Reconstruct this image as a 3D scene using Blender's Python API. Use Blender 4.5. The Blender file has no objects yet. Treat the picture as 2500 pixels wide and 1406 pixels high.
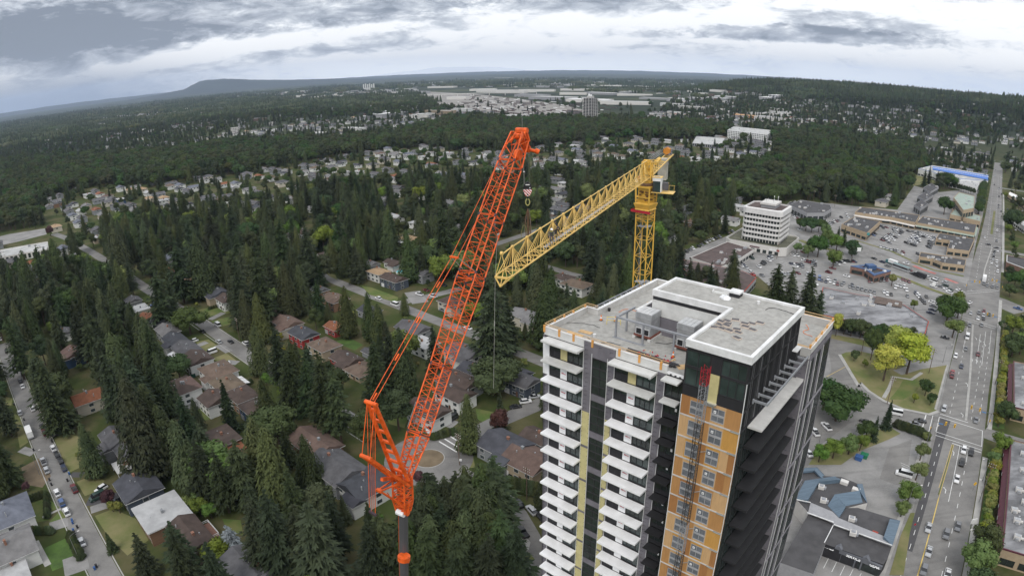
import bpy, math, random, sys
import numpy as np
from mathutils import Matrix, Vector
rad=math.radians
SC=bpy.context.scene; COL=SC.collection
# ------------------------------------------------------------------ camera
H=118.0; PITCH=rad(19.55); ROLL=rad(-0.93); FPX=1530.0
cam=bpy.data.cameras.new('camera'); cam_o=bpy.data.objects.new('camera',cam); COL.objects.link(cam_o); SC.camera=cam_o
cam.type='PANO'; ct=cam if hasattr(cam,'panorama_type') else cam.cycles
ct.panorama_type='FISHEYE_LENS_POLYNOMIAL'; ct.fisheye_fov=math.pi
cam.sensor_width=36; cam.sensor_fit='HORIZONTAL'; cam.clip_start=0.1; cam.clip_end=200000
FM=FPX*36/2500; _r=np.linspace(0,21,400); _t=2*np.arctan(_r/FM/2)
_k=np.linalg.lstsq(np.stack([_r,_r**2,_r**3,_r**4],1),_t,rcond=None)[0]
ct.fisheye_polynomial_k0=0.0
for _i in range(4): setattr(ct,'fisheye_polynomial_k%d'%(_i+1),-float(_k[_i]))
cam_o.matrix_world=Matrix.Translation((0,0,H))@Matrix.Rotation(math.pi/2-PITCH,4,'X')@Matrix.Rotation(ROLL,4,'Z')
# ------------------------------------------------------------------ sky and light
SC.view_settings.view_transform='Standard'; SC.view_settings.look='None'; SC.view_settings.exposure=0.28; SC.view_settings.gamma=1.0
SC.cycles.max_bounces=5; SC.cycles.diffuse_bounces=2; SC.cycles.glossy_bounces=2; SC.cycles.transmission_bounces=2
SC.cycles.volume_bounces=0; SC.cycles.transparent_max_bounces=8; SC.cycles.use_denoising=True
SUN_EL,SUN_AZ=rad(48),rad(195)      # azimuth clockwise from +Y (the view direction)
world=bpy.data.worlds.new('World'); SC.world=world; world.use_nodes=True
class NT:
    """tiny expression helper for node trees"""
    def __init__(s,nt): s.nt=nt
    def n(s,t,**k):
        x=s.nt.nodes.new(t)
        for a,b in k.items(): setattr(x,a,b)
        return x
    def put(s,sock,v):
        if isinstance(v,bpy.types.NodeSocket): s.nt.links.new(v,sock)
        else: sock.default_value=v
    def m(s,op,*a,clamp=False):
        x=s.n('ShaderNodeMath',operation=op,use_clamp=clamp)
        for i,v in enumerate(a): s.put(x.inputs[i],v)
        return x.outputs[0]
    def step(s,v,a,b,lo=0.0,hi=1.0):
        x=s.n('ShaderNodeMapRange',interpolation_type='SMOOTHSTEP'); s.put(x.inputs[0],v)
        for i,q in enumerate((a,b,lo,hi)): s.put(x.inputs[i+1],q)
        return x.outputs[0]
    def mix(s,f,a,b,blend='MIX'):
        x=s.n('ShaderNodeMix',data_type='RGBA',blend_type=blend); s.put(x.inputs[0],f); s.put(x.inputs[6],a); s.put(x.inputs[7],b)
        return x.outputs[2]
    def noise(s,vec,scale,detail=4,rough=.55,dist=0.0):
        x=s.n('ShaderNodeTexNoise'); 
        if vec is not None: s.put(x.inputs['Vector'],vec)
        x.inputs['Scale'].default_value=scale; x.inputs['Detail'].default_value=detail; x.inputs['Roughness'].default_value=rough; x.inputs['Distortion'].default_value=dist
        return x.outputs[0]
    def comb(s,x,y,z):
        c=s.n('ShaderNodeCombineXYZ'); s.put(c.inputs[0],x); s.put(c.inputs[1],y); s.put(c.inputs[2],z); return c.outputs[0]
def c4(c): return (c[0],c[1],c[2],1.0)
def build_world():
    nt=world.node_tree; N=NT(nt); bg=nt.nodes['Background']
    sky=N.n('ShaderNodeTexSky'); sky.sky_type='NISHITA'; sky.sun_disc=False; sky.sun_elevation=SUN_EL; sky.sun_rotation=SUN_AZ; sky.altitude=100; sky.air_density=1.2; sky.dust_density=2.5
    tc=N.n('ShaderNodeTexCoord'); sp=N.n('ShaderNodeSeparateXYZ'); nt.links.new(tc.outputs['Generated'],sp.inputs[0])
    x,y,z=sp.outputs
    az=N.m('MULTIPLY',N.m('ARCTAN2',x,y),57.2958); el=N.m('MULTIPLY',N.m('ARCSINE',z),57.2958)
    zz=N.m('ADD',N.m('MAXIMUM',z,0.0),0.07)
    u=N.m('DIVIDE',x,zz); v=N.m('DIVIDE',y,zz)
    big=N.noise(N.comb(N.m('MULTIPLY',az,.055),N.m('MULTIPLY',el,.30),2.7),1.0,3,.5); fine=N.noise(N.comb(N.m('MULTIPLY',az,.26),N.m('MULTIPLY',el,.85),7.3),1.0,8,.62,.5); wisp=N.noise(N.comb(N.m('MULTIPLY',az,.60),N.m('MULTIPLY',el,1.5),1.3),1.0,8,.66,.4)
    jag=N.m('SUBTRACT',wisp,.5)
    def blob(a0,e0,ra,re,tilt=0.0,soft=.5,wob=1.3):
        da=N.m('SUBTRACT',az,a0); de=N.m('SUBTRACT',N.m('SUBTRACT',el,e0),N.m('MULTIPLY',da,tilt))
        q=N.m('ADD',N.m('POWER',N.m('DIVIDE',da,ra),2.0),N.m('POWER',N.m('DIVIDE',de,re),2.0))
        return N.step(N.m('ADD',N.m('SQRT',q),N.m('MULTIPLY',jag,wob)),1+soft,1-soft)
    # overcast deck: dark grey on the left, breaking to white on the right
    dark=N.m('ADD',N.step(az,4,-42,-.10,.27),N.m('MULTIPLY',N.m('SUBTRACT',big,.5),1.3))
    dark=N.m('ADD',dark,N.m('MULTIPLY',N.m('SUBTRACT',fine,.5),1.7)); dark=N.m('ADD',dark,N.m('MULTIPLY',jag,.45)); bil=N.m('ABSOLUTE',N.m('SUBTRACT',N.noise(N.comb(N.m('MULTIPLY',az,.33),N.m('MULTIPLY',el,1.05),4.4),1.0,5,.55,.3),.5)); dark=N.m('SUBTRACT',dark,N.m('MULTIPLY',N.m('SUBTRACT',bil,.09),1.3))
    for b,w in ((blob(-24,6.6,25,2.3,.03,.22),.46),(blob(-36,4.6,12,1.6,.02,.3),.22),(blob(-17,2.5,9,.7,.03,.6),.35),(blob(-12,4.3,11,.9,.02,.4),.3),(blob(-42,5.5,12,2.5,.0,.5),.2),(blob(25.5,3.7,10.5,.75,-.005,.3),.75),(blob(29,4.9,6,.9,0,.4),.6),(blob(12,5.9,8,.8,.0,.5),.4),(blob(17,3.3,7,.3,0,.5),.2),(blob(5,6.2,7,.9,0,.5),.35),(blob(8,3.4,6,.5,.0,.6),.28),(blob(40,7.4,12,.6,0,.6),.2),(blob(14,2.2,7,.22,0,.6),.15)):
        dark=N.m('ADD',dark,N.m('MULTIPLY',b,w))
    dark=N.m('SUBTRACT',dark,N.m('MULTIPLY',blob(-22,3.3,13,.6,.085,.5),.6))
    dark=N.m('ADD',dark,N.m('MULTIPLY',N.step(fine,.35,.72),.10),clamp=True)
    ramp=N.n('ShaderNodeValToRGB'); nt.links.new(dark,ramp.inputs[0]); e=ramp.color_ramp.elements
    e[0].position=0.0; e[0].color=(1.0,1.0,1.0,1); e[1].position=1.0; e[1].color=(.20,.225,.275,1)
    for p,c in ((.18,(.90,.915,.94,1)),(.42,(.60,.63,.68,1)),(.7,(.37,.40,.46,1))):
        q=e.new(p); q.color=c
    col=ramp.outputs[0]
    # rain veil low on the left, thin bright strip over the horizon elsewhere
    rain=N.m('MULTIPLY',N.step(az,-22,-39),N.step(el,5.0,0.3))
    col=N.mix(N.m('MULTIPLY',rain,.9),col,(.235,.27,.335,1))
    strip=N.m('MULTIPLY',N.step(az,-30,-12),N.step(el,2.2,.2))
    col=N.mix(N.m('MULTIPLY',strip,.75),col,(1.25,1.3,1.36,1))
    # the hidden upper sky: bright overcast so the ground gets even top light
    col=N.mix(N.step(el,20,45),col,(.80,.83,.88,1))
    gain=N.n('ShaderNodeVectorMath',operation='SCALE'); nt.links.new(col,gain.inputs[0]); gain.inputs[3].default_value=9.9
    nsk=N.mix(.93,sky.outputs[0],gain.outputs[0])
    nt.links.new(nsk,bg.inputs[0]); bg.inputs[1].default_value=0.107
build_world()
sun=bpy.data.lights.new('sun','SUN'); sun_o=bpy.data.objects.new('sun',sun); COL.objects.link(sun_o)
sun.energy=1.35; sun.angle=rad(25); sun.color=(1,.96,.9)
_sd=Vector((math.sin(SUN_AZ)*math.cos(SUN_EL),math.cos(SUN_AZ)*math.cos(SUN_EL),math.sin(SUN_EL)))
sun_o.rotation_euler=_sd.to_track_quat('Z','Y').to_euler(); sun_o.location=(0,0,300)
# ------------------------------------------------------------------ helpers
def ray(px,py):
    x=px-1250.; y=703.-py; c,s=math.cos(ROLL),math.sin(ROLL); x,y=c*x-s*y,s*x+c*y
    r=math.hypot(x,y)+1e-9; th=2*math.atan(r/FPX/2); d=(math.sin(th)*x/r,math.cos(th),math.sin(th)*y/r)
    c,s=math.cos(PITCH),math.sin(PITCH); return (d[0],c*d[1]+s*d[2],-s*d[1]+c*d[2])
def at(px,py,z=0.):                       # point of the photo -> point on the level z
    d=ray(px,py); t=(H-z)/max(-d[2],.002); return Vector((d[0]*t,d[1]*t,z))
def atd(px,py,dist):                      # ... -> point at a horizontal distance
    d=ray(px,py); t=dist/math.hypot(d[0],d[1]); return Vector((d[0]*t,d[1]*t,H+d[2]*t))
def pix(P):
    v=np.array((P[0],P[1],P[2]-H),float); v/=np.linalg.norm(v); c,s=math.cos(PITCH),math.sin(PITCH)
    d=(v[0],c*v[1]-s*v[2],s*v[1]+c*v[2]); th=math.acos(max(-1,min(1,d[1]))); r=2*FPX*math.tan(th/2); h=math.hypot(d[0],d[2])+1e-12
    x,y=d[0]/h*r,d[2]/h*r; c,s=math.cos(-ROLL),math.sin(-ROLL); x,y=c*x-s*y,s*x+c*y; return 1250+x,703-y
GA=rad(-42.05); UA=Vector((math.cos(GA),math.sin(GA),0)); UB=Vector((-math.sin(GA),math.cos(GA),0))
def tag(o,label=None,cat=None,group=None,kind=None):
    if label: o['label']=label
    if cat: o['category']=cat
    if group: o['group']=group
    if kind: o['kind']=kind
    return o
def empty(name,loc=(0,0,0),rz=0.,label=None,cat=None,group=None,kind=None):
    o=bpy.data.objects.new(name,None); COL.objects.link(o); o.location=loc; o.rotation_euler=(0,0,rz); o.empty_display_size=.5
    return tag(o,label,cat,group,kind)
def copy_tree(o,parent=None,depth=0):
    c=o.copy(); COL.objects.link(c)
    if parent is not None: c.parent=parent
    for ch in KIDS.get(o.name,()): copy_tree(ch,c)
    return c
KIDS={}
class MB:
    def __init__(s): s.v=[]; s.f=[]; s.m=[]
    def add(s,vs,fs,m=0):
        b=len(s.v); s.v+= [tuple(v) for v in vs]; s.f+=[tuple(b+i for i in f) for f in fs]; s.m+=[m]*len(fs); return s
    def box(s,x0,y0,z0,x1,y1,z1,m=0):
        return s.add([(x0,y0,z0),(x1,y0,z0),(x1,y1,z0),(x0,y1,z0),(x0,y0,z1),(x1,y0,z1),(x1,y1,z1),(x0,y1,z1)],[(0,3,2,1),(4,5,6,7),(0,1,5,4),(1,2,6,5),(2,3,7,6),(3,0,4,7)],m)
    def beam(s,p,q,r,m=0,n=4,r2=None):
        p,q=Vector(p),Vector(q); d=(q-p)
        if d.length<1e-6: return s
        d.normalize(); u=d.cross(Vector((0,0,1)) if abs(d.z)<.95 else Vector((1,0,0))).normalized(); w=d.cross(u); r2=r if r2 is None else r2
        vs=[]
        for c,rr in ((p,r),(q,r2)):
            for i in range(n):
                a=2*math.pi*(i+.5)/n; vs.append(c+(u*math.cos(a)+w*math.sin(a))*rr)
        fs=[tuple((i,(i+1)%n,n+(i+1)%n,n+i)) for i in range(n)]+[tuple(range(n))[::-1],tuple(range(n,2*n))]
        return s.add(vs,fs,m)
    def prism(s,pts,z0,z1,m=0,mtop=None):
        n=len(pts); a=sum(pts[i][0]*pts[(i+1)%n][1]-pts[(i+1)%n][0]*pts[i][1] for i in range(n))
        if a<0: pts=pts[::-1]
        vs=[(p[0],p[1],z0) for p in pts]+[(p[0],p[1],z1) for p in pts]
        s.add(vs,[(i,(i+1)%n,n+(i+1)%n,n+i) for i in range(n)]+[tuple(range(n))[::-1]],m)
        return s.add(vs[n:],[tuple(range(n))],m if mtop is None else mtop)
    def poly(s,pts,m=0): return s.add(pts,[tuple(range(len(pts)))],m)
    def lathe(s,prof,cx=0,cy=0,n=12,m=0):
        vs=[(cx+r*math.cos(2*math.pi*i/n),cy+r*math.sin(2*math.pi*i/n),z) for r,z in prof for i in range(n)]
        fs=[(k*n+i,k*n+(i+1)%n,(k+1)*n+(i+1)%n,(k+1)*n+i) for k in range(len(prof)-1) for i in range(n)]
        return s.add(vs,fs,m)
    def xf(s,M): s.v=[tuple(M@Vector(v)) for v in s.v]; return s
    def mesh(s,name,mats):
        me=bpy.data.meshes.new(name); me.from_pydata(s.v,[],s.f)
        for m in (mats if isinstance(mats,(list,tuple)) else [mats]): me.materials.append(m)
        if any(s.m): me.polygons.foreach_set('material_index',s.m)
        me.update(); return me
    def build(s,name,mats,parent=None,loc=(0,0,0),rz=0.,**k):
        o=bpy.data.objects.new(name,s.mesh(name,mats)); COL.objects.link(o); o.location=loc; o.rotation_euler=(0,0,rz)
        if parent is not None: o.parent=parent; KIDS.setdefault(parent.name,[]).append(o)
        return tag(o,**k) if k else o
_mats={}
def mat(name,col,rough=.8,var=.12,scale=.6,metal=0.,col2=None,coord='Object',spec=.3,bump=0.,detail=4,rand=0.,em=None,stretch=None):
    if name in _mats: return _mats[name]
    m=bpy.data.materials.new(name); m.use_nodes=True; nt=m.node_tree; N=NT(nt); b=nt.nodes['Principled BSDF']
    b.inputs['Roughness'].default_value=rough; b.inputs['Metallic'].default_value=metal; b.inputs['Specular IOR Level'].default_value=spec
    lo=tuple(max(0,c*(1-var)) for c in col); hi=tuple(c*(1+var) for c in col)
    if col2: lo,hi=col,col2
    tc=N.n('ShaderNodeTexCoord'); vec=tc.outputs[coord] if coord!='World' else N.n('ShaderNodeNewGeometry').outputs['Position']
    if stretch:
        mp=N.n('ShaderNodeMapping'); nt.links.new(vec,mp.inputs[0]); mp.inputs['Scale'].default_value=stretch; vec=mp.outputs[0]
    no=N.noise(vec,scale,detail,.62)
    c=N.mix(N.step(no,.32,.68),c4(lo),c4(hi))
    if rand:
        oi=N.n('ShaderNodeObjectInfo'); hs=N.n('ShaderNodeHueSaturation'); nt.links.new(c,hs.inputs['Color'])
        nt.links.new(N.m('ADD',N.m('MULTIPLY',oi.outputs['Random'],2*rand),1-rand),hs.inputs['Value'])
        r2=N.m('FRACT',N.m('MULTIPLY',oi.outputs['Random'],7.31)); nt.links.new(N.m('ADD',N.m('MULTIPLY',r2,.05),.475),hs.inputs['Hue']); c=hs.outputs[0]
    nt.links.new(c,b.inputs['Base Color'])
    if bump:
        bp=N.n('ShaderNodeBump'); bp.inputs['Strength'].default_value=bump; nt.links.new(N.noise(vec,scale*6,3,.6),bp.inputs['Height']); nt.links.new(bp.outputs[0],b.inputs['Normal'])
    if em: b.inputs['Emission Color'].default_value=c4(em); b.inputs['Emission Strength'].default_value=1
    _mats[name]=m; return m
def srgb(h):
    h=h.lstrip('#'); v=[int(h[i:i+2],16)/255 for i in (0,2,4)]; return tuple(x/12.92 if x<.04045 else ((x+.055)/1.055)**2.4 for x in v)
# ------------------------------------------------------------------ materials
CONC=mat('concrete',(.52,.51,.49),.9,.12,.5,bump=.1); CONC_L=mat('concrete_light',(.62,.62,.60),.85,.08,.8)
WHITE=mat('white_membrane',(.80,.80,.80),.7,.03,.5,col2=(.92,.92,.93),detail=8); WHITEM=mat('white_flashing',(.62,.62,.61),.45,.04,.7,col2=(.80,.80,.80),detail=8)
GRAV=mat('roof_gravel',(.30,.295,.275),.95,.16,1.5,col2=(.41,.40,.375),detail=14,bump=.5,coord='Object')
MEMB=mat('purple_grey_membrane',(.175,.165,.185),.75,.14,.7); YEL=mat('yellow_insulation',(.56,.50,.25),.85,.07,1.2)
DKG=mat('dark_window_glass',(.028,.036,.034),.08,.3,.5,spec=.6); DKF=mat('charcoal_frame',(.040,.040,.043),.5,.08,1.)
GRN=mat('green_glass',(.055,.08,.078),.06,.4,.35,spec=.8,col2=(.02,.03,.03)); BLK=mat('black_panel',(.028,.028,.031),.6,.12,.5)
BLKS=mat('black_balcony',(.022,.022,.024),.7,.15,.6); GALV=mat('galvanised_steel',(.42,.43,.44),.45,.15,1.2,metal=.4); GALVD=mat('grey_steel',(.28,.29,.31),.5,.1,1.)
TIM=mat('timber',(.62,.42,.22),.8,.15,2.); ORPLY=mat('orange_bracket',(.68,.34,.10),.7,.1,1.)
CLT=[mat('ochre_sheathing_%s'%n,c,.8,.07,1.5,stretch=(3,3,.4)) for n,c in (('dark',(.35,.165,.06)),('mid',(.43,.225,.085)),('pale',(.54,.34,.17)),('gold',(.52,.28,.075)))]
GREYF=mat('grey_window_frame',(.36,.36,.37),.6,.06,1.); GREYG=mat('grey_glass',(.16,.17,.19),.15,.2,.8,spec=.6); REDT=mat('red_print',(.55,.06,.08),.8,.1,1.)
ORANGE=mat('crane_orange',(.70,.105,.013),.5,.26,1.6,spec=.4,detail=8); ORD=mat('crane_dark_joint',(.06,.04,.05),.5,.1,1.); TUBE=mat('boom_dark_grey',(.085,.085,.092),.4,.1,.5,stretch=(1,1,.2))
YELC=mat('crane_yellow',(.70,.42,.075),.5,.12,.7); YELP=mat('crane_pale_yellow',(.74,.50,.16),.5,.08,.7); RED=mat('signal_red',(.42,.025,.04),.5,.1,1.)
ROPE=mat('steel_rope',(.32,.31,.29),.6,.1,1.); BROWN=mat('brown_chain',(.15,.09,.055),.8,.2,2.); PIPE=mat('black_pipe',(.05,.05,.055),.45,.1,1.); SAFE=mat('safety_orange',(.85,.20,.03),.6,.1,1.)
GLASSW=mat('cab_glass',(.03,.05,.05),.05,.2,1.,spec=.8); POLY=mat('white_plastic_sheet',(.75,.76,.77),.4,.1,3.,bump=.8)
# ------------------------------------------------------------------ the tower under construction  (local x: along the front, y: depth)
TW=empty('tower_under_construction',(3.99,72.5,0),GA,'tall residential tower under construction with white balconies, ochre sheathing and a gravel roof','tower')
FH=2.7; Z0=85.9; NF=15
def zf(k): return Z0-FH*k
ZB=zf(NF)           # below this the storeys are one plain part
def tower():
    w=MB()   # core
    w.prism([(.25,.5),(20.45,.5),(20.45,-1.5),(27.2,-1.5),(27.2,14.7),(29.0,14.7),(29.0,25.6),(1.7,25.6),(1.7,9.6),(.25,9.6)],0,83.2,0)
    w.prism([(.25,.5),(20.45,.5),(20.45,9.3),(27.0,9.3),(27.0,14.7),(29.0,14.7),(29.0,25.6),(1.7,25.6),(1.7,9.6),(.25,9.6)],83.25,85.85,0)
    w.build('concrete_core',BLK,TW)
    r=MB(); r.prism([(0,.2),(20.4,.2),(20.4,14.8),(29.1,14.8),(29.1,25.7),(1.8,25.7),(1.8,9.4),(0,9.4)],85.85,86.15,0)
    r.build('gravel_roof',GRAV,TW)
    # membrane pilasters of the front, from the ground up
    m=MB()
    for a,b,zt in ((-.15,.8,zf(2)),(6.15,7.35,86.9),(9.65,10.6,86.9),(16.3,17.3,86.0),(19.9,20.45,86.0)):
        m.box(a,.0,0,b,.5,zt)
    m.box(7.35,.0,zf(0)-.9,9.65,.5,86.9)
    k=0
    for j in range(0,NF+17,2):          # bands across the dark strip every second storey
        m.box(7.35,.02,zf(j)-.9-5.4-.45,9.65,.5,zf(j)-.9-4.95) if zf(j)-7>0 else None
    m.box(-.15,.0,0,.1,9.5,86.0)
    m.box(27.5,14.55,0,29.3,14.9,85.6); m.box(29.05,14.75,0,29.3,25.7,85.6)       # right wing, front and side skins
    m.box(1.6,9.35,0,1.85,25.75,86.0); m.box(1.7,25.6,0,29.2,25.8,86.0)
    wh=MB(); wh.box(-.17,-.03,zf(2)+.01,.8,.3,zf(0)-.3); wh.build('white_corner_board',WHITE,TW)
    # yellow insulation beside the dark strip
    y=MB()
    for a,b in ((6.2,7.32),(9.68,10.45)):
        for j in range(0,30,2):
            zt=zf(3+j)-.55
            if zt>6: y.box(a,-.05,zt-5.0,b,.0,zt-.02)
    d=m; dy=y   # fixing dots of the insulation and dark marks on the membrane
    for j in range(60):
        z=zf(3)-.8-j*.7
        for s in (6.28,7.24,9.75,10.38): dy.box(s-.04,-.075,z,s+.04,-.05,z+.07,1)
    random.seed(4)
    for a,b,zt in ((6.2,7.3,86.4),(7.5,9.6,86.6),(9.7,10.5,86.4),(16.4,17.2,85.6),(-.1,.75,80)):
        z=zt
        while z>ZB:
            if not ((a in (6.2,9.7)) and z<zf(3)-.5):
                c=(a+b)/2+random.uniform(-.15,.15); d.box(c-.28,-.012,z,c+.12,.0,z+.05,1); d.box(c-.3,-.012,z-.12,c-.22,.0,z,1)
            if a==7.5: break
            z-=.62
    for j in range(90):
        z=84.8-j*.62; s=random.choice((27.9,28.5,28.9)); d.box(s-.2,14.535,z,s+.2,14.55,z+.06,1)
    d.build('membrane_cladding',[MEMB,mat('wrap_print',(.075,.07,.085),.8)],TW); dy.build('insulation_strip',[YEL,DKF],TW)
    # white reveal lines
    e=MB()
    for s in (.82,6.13,7.36,9.63,10.62,16.28,17.32): e.box(s-.03,-.04,0,s+.03,.02,85.5)
    e.box(20.43,-2.04,0,20.5,-1.98,85.4); e.box(27.46,-2.05,0,27.53,-1.98,88.8); e.box(29.28,14.5,0,29.34,14.56,85.5)
    e.build('white_edge_trim',WHITEM,TW)
    # parapets
    p=MB()
    p.box(.0,.0,86.0,6.3,.28,87.0); p.build('concrete_parapet',CONC_L,TW); p=MB(); p.box(10.7,.0,86.0,17.5,.28,87.0)
    p.build('concrete_parapet',CONC_L,TW)
    p=MB()
    p.box(-.05,.28,86.1,.2,9.3,86.95); p.box(0,9.15,86.1,1.9,9.4,86.95); p.box(1.6,9.4,86.1,1.95,25.8,86.95); p.box(1.9,25.5,86.1,29.1,25.8,86.95)
    p.build('grey_parapet',CONC,TW); p=MB(); p.box(6.3,.0,86.9,10.7,.25,87.0); p.build('grey_parapet',CONC,TW); p=MB(); p.box(29.0,14.8,86.1,29.3,25.5,86.95); p.box(27.3,14.7,85.6,29.3,14.95,86.95)
    p.build('grey_parapet',CONC,TW)
    t=MB()
    for a,b in (((-.08,.05),(6.3,.05)),((6.3,.05),(10.7,.05)),((10.7,.05),(17.5,.05))): t.box(a[0],-.03,87.0,b[0],.30,87.05)
    t.box(-.08,.3,86.95,.24,9.4,87.0); t.box(0.24,9.12,86.95,1.98,9.44,87.0); t.box(1.55,9.44,86.95,1.98,25.84,87.0); t.box(1.98,25.46,86.95,29.0,25.84,87.0); t.box(28.96,14.66,86.95,29.34,25.84,87.0); t.box(17.5,-.02,86.2,20.4,.3,86.32)
    for i in range(26): t.box(1.45,10+i*.6,86.9,1.56,10.35+i*.6,87.0)
    for i in range(5): t.box(17.6+i*.58,-.12,86.12,17.9+i*.58,-.02,86.2)
    t.build('parapet_flashing',WHITEM,TW)
    b3=MB(); b3.box(17.32,.02,85.1,20.4,.4,86.1); b3.build('dark_cladding',BLK,TW)
    # windows
    def window(name,s0,s1,z0,z1,t=.12,cols=2,glass=DKG,frame=DKF,sp=.0,rows=1,parent=TW,rail=.05):
        q=MB(); f=.06
        q.box(s0,t,z0,s1,t+.1,z1,1)                                   # pane
        q.box(s0,t-.07,z0,s1,t,z0+f,0); q.box(s0,t-.07,z1-f,s1,t,z1,0)
        for i in range(cols+1):
            x=s0+(s1-s0)*i/cols; x=min(max(x,s0+f/2),s1-f/2); q.box(x-f/2,t-.07,z0+f,x+f/2,t-.002,z1-f,0)
        for j in range(1,rows):
            zz=z0+(z1-z0)*j/rows; q.box(s0+f,t-.068,zz-rail,s1-f,t-.004,zz+rail,0)
        if sp>0: q.box(s0+.05,t-.05,z0+f,s1-.05,t-.012,z0+sp,2)
        return q.build(name,[frame,glass,BLK],parent)
    random.seed(11)
    for k in range(NF):
        z0=zf(k+1)+.10; z1=zf(k)-.28
        for bay,(o,wd) in enumerate(((.86,1.0),(10.66,1.06))):
            window('balcony_window',o,o+1.72*wd,z0,z1,.14,2,GRN if k%3 else DKG,sp=.9)
            window('balcony_door',o+2.78*wd,o+(5.25)*wd,z0,z1,.14,3+(bay and k%2),GRN if (k+bay)%4 else DKG)
            q=MB(); q.box(o+1.74*wd,.04,z0,o+2.76*wd,.3,z1,0)
            if k>0:
                for j in range(3):
                    zz=z1-.35-j*.62
                    if zz<z0+.2: break
                    x=o+1.95*wd
                    for c in range(6):
                        hgt=.16 if c<3 else .11; q.box(x,.028,zz,x+.085,.04,zz+hgt,1); x+=.115
            q.build('infill_board',[YEL if k==0 else WHITE,REDT],TW)
        # small balcony bay
        window('narrow_window',17.4,19.85,z0,z1,.16,3,DKG,sp=.55 if k>0 else 0)
    for j in range(0,NF+1,2):
        zt=zf(j)-.95
        window('strip_window',7.42,9.58,zt-4.85,zt-.06,.12,2,DKG,rows=4,rail=.08)
    for x,y,z,h in [(18.6+.3*(k%2),.06,zf(k)-1.5,.4) for k in (1,3,4,6,7,9,10,12)]+[(5.2,.03,zf(0)-1.1,.5),(5.2,.03,zf(2)-1.1,.5),(15.2,.03,zf(0)-1.3,.5)]:
        st=MB(); st.box(x,y,z,x+.25,y+.02,z+h); st.build('window_sticker',WHITE,TW)
    # balcony slabs
    for k in range(NF+1):
        z=zf(k)
        for a,b in ((.62,6.2),(10.55,16.35)):
            q=MB(); q.box(a,-1.5,z-.26,b,.0,z,0); q.box(a+.02,-1.48,z-.3,b-.02,-.02,z-.26,1)
            if k<2: q.box(a-.04,-1.54,z-.18,b+.04,-1.5,z-.12,0)
            q.build('balcony_slab',[WHITE if k>1 else CONC_L,CONC],TW)
        q=MB(); q.box(17.4,-1.25,z-.22,19.5,.02,z-.02,0)
        if k>1: q.box(17.36,-1.29,z-.1,19.54,-1.25,z+.03,0)
        q.build('small_balcony_slab',CONC_L if k<2 else BLKS,TW)
    # ochre sheathed bay, x 20.5..27.5 at depth -2
    for k in range(1,NF+1):
        z1=zf(k-1)-.18 if k>1 else 85.45; z0=zf(k)-.02; q=MB(); segs=((20.5,21.5),(21.5,23.2),(23.2,24.0),(24.0,25.7),(25.7,26.7),(26.7,27.45))
        for i,(a,b) in enumerate(segs):
            c=[(1,0,0,1,2,2),(0,1,1,2,1,1),(2,2,1,2,3,3),(2,3,0,3,2,0),(1,2,1,2,0,1)][k%5][i]
            if i in (1,3):
                wz0,wz1=z0+.28,z1-.38; q.box(a,-2,z0,b,-1.6,wz0,c); q.box(a,-2,wz1,b,-1.6,z1,c); q.box(a,-2,wz0,a+.1,-1.6,wz1,c); q.box(b-.1,-2,wz0,b,-1.6,wz1,c); q.box(a+.1,-1.9,wz0,b-.1,-1.6,wz1,4)
            else: q.box(a,-2,z0,b,-1.6,z1,c)
        q.build('ochre_sheathing',CLT+[BLK],TW)
        for a,b in ((21.6,23.1),(24.1,25.6)):
            o=window('sheathed_bay_window',a,b,z0+.28,z1-.38,-1.95,2,GREYG,GREYF,rows=2,rail=.12)
            if a>24:
                g=MB(); g.box(a+.26,-2.075,z1-.95,a+.54,-2.05,z1-.65,0); g.box(a+.33,-2.09,z1-.84,a+.39,-2.075,z1-.75,1); g.box(a+.42,-2.09,z1-.84,a+.47,-2.075,z1-.75,1); g.build('window_tag',[WHITE,DKF],TW)
        g=MB(); g.box(20.5,-2.06,zf(k)-.18,27.45,-1.7,zf(k)-.02); g.build('slab_edge',CONC,TW)
        g=MB(); g.box(26.5,-2.14,zf(k)-.2,27.5,-2.06,zf(k)-.13); g.box(26.5,-2.12,zf(k)-.12,27.5,-2.06,zf(k)+.02); g.build('bright_flashing',mat('bright_metal',(.8,.8,.82),.25,.05,1,metal=.7),TW)
    # everything below the picture, plain
    lo=MB()
    for k in range(NF+1,31):
        z=zf(k); lo.box(.62,-1.5,z-.26,6.2,.0,z,0); lo.box(10.55,-1.5,z-.26,16.35,0,z,0); lo.box(17.4,-1.25,z-.22,19.5,.02,z,1); lo.box(20.5,-2.0,z-2.52,27.45,-1.6,z-.2,2)
        for a,b in ((.86,6.1),(10.66,16.2),(17.4,19.85),(7.42,9.58)): lo.box(a,.14,z-2.5,b,.24,z-.3,3)
        lo.box(27.5,.2,z-.3,29.25,13.9,z,1)
    lo.build('lower_storeys',[WHITE,BLKS,CLT[1],DKG],TW)
    # penthouse: two glazed storeys and a gravel roof with a notch over the plant yard
    ZP=91.5
    out=[(20.45,-2.25),(27.75,-2.25),(27.75,15.0),(10.2,15.0),(10.2,8.75),(20.45,8.75)]
    inn=[(20.85,-1.85),(27.35,-1.85),(27.35,14.6),(10.6,14.6),(10.6,9.15),(20.85,9.15)]
    r=MB(); r.prism(inn,ZP-.2,ZP+.12,0); r.build('penthouse_gravel',GRAV,TW)
    p=MB()
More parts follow.
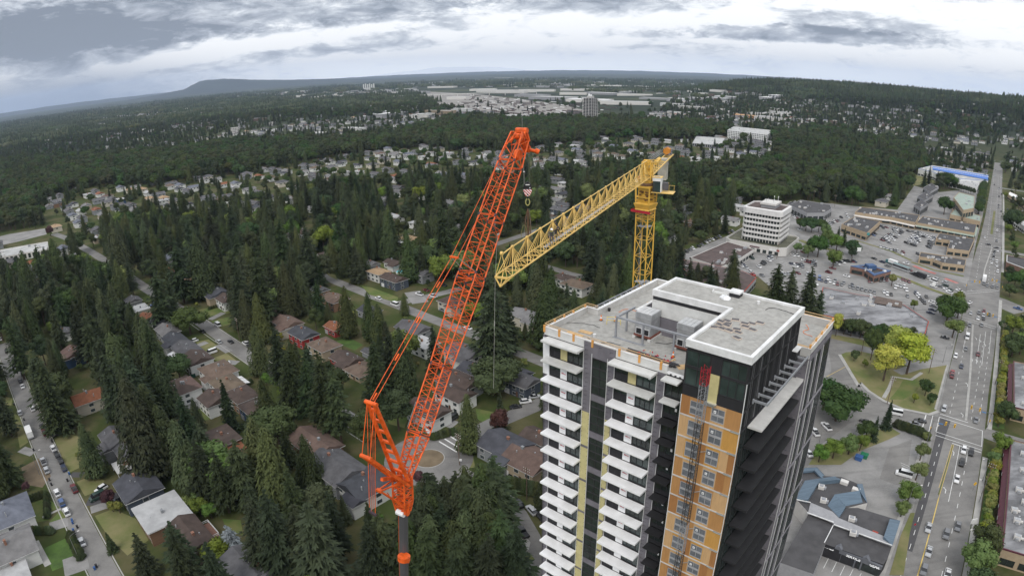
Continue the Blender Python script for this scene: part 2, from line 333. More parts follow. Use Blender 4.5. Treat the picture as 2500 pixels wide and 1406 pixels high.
    for (a,b),(c,d2) in zip(zip(out,out[1:]+out[:1]),zip(inn,inn[1:]+inn[:1])):
        p.add([(a[0],a[1],ZP-.4),(b[0],b[1],ZP-.4),(b[0],b[1],ZP+.4),(a[0],a[1],ZP+.4),(c[0],c[1],ZP+.4),(d2[0],d2[1],ZP+.4),(d2[0],d2[1],ZP-.1),(c[0],c[1],ZP-.1)],[(0,1,2,3),(3,2,5,4),(4,5,6,7)],0)
    p.prism([(20.6,-2.02),(27.52,-2.02),(27.52,14.9),(10.3,14.9),(10.3,8.85),(20.6,8.85)],ZP-.85,ZP-.38,1)
    p.build('white_penthouse_parapet',[WHITEM,BLK],TW)
    c=MB(); c.box(10.3,8.85,86.6,20.5,9.1,ZP-.9,0); c.box(10.25,8.85,86.1,10.5,14.8,ZP-.9,0); c.box(10.3,14.6,86.1,27.5,14.85,ZP-.9,1)
    c.box(10.28,8.74,88.6,20.5,8.85,ZP-.9,0)
    c.build('concrete_yard_wall',[CONC_L,BLK],TW)
    c=MB(); c.box(10.32,8.78,86.15,20.45,8.85,88.55,0); c.box(8.0,8.8,86.15,8.25,14.6,88.6,0); c.box(8.25,8.8,86.15,10.25,9.0,88.6,0); c.box(20.42,-.2,86.15,20.55,8.8,90.6,0)
    c.build('membrane_yard_wall',MEMB,TW)
    c=MB(); c.box(7.92,8.72,88.6,8.32,14.6,88.7); c.box(8.32,8.72,88.6,10.2,9.05,88.7); c.build('low_wall_cap',WHITEM,TW)
    g=MB(); g.box(8.3,9.1,86.2,10.2,14.5,87.9); g.build('raised_gravel_bed',GRAV,TW)
    # front glazing
    for (a,b,n) in ((20.6,23.3,2),(24.6,27.35,3)):
        window('penthouse_window',a,b,88.95,90.7,-1.95,n,GRN,DKF); window('penthouse_window',a,b,86.75,88.75,-1.95,n,GRN,DKF)
    c=MB(); c.box(20.5,-2.0,85.45,23.4,-1.7,86.7); c.box(24.5,-2.0,85.45,27.5,-1.7,86.7); c.box(23.32,-2.0,88.8,24.58,-1.7,90.7); c.box(20.5,-2,88.77,23.3,-1.8,88.93); c.box(24.6,-2,88.77,27.4,-1.8,88.93); c.box(20.5,-2,86.7,20.6,-1.7,90.7); c.box(27.36,-2,86.7,27.5,-1.7,90.7)
    c.build('penthouse_black_cladding',BLK,TW)
    c=MB(); c.box(23.42,-2.0,85.6,24.48,-1.7,88.78); c.build('penthouse_insulation',YEL,TW)
    c=MB(); c.box(23.3,-2.35,85.45,24.6,-2.0,85.6); c.box(23.2,-2.2,85.15,24.3,-2.0,85.3); c.build('sill_flashing',mat('bright_metal',(0,0,0)),TW)
    # right side glazing: dense black mullions over two storeys
    c=MB(); c.box(27.3,-1.9,83.1,27.42,14.6,90.7,1)
    t=-1.95; random.seed(5)
    while t<14.6:
        for z0,z1 in ((83.1,85.4),(85.6,88.7),(88.9,90.65)): c.box(27.42,t,z0,27.56,t+.07,z1,0)
        t+=random.choice((.34,.5,.72))
    for z in (83.0,85.42,88.72,90.6): c.box(27.4,-1.97,z,27.58,14.6,z+.16,0)
    for k in range(7): c.box(27.43,-1.1+k*2.3,83.3,27.5,-.3+k*2.3,90.6,2)
    c.build('side_glazing',[BLK,DKG,mat('grey_panel',(.085,.085,.09),.5,.1,1.)],TW)
    # inside of the penthouse, seen through nothing: floor edge only
    # canopy slab and steel trellis
    c=MB(); c.box(27.55,.1,82.75,29.15,14.2,83.0); c.box(29.15,.1,82.8,29.2,14.2,82.98); c.box(28.2,14.2,82.75,29.15,14.5,83.0); c.build('canopy_slab',CONC,TW)
    c=MB()
    for t in (.3,1.9,3.5,5.2,6.9,8.6,10.3,12.0,13.7):
        c.box(27.55,t,85.85,29.1,t+.14,86.1); c.box(27.56,t-.02,85.6,27.7,t+.16,86.15)
    c.box(29.1,.25,85.85,29.25,14.6,86.12); c.build('steel_trellis',GALVD,TW)
    c=MB(); c.box(27.5,12.9,85.6,28.1,14.6,86.9,0); c.box(27.45,12.8,86.9,28.2,14.7,87.0,1); c.build('stair_upstand',[BLK,WHITEM],TW)
    # black balconies on the right side
    for k in range(2,NF+2):
        z=zf(k); c=MB(); c.box(27.5,.0,z-.28,29.25,13.6,z,0); c.box(27.6,.1,z-.34,29.15,13.5,z-.28,0); c.build('black_balcony_slab',BLKS,TW)
    for k in range(1,NF+1):
        c=MB(); c.box(27.25,-1.9,zf(k+1),27.4,14.5,zf(k)-.3,1)
        for j in range(10): c.box(27.4,-1.9+j*1.8,zf(k+1),27.46,-1.82+j*1.8,zf(k)-.3,0)
        c.build('side_window_band',[DKF,DKG],TW)
    # right wing side face: three window strips with light reveals, bands every storey pair
    for j in range(0,NF+3,3):
        for a,b in ((15.9,17.2),(18.6,20.2),(21.8,24.9)):
            zt=zf(j)-.9; q=MB(); n=2 if b-a<2 else 4
            q.box(29.30,a,zt-7.1,29.33,b,zt,1); q.box(29.31,a-.06,zt-7.1,29.37,a,zt,2); q.box(29.31,b,zt-7.1,29.37,b+.06,zt,2)
            for i in range(n+1): x=a+(b-a)*i/n; q.box(29.33,x-.04,zt-7.1,29.38,x+.04,zt,0)
            for i in range(4): q.box(29.33,a,zt-i*2.36-.12,29.39,b,zt-i*2.36,0)
            q.build('wing_window',[DKF,GRN,WHITEM],TW)
        q=MB(); q.box(29.3,14.75,zf(j)-8.55,29.42,25.7,zf(j)-8.3); q.build('wing_band',mat('pale_grey_band',(.26,.25,.27),.7,.1,1.),TW)
    # plant yard
    c=MB(); P=[(7.7,4.6),(11.5,4.7),(15.7,4.7)]; zt=88.75
    for s,t in P: c.box(s-.1,t-.1,86.1,s+.1,t+.1,zt); c.box(s-.35,t-.25,86.12,s+.35,t+.25,86.2)
    c.box(7.6,7.0,86.1,7.8,7.2,zt); c.box(7.6,4.55,zt,20.4,4.8,zt+.22); c.box(7.6,4.8,zt,7.85,8.9,zt+.22); c.box(7.8,4.4,86.12,11.6,4.75,86.22)
    c.build('plant_screen_frame',GALVD,TW)
tower()
# rooftop plant and loose things standing on the roof are things of their own
def on_tower(s,t,z): return TW.location+UA*s+UB*t+Vector((0,0,z))
def cooler(s,t,label):
    e=empty('rooftop_air_unit',on_tower(s,t,86.15),GA,label,'air unit','galvanised air units in the plant yard')
    c=MB(); c.box(-1.1,-1.15,.55,1.1,1.15,2.75); c.build('casing',GALV,e)
    c=MB(); c.box(-1.15,-1.2,2.75,1.15,1.2,3.4); c.box(-1.17,-1.22,2.7,1.17,1.22,2.76); c.build('fan_deck',GALV,e)
    c=MB()
    for i in range(4):
        for j in range(2): c.box(-1.1+i*.56,-1.15+j*1.17,3.4,-1.1+i*.56+.5,-1.15+j*1.17+1.1,3.46)
    c.build('top_panel',mat('pale_galvanised',(.62,.63,.64),.35,.06,1,metal=.3),e)
    for x in (-.95,.1):
        c=MB(); c.box(x,-1.24,.6,x+.85,-1.15,1.45,0); c.box(x+.08,-1.26,.68,x+.77,-1.23,1.37,1); c.build('louvre',[WHITEM,BLK],e)
    c=MB(); c.box(-1.2,-1.3,.3,1.2,1.3,.55); c.build('base_frame',mat('red_oxide_steel',(.20,.07,.05),.7,.1,1),e)
    c=MB(); c.box(-1.3,-1.5,0,-.9,1.5,.3); c.box(.9,-1.5,0,1.3,1.5,.3); c.build('timber_skid',CONC_L,e)
cooler(10.6,7.35,'taller galvanised air unit at the left of the roof plant yard')
cooler(16.35,7.35,'galvanised air unit at the right of the yard, beside the white parapet')
random.seed(8)
spots=[(21.6,5.6),(22.3,6.4),(21.2,4.8),(22.0,4.9),(21.5,3.9),(22.2,4.1),(21.3,3.0),(22.1,3.1),(23.6,5.9),(24.2,6.6),(24.9,7.3),(24.0,5.1),(24.9,5.0),(23.5,3.9),(23.0,3.0),(23.9,3.3),(24.4,1.8)]
for i,(s,t) in enumerate(spots):
    c=MB(); h=.07+.05*(i%3); c.box(-.48,-.3,0,.48,.3,h,0); c.box(-.42,-.25,h,.42,.25,h+.02,1)
    c.build('flat_roof_panel',[mat('pale_timber_frame',(.55,.47,.40),.8,.1,2),mat('dark_panel_face',(.10,.095,.10),.6,.15,2)],loc=on_tower(s,t,91.63),rz=GA+random.uniform(-.35,.35),label='dark framed panel lying loose on the penthouse gravel among other panels',cat='roof panel',group='dark panels lying on the penthouse roof')
c=MB(); c.box(-.65,-.6,0,.65,.6,.5,0); c.box(-.75,-.7,.5,.75,.7,.72,1); c.build('roof_hatch',[BLK,WHITEM],loc=on_tower(19.2,13.9,91.62),rz=GA,label='white topped roof hatch at the back edge of the penthouse roof',cat='hatch')
def blob_mesh(n,rx,ry,hz,seed,mats,name,**k):
    rnd=random.Random(seed); c=MB(); pr=[(0.01,0),(1,.02),(.95,.35),(.6,.75),(.02,1)]; c.lathe(pr,n=n); c.v=[(x*rx*rnd.uniform(.8,1.15),y*ry*rnd.uniform(.8,1.15),z*hz*rnd.uniform(.8,1.15)) for x,y,z in c.v]; return c.build(name,mats,**k)
blob_mesh(9,.75,.5,.5,3,POLY,'plastic_sheet_bundle',loc=on_tower(18.5,12.2,91.6),rz=GA,label='crumpled white plastic sheeting beside the roof hatch',cat='plastic sheet')
c=MB()
for i in range(3): c.box(-1.3,-.35+i*.3,0,1.2,-.15+i*.3,.12)
c.box(1.0,-.4,.1,1.2,.4,.3); c.box(-1.3,-.4,.1,-1.1,.4,.3)
c.build('aluminium_ladder_rack',CONC_L,loc=on_tower(17.5,13.7,91.62),rz=GA+.3,label='pale metal rack lying left of the roof hatch',cat='rack')
random.seed(21)
e=empty('pipe_stack',on_tower(14.6,2.3,86.15),GA,'stack of black pipes and red fittings behind the front roof edge','pipes')
for i in range(9):
    c=MB(); y=-.9+.3*(i%5); z=.1+.2*(i//5); a=random.uniform(-.5,.5); c.beam((-3.4+a,y,z),(3.0+a,y+random.uniform(-.2,.2),z),.09,n=6); c.build('pipe',PIPE,e)
for i in range(26):
    c=MB(); x,y=random.uniform(-2.2,2.2),random.uniform(-.8,.8); c.beam((x,y,.3),(x+random.uniform(-.4,.4),y+random.uniform(-.3,.3),.42),.07,n=5); c.build('red_fitting' if i%3 else 'loose_timber',RED if i%3 else TIM,e)
c=MB()
for i in range(3): c.box(-.9,-.5+i*.28,0,.9,-.3+i*.28,.06)
c.build('loose_planks',TIM,loc=on_tower(3.9,3.6,86.18),rz=GA+.1,label='three loose planks on the gravel at the left of the roof',cat='planks')
e=empty('slatted_pallet',on_tower(28.0,16.0,86.18),GA,'slatted timber pallet on the lower right roof terrace','pallet')
for i in range(7):
    c=MB(); c.box(-.9,-.9+i*.28,.08,.9,-.76+i*.28,.12); c.build('slat',TIM,e)
c=MB(); [c.box(x,-.95,0,x+.1,.95,.08) for x in (-.85,-.05,.75)]; c.build('bearer',TIM,e)
def cone(s,t,lab):
    c=MB(); c.box(-.2,-.2,0,.2,.2,.05,0); c.lathe([(.16,.05),(.05,.75),(.001,.78)],n=8,m=1); c.lathe([(.122,.3),(.095,.5)],n=8,m=2); c.build('traffic_cone',[BLK,SAFE,WHITE],loc=on_tower(s,t,86.16),rz=GA,label=lab,cat='traffic cone')
cone(3.2,8.0,'orange traffic cone standing alone near the stepped left parapet'); cone(16.1,4.0,'orange traffic cone beside the right post of the plant screen')
cone(4.9,8.9,'orange traffic cone beside the yellow folding barrier'); cone(7.6,14.5,'orange traffic cone by the low wall at the back of the roof')
c=MB()
for x in (-.9,.9): c.beam((x,-.3,0),(x,0,1),.03); c.beam((x,.3,0),(x,0,1),.03)
for z in (.5,.95): c.beam((-.9,0,z),(.9,0,z),.03)
c.build('folding_barrier',mat('barrier_yellow',(.8,.62,.08),.6),loc=on_tower(5.2,8.0,86.16),rz=GA+.5,label='yellow folding barrier on the gravel beside a cone',cat='barrier')
for i,(s,t) in enumerate(((4.5,5.8),(6.3,12.5),(9.5,2.9),(12.5,6.2),(27.9,20.5),(24.0,11.5))):
    rnd=random.Random(i+40); c=MB(); p=Vector((0,0,.05)); a=rnd.uniform(0,6)
    for k in range(14): a+=rnd.uniform(-.5,.7); q=p+Vector((math.cos(a)*.35,math.sin(a)*.35,0)); c.beam(p,q,.03,n=5); p=q
    c.build('hose',[PIPE,SAFE,BLK][i%3],loc=on_tower(s,t,86.16 if i<5 else 91.63),rz=GA,label=['black hose coiled on the gravel beside the planks','orange hose on the gravel near the low wall','dark hose lying along the front roof edge','black hose on the floor of the plant yard','orange hose on the lower right terrace','dark hose across the penthouse gravel'][i],cat='hose')
for i,(s,t,z,lb) in enumerate(((5.6,3.0,86.15,'upturned bucket left of the plant screen'),(2.2,11.5,86.15,'bucket beside the stepped left parapet'),(9.2,13.2,87.9,'bucket on the raised gravel bed'),(22.5,13.0,91.6,'bucket near the back of the penthouse roof'))): c=MB(); c.lathe([(.17,0),(.21,.42),(.2,.42),(.001,.4)],n=10); c.build('bucket',[WHITEM,BLK,SAFE][i%3],loc=on_tower(s,t,z),label=lb,cat='bucket')
for i,(s,t,lb) in enumerate(((3.2,2.0,'sheet of plywood lying flat near the front left corner'),(6.0,17.5,'plywood sheets stacked near the back of the roof'),(18.6,2.8,'plywood sheet beside the pipe stack'))): c=MB(); [c.box(-1.2,-.6,.03*k,1.2,.6,.03*k+.025) for k in range(1+3*(i==1))]; c.build('plywood_sheet',TIM,loc=on_tower(s,t,86.17),rz=GA+.4*i,label=lb,cat='plywood')
# timber guard rail on the roof edge
e=empty('roof_guard_rail',on_tower(0,0,86.9),GA,'temporary timber guard rail with orange brackets along the front and left roof edge','guard rail')
for a,b in (((0,.1),(6.4,.1)),((6.4,.1),(10.7,.1)),((10.7,.1),(17.6,.1)),((0,.1),(0,9.3)),((0,9.3),(1.8,9.3))):
    c=MB(); c.beam((a[0],a[1],.55),(b[0],b[1],.55),.045); c.beam((a[0],a[1],.3),(b[0],b[1],.3),.03); c.build('rail',TIM,e)
for s,t in ((.05,.1),(2.4,.1),(4.6,.1),(7.4,.1),(11.2,.1),(13.9,.1),(16.7,.1),(0,2.2),(0,4.2),(0,6.2),(0,8.9)):
    c=MB(); (c.box(s-.13,-.12,-.55,s+.13,.05,.4) if t<1 else c.box(-.15,t-.13,-.3,.05,t+.13,.4)); c.build('bracket',ORPLY,e)
e=empty('wing_guard_rail',on_tower(29.15,14.8,86.9),GA,'timber guard rail round the lower right roof terrace','guard rail')
for a,b in (((0,0),(0,10.9)),((0,10.9),(-4.5,10.9))):
    c=MB(); c.beam((*a,.5),(*b,.5),.05); c.beam((*a,.15),(*b,.15),.06); c.build('rail',TIM,e)
for t in (0.1,2.6,5.2,7.8,10.8): c=MB(); c.box(-.1,t-.12,-.5,.12,t+.12,.55); c.build('bracket',ORPLY if t else TIM,e)
# left side outrigger frame
e=empty('outrigger_frame',on_tower(-.05,10.0,86.2),GA,'grey steel outrigger frame like a ladder along the left roof edge','steel frame')
c=MB(); c.box(0,-.3,0,.12,15.6,.2); c.build('rail',GALVD,e)
for i in range(11): c=MB(); c.box(.12,i*1.5,0,1.6,i*1.5+.12,.15); c.build('rung',GALVD,e)
# hoist mast on the ochre bay
e=empty('hoist_mast',on_tower(23.3,-2.95,0),GA,'black lattice hoist mast with a red top climbing the ochre bay','hoist mast')
for lvl,(z0,z1,mm) in enumerate([(87.9,89.9,RED)]+[(87.9-4.5*i-4.5,87.9-4.5*i,GALVD if i%4==0 else DKF) for i in range(9)]+[(0,47.4,DKF)]):
    c=MB(); a=.36
    for x,y in ((-a,-a),(a,-a),(a,a),(-a,a)): c.beam((x,y,z0),(x,y,z1),.04)
    z=z0; st=.75
    while z<z1-.2:
        for (p,q) in (((-a,-a),(a,-a)),((a,-a),(a,a)),((-a,a),(-a,-a)),((a,a),(-a,a))):
            c.beam((*p,z),(*q,z),.018); c.beam((*p,z),(*q,min(z+st,z1)),.016)
        z+=st if z1<90 and z0>40 else 3
        if z0<1 and z>47: break
    c.build('mast_section',mm,e)
for k in range(1,8): c=MB(); c.beam((-.3,.36,85-k*5.4),(-.5,.95,85-k*5.4),.04); c.beam((.3,.36,85-k*5.4),(.9,.95,85-k*5.4),.04); c.build('wall_tie',GALV,e)
# ------------------------------------------------------------------ cranes
def lattice(c,P,Q,w1,h1,w2,h2,U,V,n,rc,rb,xx=True,m=0,mb=0,ends=True):
    P,Q=Vector(P),Vector(Q)
    def cor(t,i):
        w=(w1+(w2-w1)*t)/2; h=(h1+(h2-h1)*t)/2; a=((-1,-1),(1,-1),(1,1),(-1,1))[i]; return P+(Q-P)*t+U*(w*a[0])+V*(h*a[1])
    for i in range(4): c.beam(cor(0,i),cor(1,i),rc,m,n=6)
    for k in range(n):
        a,b=k/n,(k+1)/n; mid=(a+b)/2
        for i in range(4):
            j=(i+1)%4
            if xx: c.beam(cor(a,i),cor(mid,j),rb,mb); c.beam(cor(mid,j),cor(b,i),rb,mb)
            else: c.beam(cor(a,i),cor(b,j),rb,mb) if k%2 else c.beam(cor(a,j),cor(b,i),rb,mb)
            if i%2 or not xx or k%2==0: c.beam(cor(a,i),cor(a,j),rb,mb)
    if ends:
        for t in (0,1):
            for i in range(4): c.beam(cor(t,i),cor(t,(i+1)%4),rb*1.3,mb)
OB=Vector((-11.1,48.75,77.4)); HD=Vector((.5,.866,0)); ON=Vector((.866,-.5,0))
def inpl(px,py,off=0.):            # sight line -> vertical plane of the orange jib
    d=Vector(ray(px,py)); o=Vector((0,0,H)); t=((OB+ON*off-o).dot(ON))/d.dot(ON); return o+d*t
MC=empty('mobile_crane',(-19,53.8,0),0,'orange mobile crane with a long lattice luffing jib on a dark telescopic boom','mobile crane')
ML=Vector(MC.location)
def mk(c,name,mats,parent=MC):
    c.v=[(x-ML.x,y-ML.y,z-ML.z) for x,y,z in c.v]; return c.build(name,mats,parent)
J0=inpl(984,1172); J1=inpl(1273,322); J2=inpl(1146,700)
AX=(J1-J0).normalized(); VV=ON.cross(AX).normalized()
BB=inpl(987,1405); BD=(BB-OB).normalized()
def orange_crane():
    c=MB(); bot=Vector((-19,53.8,1.5)); c.beam(bot,OB+BD*.3,.62,n=14,r2=.47); o=mk(c,'telescopic_boom',TUBE)
    c=MB(); q=OB+BD*5.6; c.beam(q-BD*.25,q+BD*.25,.66,n=14); c.beam(q-BD*.1+ON*.5,q-BD*.1+ON*.5+Vector((0,0,-.5)),.15); c.beam(q-BD*.1-ON*.5,q-BD*.1-ON*.5+Vector((0,0,-.5)),.15); mk(c,'boom_collar',ORANGE)
    c=MB(); c.beam(OB+BD*.3-ON*.62,bot-ON*.8,.03); mk(c,'side_rope',ORANGE)
    # adapter head on the boom
    up=-BD; side=BD.cross(ON).normalized()*-1
    c=MB(); T=inpl(982,1165); lattice(c,OB+up*.2,OB+(T-OB)*.35,1.1,.9,1.45,1.3,ON,side,2,.11,.06); lattice(c,OB+(T-OB)*.35,T,1.45,1.3,1.4,1.25,ON,side,3,.10,.055)
    c.beam(OB+up*.2-ON*.45,OB+up*1.3-ON*.65,.22); c.beam(OB+up*.2+ON*.45,OB+up*1.3+ON*.65,.22)
    for k in range(4): c.beam(OB+up*(.5+k*.8)-ON*.55,OB+up*(1.2+k*.8)+ON*.55,.08); 
    c.beam(OB+up*.1-ON*.6,OB+up*.1+ON*.6,.34,n=8); mk(c,'boom_head',ORANGE)
    c=MB(); c.beam(OB+up*.1+side*-.4-ON*.45,OB+up*.1+side*-.4+ON*.45,.33,n=10); mk(c,'sheave',WHITEM)
    # luffing jib: heavy lower part, lighter upper part
    w=2.15; h=2.0
    def seg(a,b,w1,h1,w2,h2,n,rc,rb,name='jib_section'):
        c=MB(); lattice(c,J0+(J1-J0)*a,J0+(J1-J0)*b,w1,h1,w2,h2,ON,VV,n,rc,rb); mk(c,name,ORANGE)
    seg(0,.12,1.15,.6,1.62,1.55,4,.095,.05,'jib_foot')
    seg(.125,.30,1.6,1.5,1.62,1.55,6,.072,.034); seg(.305,.535,1.62,1.55,2.15,2.0,7,.074,.034)
    for a,b,n in ((.555,.72,4),(.723,.89,4)): seg(a,b,2.0,1.95,2.0,1.95,n,.076,.034)
    seg(.535,.555,2.15,2.0,2.0,1.95,1,.08,.045)
    seg(.893,.985,2.0,1.95,1.4,1.8,1,.085,.05,'jib_top')
    for t in (.122,.302,.536,.556,.721,.891):
        c=MB(); p=J0+(J1-J0)*t
        k_=.74 if t<.4 else .97
        for a,b in ((-1,-1),(1,-1),(1,1),(-1,1)): c.beam(p+ON*k_*a+VV*k_*b-AX*.18,p+ON*k_*a+VV*k_*b+AX*.18,.12,n=6)
        if t in (.122,.536,.556,.302): c.beam(p+ON*k_-VV*k_,p-ON*k_-VV*k_,.05); c.beam(p+ON*k_-VV*k_,p+ON*k_+VV*k_,.05); c.beam(p+ON*.2-VV*k_,p+ON*k_+VV*.6*k_,.035)
        for a,b in ((-1,-1),(1,-1),(1,1),(-1,1)): c.beam(p+ON*k_*a+VV*k_*b,p+ON*k_*(-b)+VV*k_*a,.03)
        mk(c,'joint_frame',ORD)
    c=MB(); p=J0+(J1-J0)*.13
    for k in range(9): q=p+AX*(k*.22)-VV*1.05; c.beam(q-ON*.9,q+ON*.3,.018)
    for k in range(5): q=p+AX*(.3+k*.5)-ON*1.35; c.beam(q-VV*.9,q+VV*.2,.018); 
    c.beam(p-ON*1.35-VV*.9,p+AX*2.6-ON*1.35-VV*.9,.02); c.beam(p-ON*1.35+VV*.2,p+AX*2.6-ON*1.35+VV*.2,.02); mk(c,'service_rail',GALV)
    # head: sheaves and nose
    t=J0+(J1-J0)*.985; c=MB()
    c.beam(t-ON*.65,t+ON*.65,.34,n=10); 
    for a in (-.55,.55): c.beam(t+ON*a-AX*1.2+VV*.6,t+ON*a+AX*.75,.16); c.beam(t+ON*a+AX*.75,t+ON*a-VV*1.3+AX*.2,.14)
    c.beam(t+AX*.75-ON*.7,t+AX*.75+ON*.7,.32,n=10); mk(c,'jib_head_frame',ORANGE)
    fw=-VV if (-VV).dot(HD)>0 else VV
    c=MB(); nose=t+fw*2.2+AX*-.3; c.beam(t+AX*.7-ON*.5,nose-ON*.3,.13); c.beam(t+AX*.7+ON*.5,nose+ON*.3,.13); c.beam(nose-ON*.2,t-AX*1.6+ON*.9-VV*.8,.08); c.beam(t-AX*1.2-ON*.7,t+fw*1.2,.09); c.beam(t+fw*.3,nose,.34,n=6); c.beam(nose-ON*.35,nose+ON*.35,.42,n=12); c.beam(nose,nose+ON*1.3+fw*.5,.2,n=8); c.beam(nose+ON*1.0+fw*.2,nose+ON*1.35+fw*.5,.3,n=8); c.beam(t+AX*.7,nose,.1); c.beam(nose,t-AX*1.9+fw*1.0,.1); mk(c,'jib_nose',ORANGE)
    c=MB(); q=t-AX*1.9+fw*.9; c.beam(q-ON*.25,q+ON*.25,.62,n=16); mk(c,'deflector_sheave',ORANGE)
    c=MB(); c.beam(t+AX*.9,t+AX*.9+Vector((0,0,1.3)),.02); mk(c,'antenna',GALV)
    # rear struts
    S1=inpl(906,984); S2=inpl(894,1116); F=inpl(980,1166); F2=inpl(975,1215); TJ=inpl(1109,628)
    def strut(tip,foot,wt,wf,n,name,hh=.16,rc=.15):
        c=MB()
        for a in (-1,1): c.beam(foot+ON*a*wf/2,tip+ON*a*wt/2,rc*1.4,n=4)
        for k in range(n):
            q=foot+(tip-foot)*((k+.8)/(n+.4)); ww=wf+(wt-wf)*((k+.8)/(n+.4)); c.beam(q-ON*ww/2,q+ON*ww/2,hh)
        c.beam(tip-ON*wt*.8,tip+ON*wt*.8,.2,n=8); mk(c,name,ORANGE)
    strut(S1,F,.85,1.7,7,'rear_strut'); strut(S2,F+Vector((0,0,-.6)),.8,1.6,7,'lower_strut')
    c=MB(); 
    for a in (-.5,.5): c.beam(F2+ON*a+up*2.0,inpl(926,1197)+ON*a*.3,.09); c.beam(F2+ON*a-up*.6,inpl(926,1197)+ON*a*.3,.09)
    c.beam(inpl(926,1197)-ON*.3,inpl(926,1197)+ON*.3,.2); c.beam(inpl(950,1208),inpl(945,1202),.05); mk(c,'rope_bracket',ORANGE)
    c=MB(); c.beam(F+up*.2,inpl(932,1170),.22); mk(c,'strut_stop',ORANGE)
    # pendants
    c=MB()
    for a in (-.25,.25): c.beam(S1+ON*a,TJ+ON*a*1.2,.036,n=6)
    top=J0+(J1-J0)*.97+VV*(.75 if VV.dot(HD)<0 else -.75)
    for a in (-.6,.6): c.beam(TJ+ON*a*.6,top+ON*a,.028,n=6)
    for k in range(12):
        q=S1+(TJ-S1)*((k+.5)/12)
        if k%3==0: c.beam(q-(TJ-S1).normalized()*.35,q+(TJ-S1).normalized()*.35,.08)
    c.beam(TJ-ON*.5,TJ+ON*.5,.12); mk(c,'pendant_bars',ORANGE)
    c=MB(); 
    for a in (-.45,.45): c.beam(TJ+ON*a,J0+(J1-J0)*.56+ON*a*1.6-fw*.9,.035)
    mk(c,'pendant_support',GALV)
    c=MB(); low=inpl(908,1240)
    for i,(a,b) in enumerate(((-.45,-.3),(-.1,-.1),(.25,.15),(.5,.35))):
        c.beam(S1+ON*a,low+ON*b+Vector((0,0,-.4*(i%2))),.035 if i in (0,3) else .018,n=5)
    c.beam(S1+ON*-.45,S2+ON*-.5,.045); c.beam(S1+ON*.4,S2+ON*.45,.045); mk(c,'hanging_guys',ORANGE)
    c=MB(); c.beam(low-ON*.4+Vector((0,0,-.5)),low+ON*.4+Vector((0,0,-.7)),.16); mk(c,'guy_shackle',ORD)
    # plain carrier under the boom, out of the picture
    c=MB(); c.box(-26,50.5,.9,-12,53.5,2.6,0); c.box(-29,50.6,.8,-26.2,53.4,3.2,0)
    for i in range(6):
        for y in (50.4,53.6): c.beam((-27+i*2.6,y-.25,.75),(-27+i*2.6,y+.25,.75),.75,1,n=14)
    mk(c,'carrier',[ORANGE,BLK])
    return nose_pos(t,fw)
def nose_pos(t,fw): return t+fw*2.2+AX*-.3
NOSE=orange_crane()
hb=atd(1288,462,NOSE.xy.length); HBL=Vector((hb.x,hb.y,0))
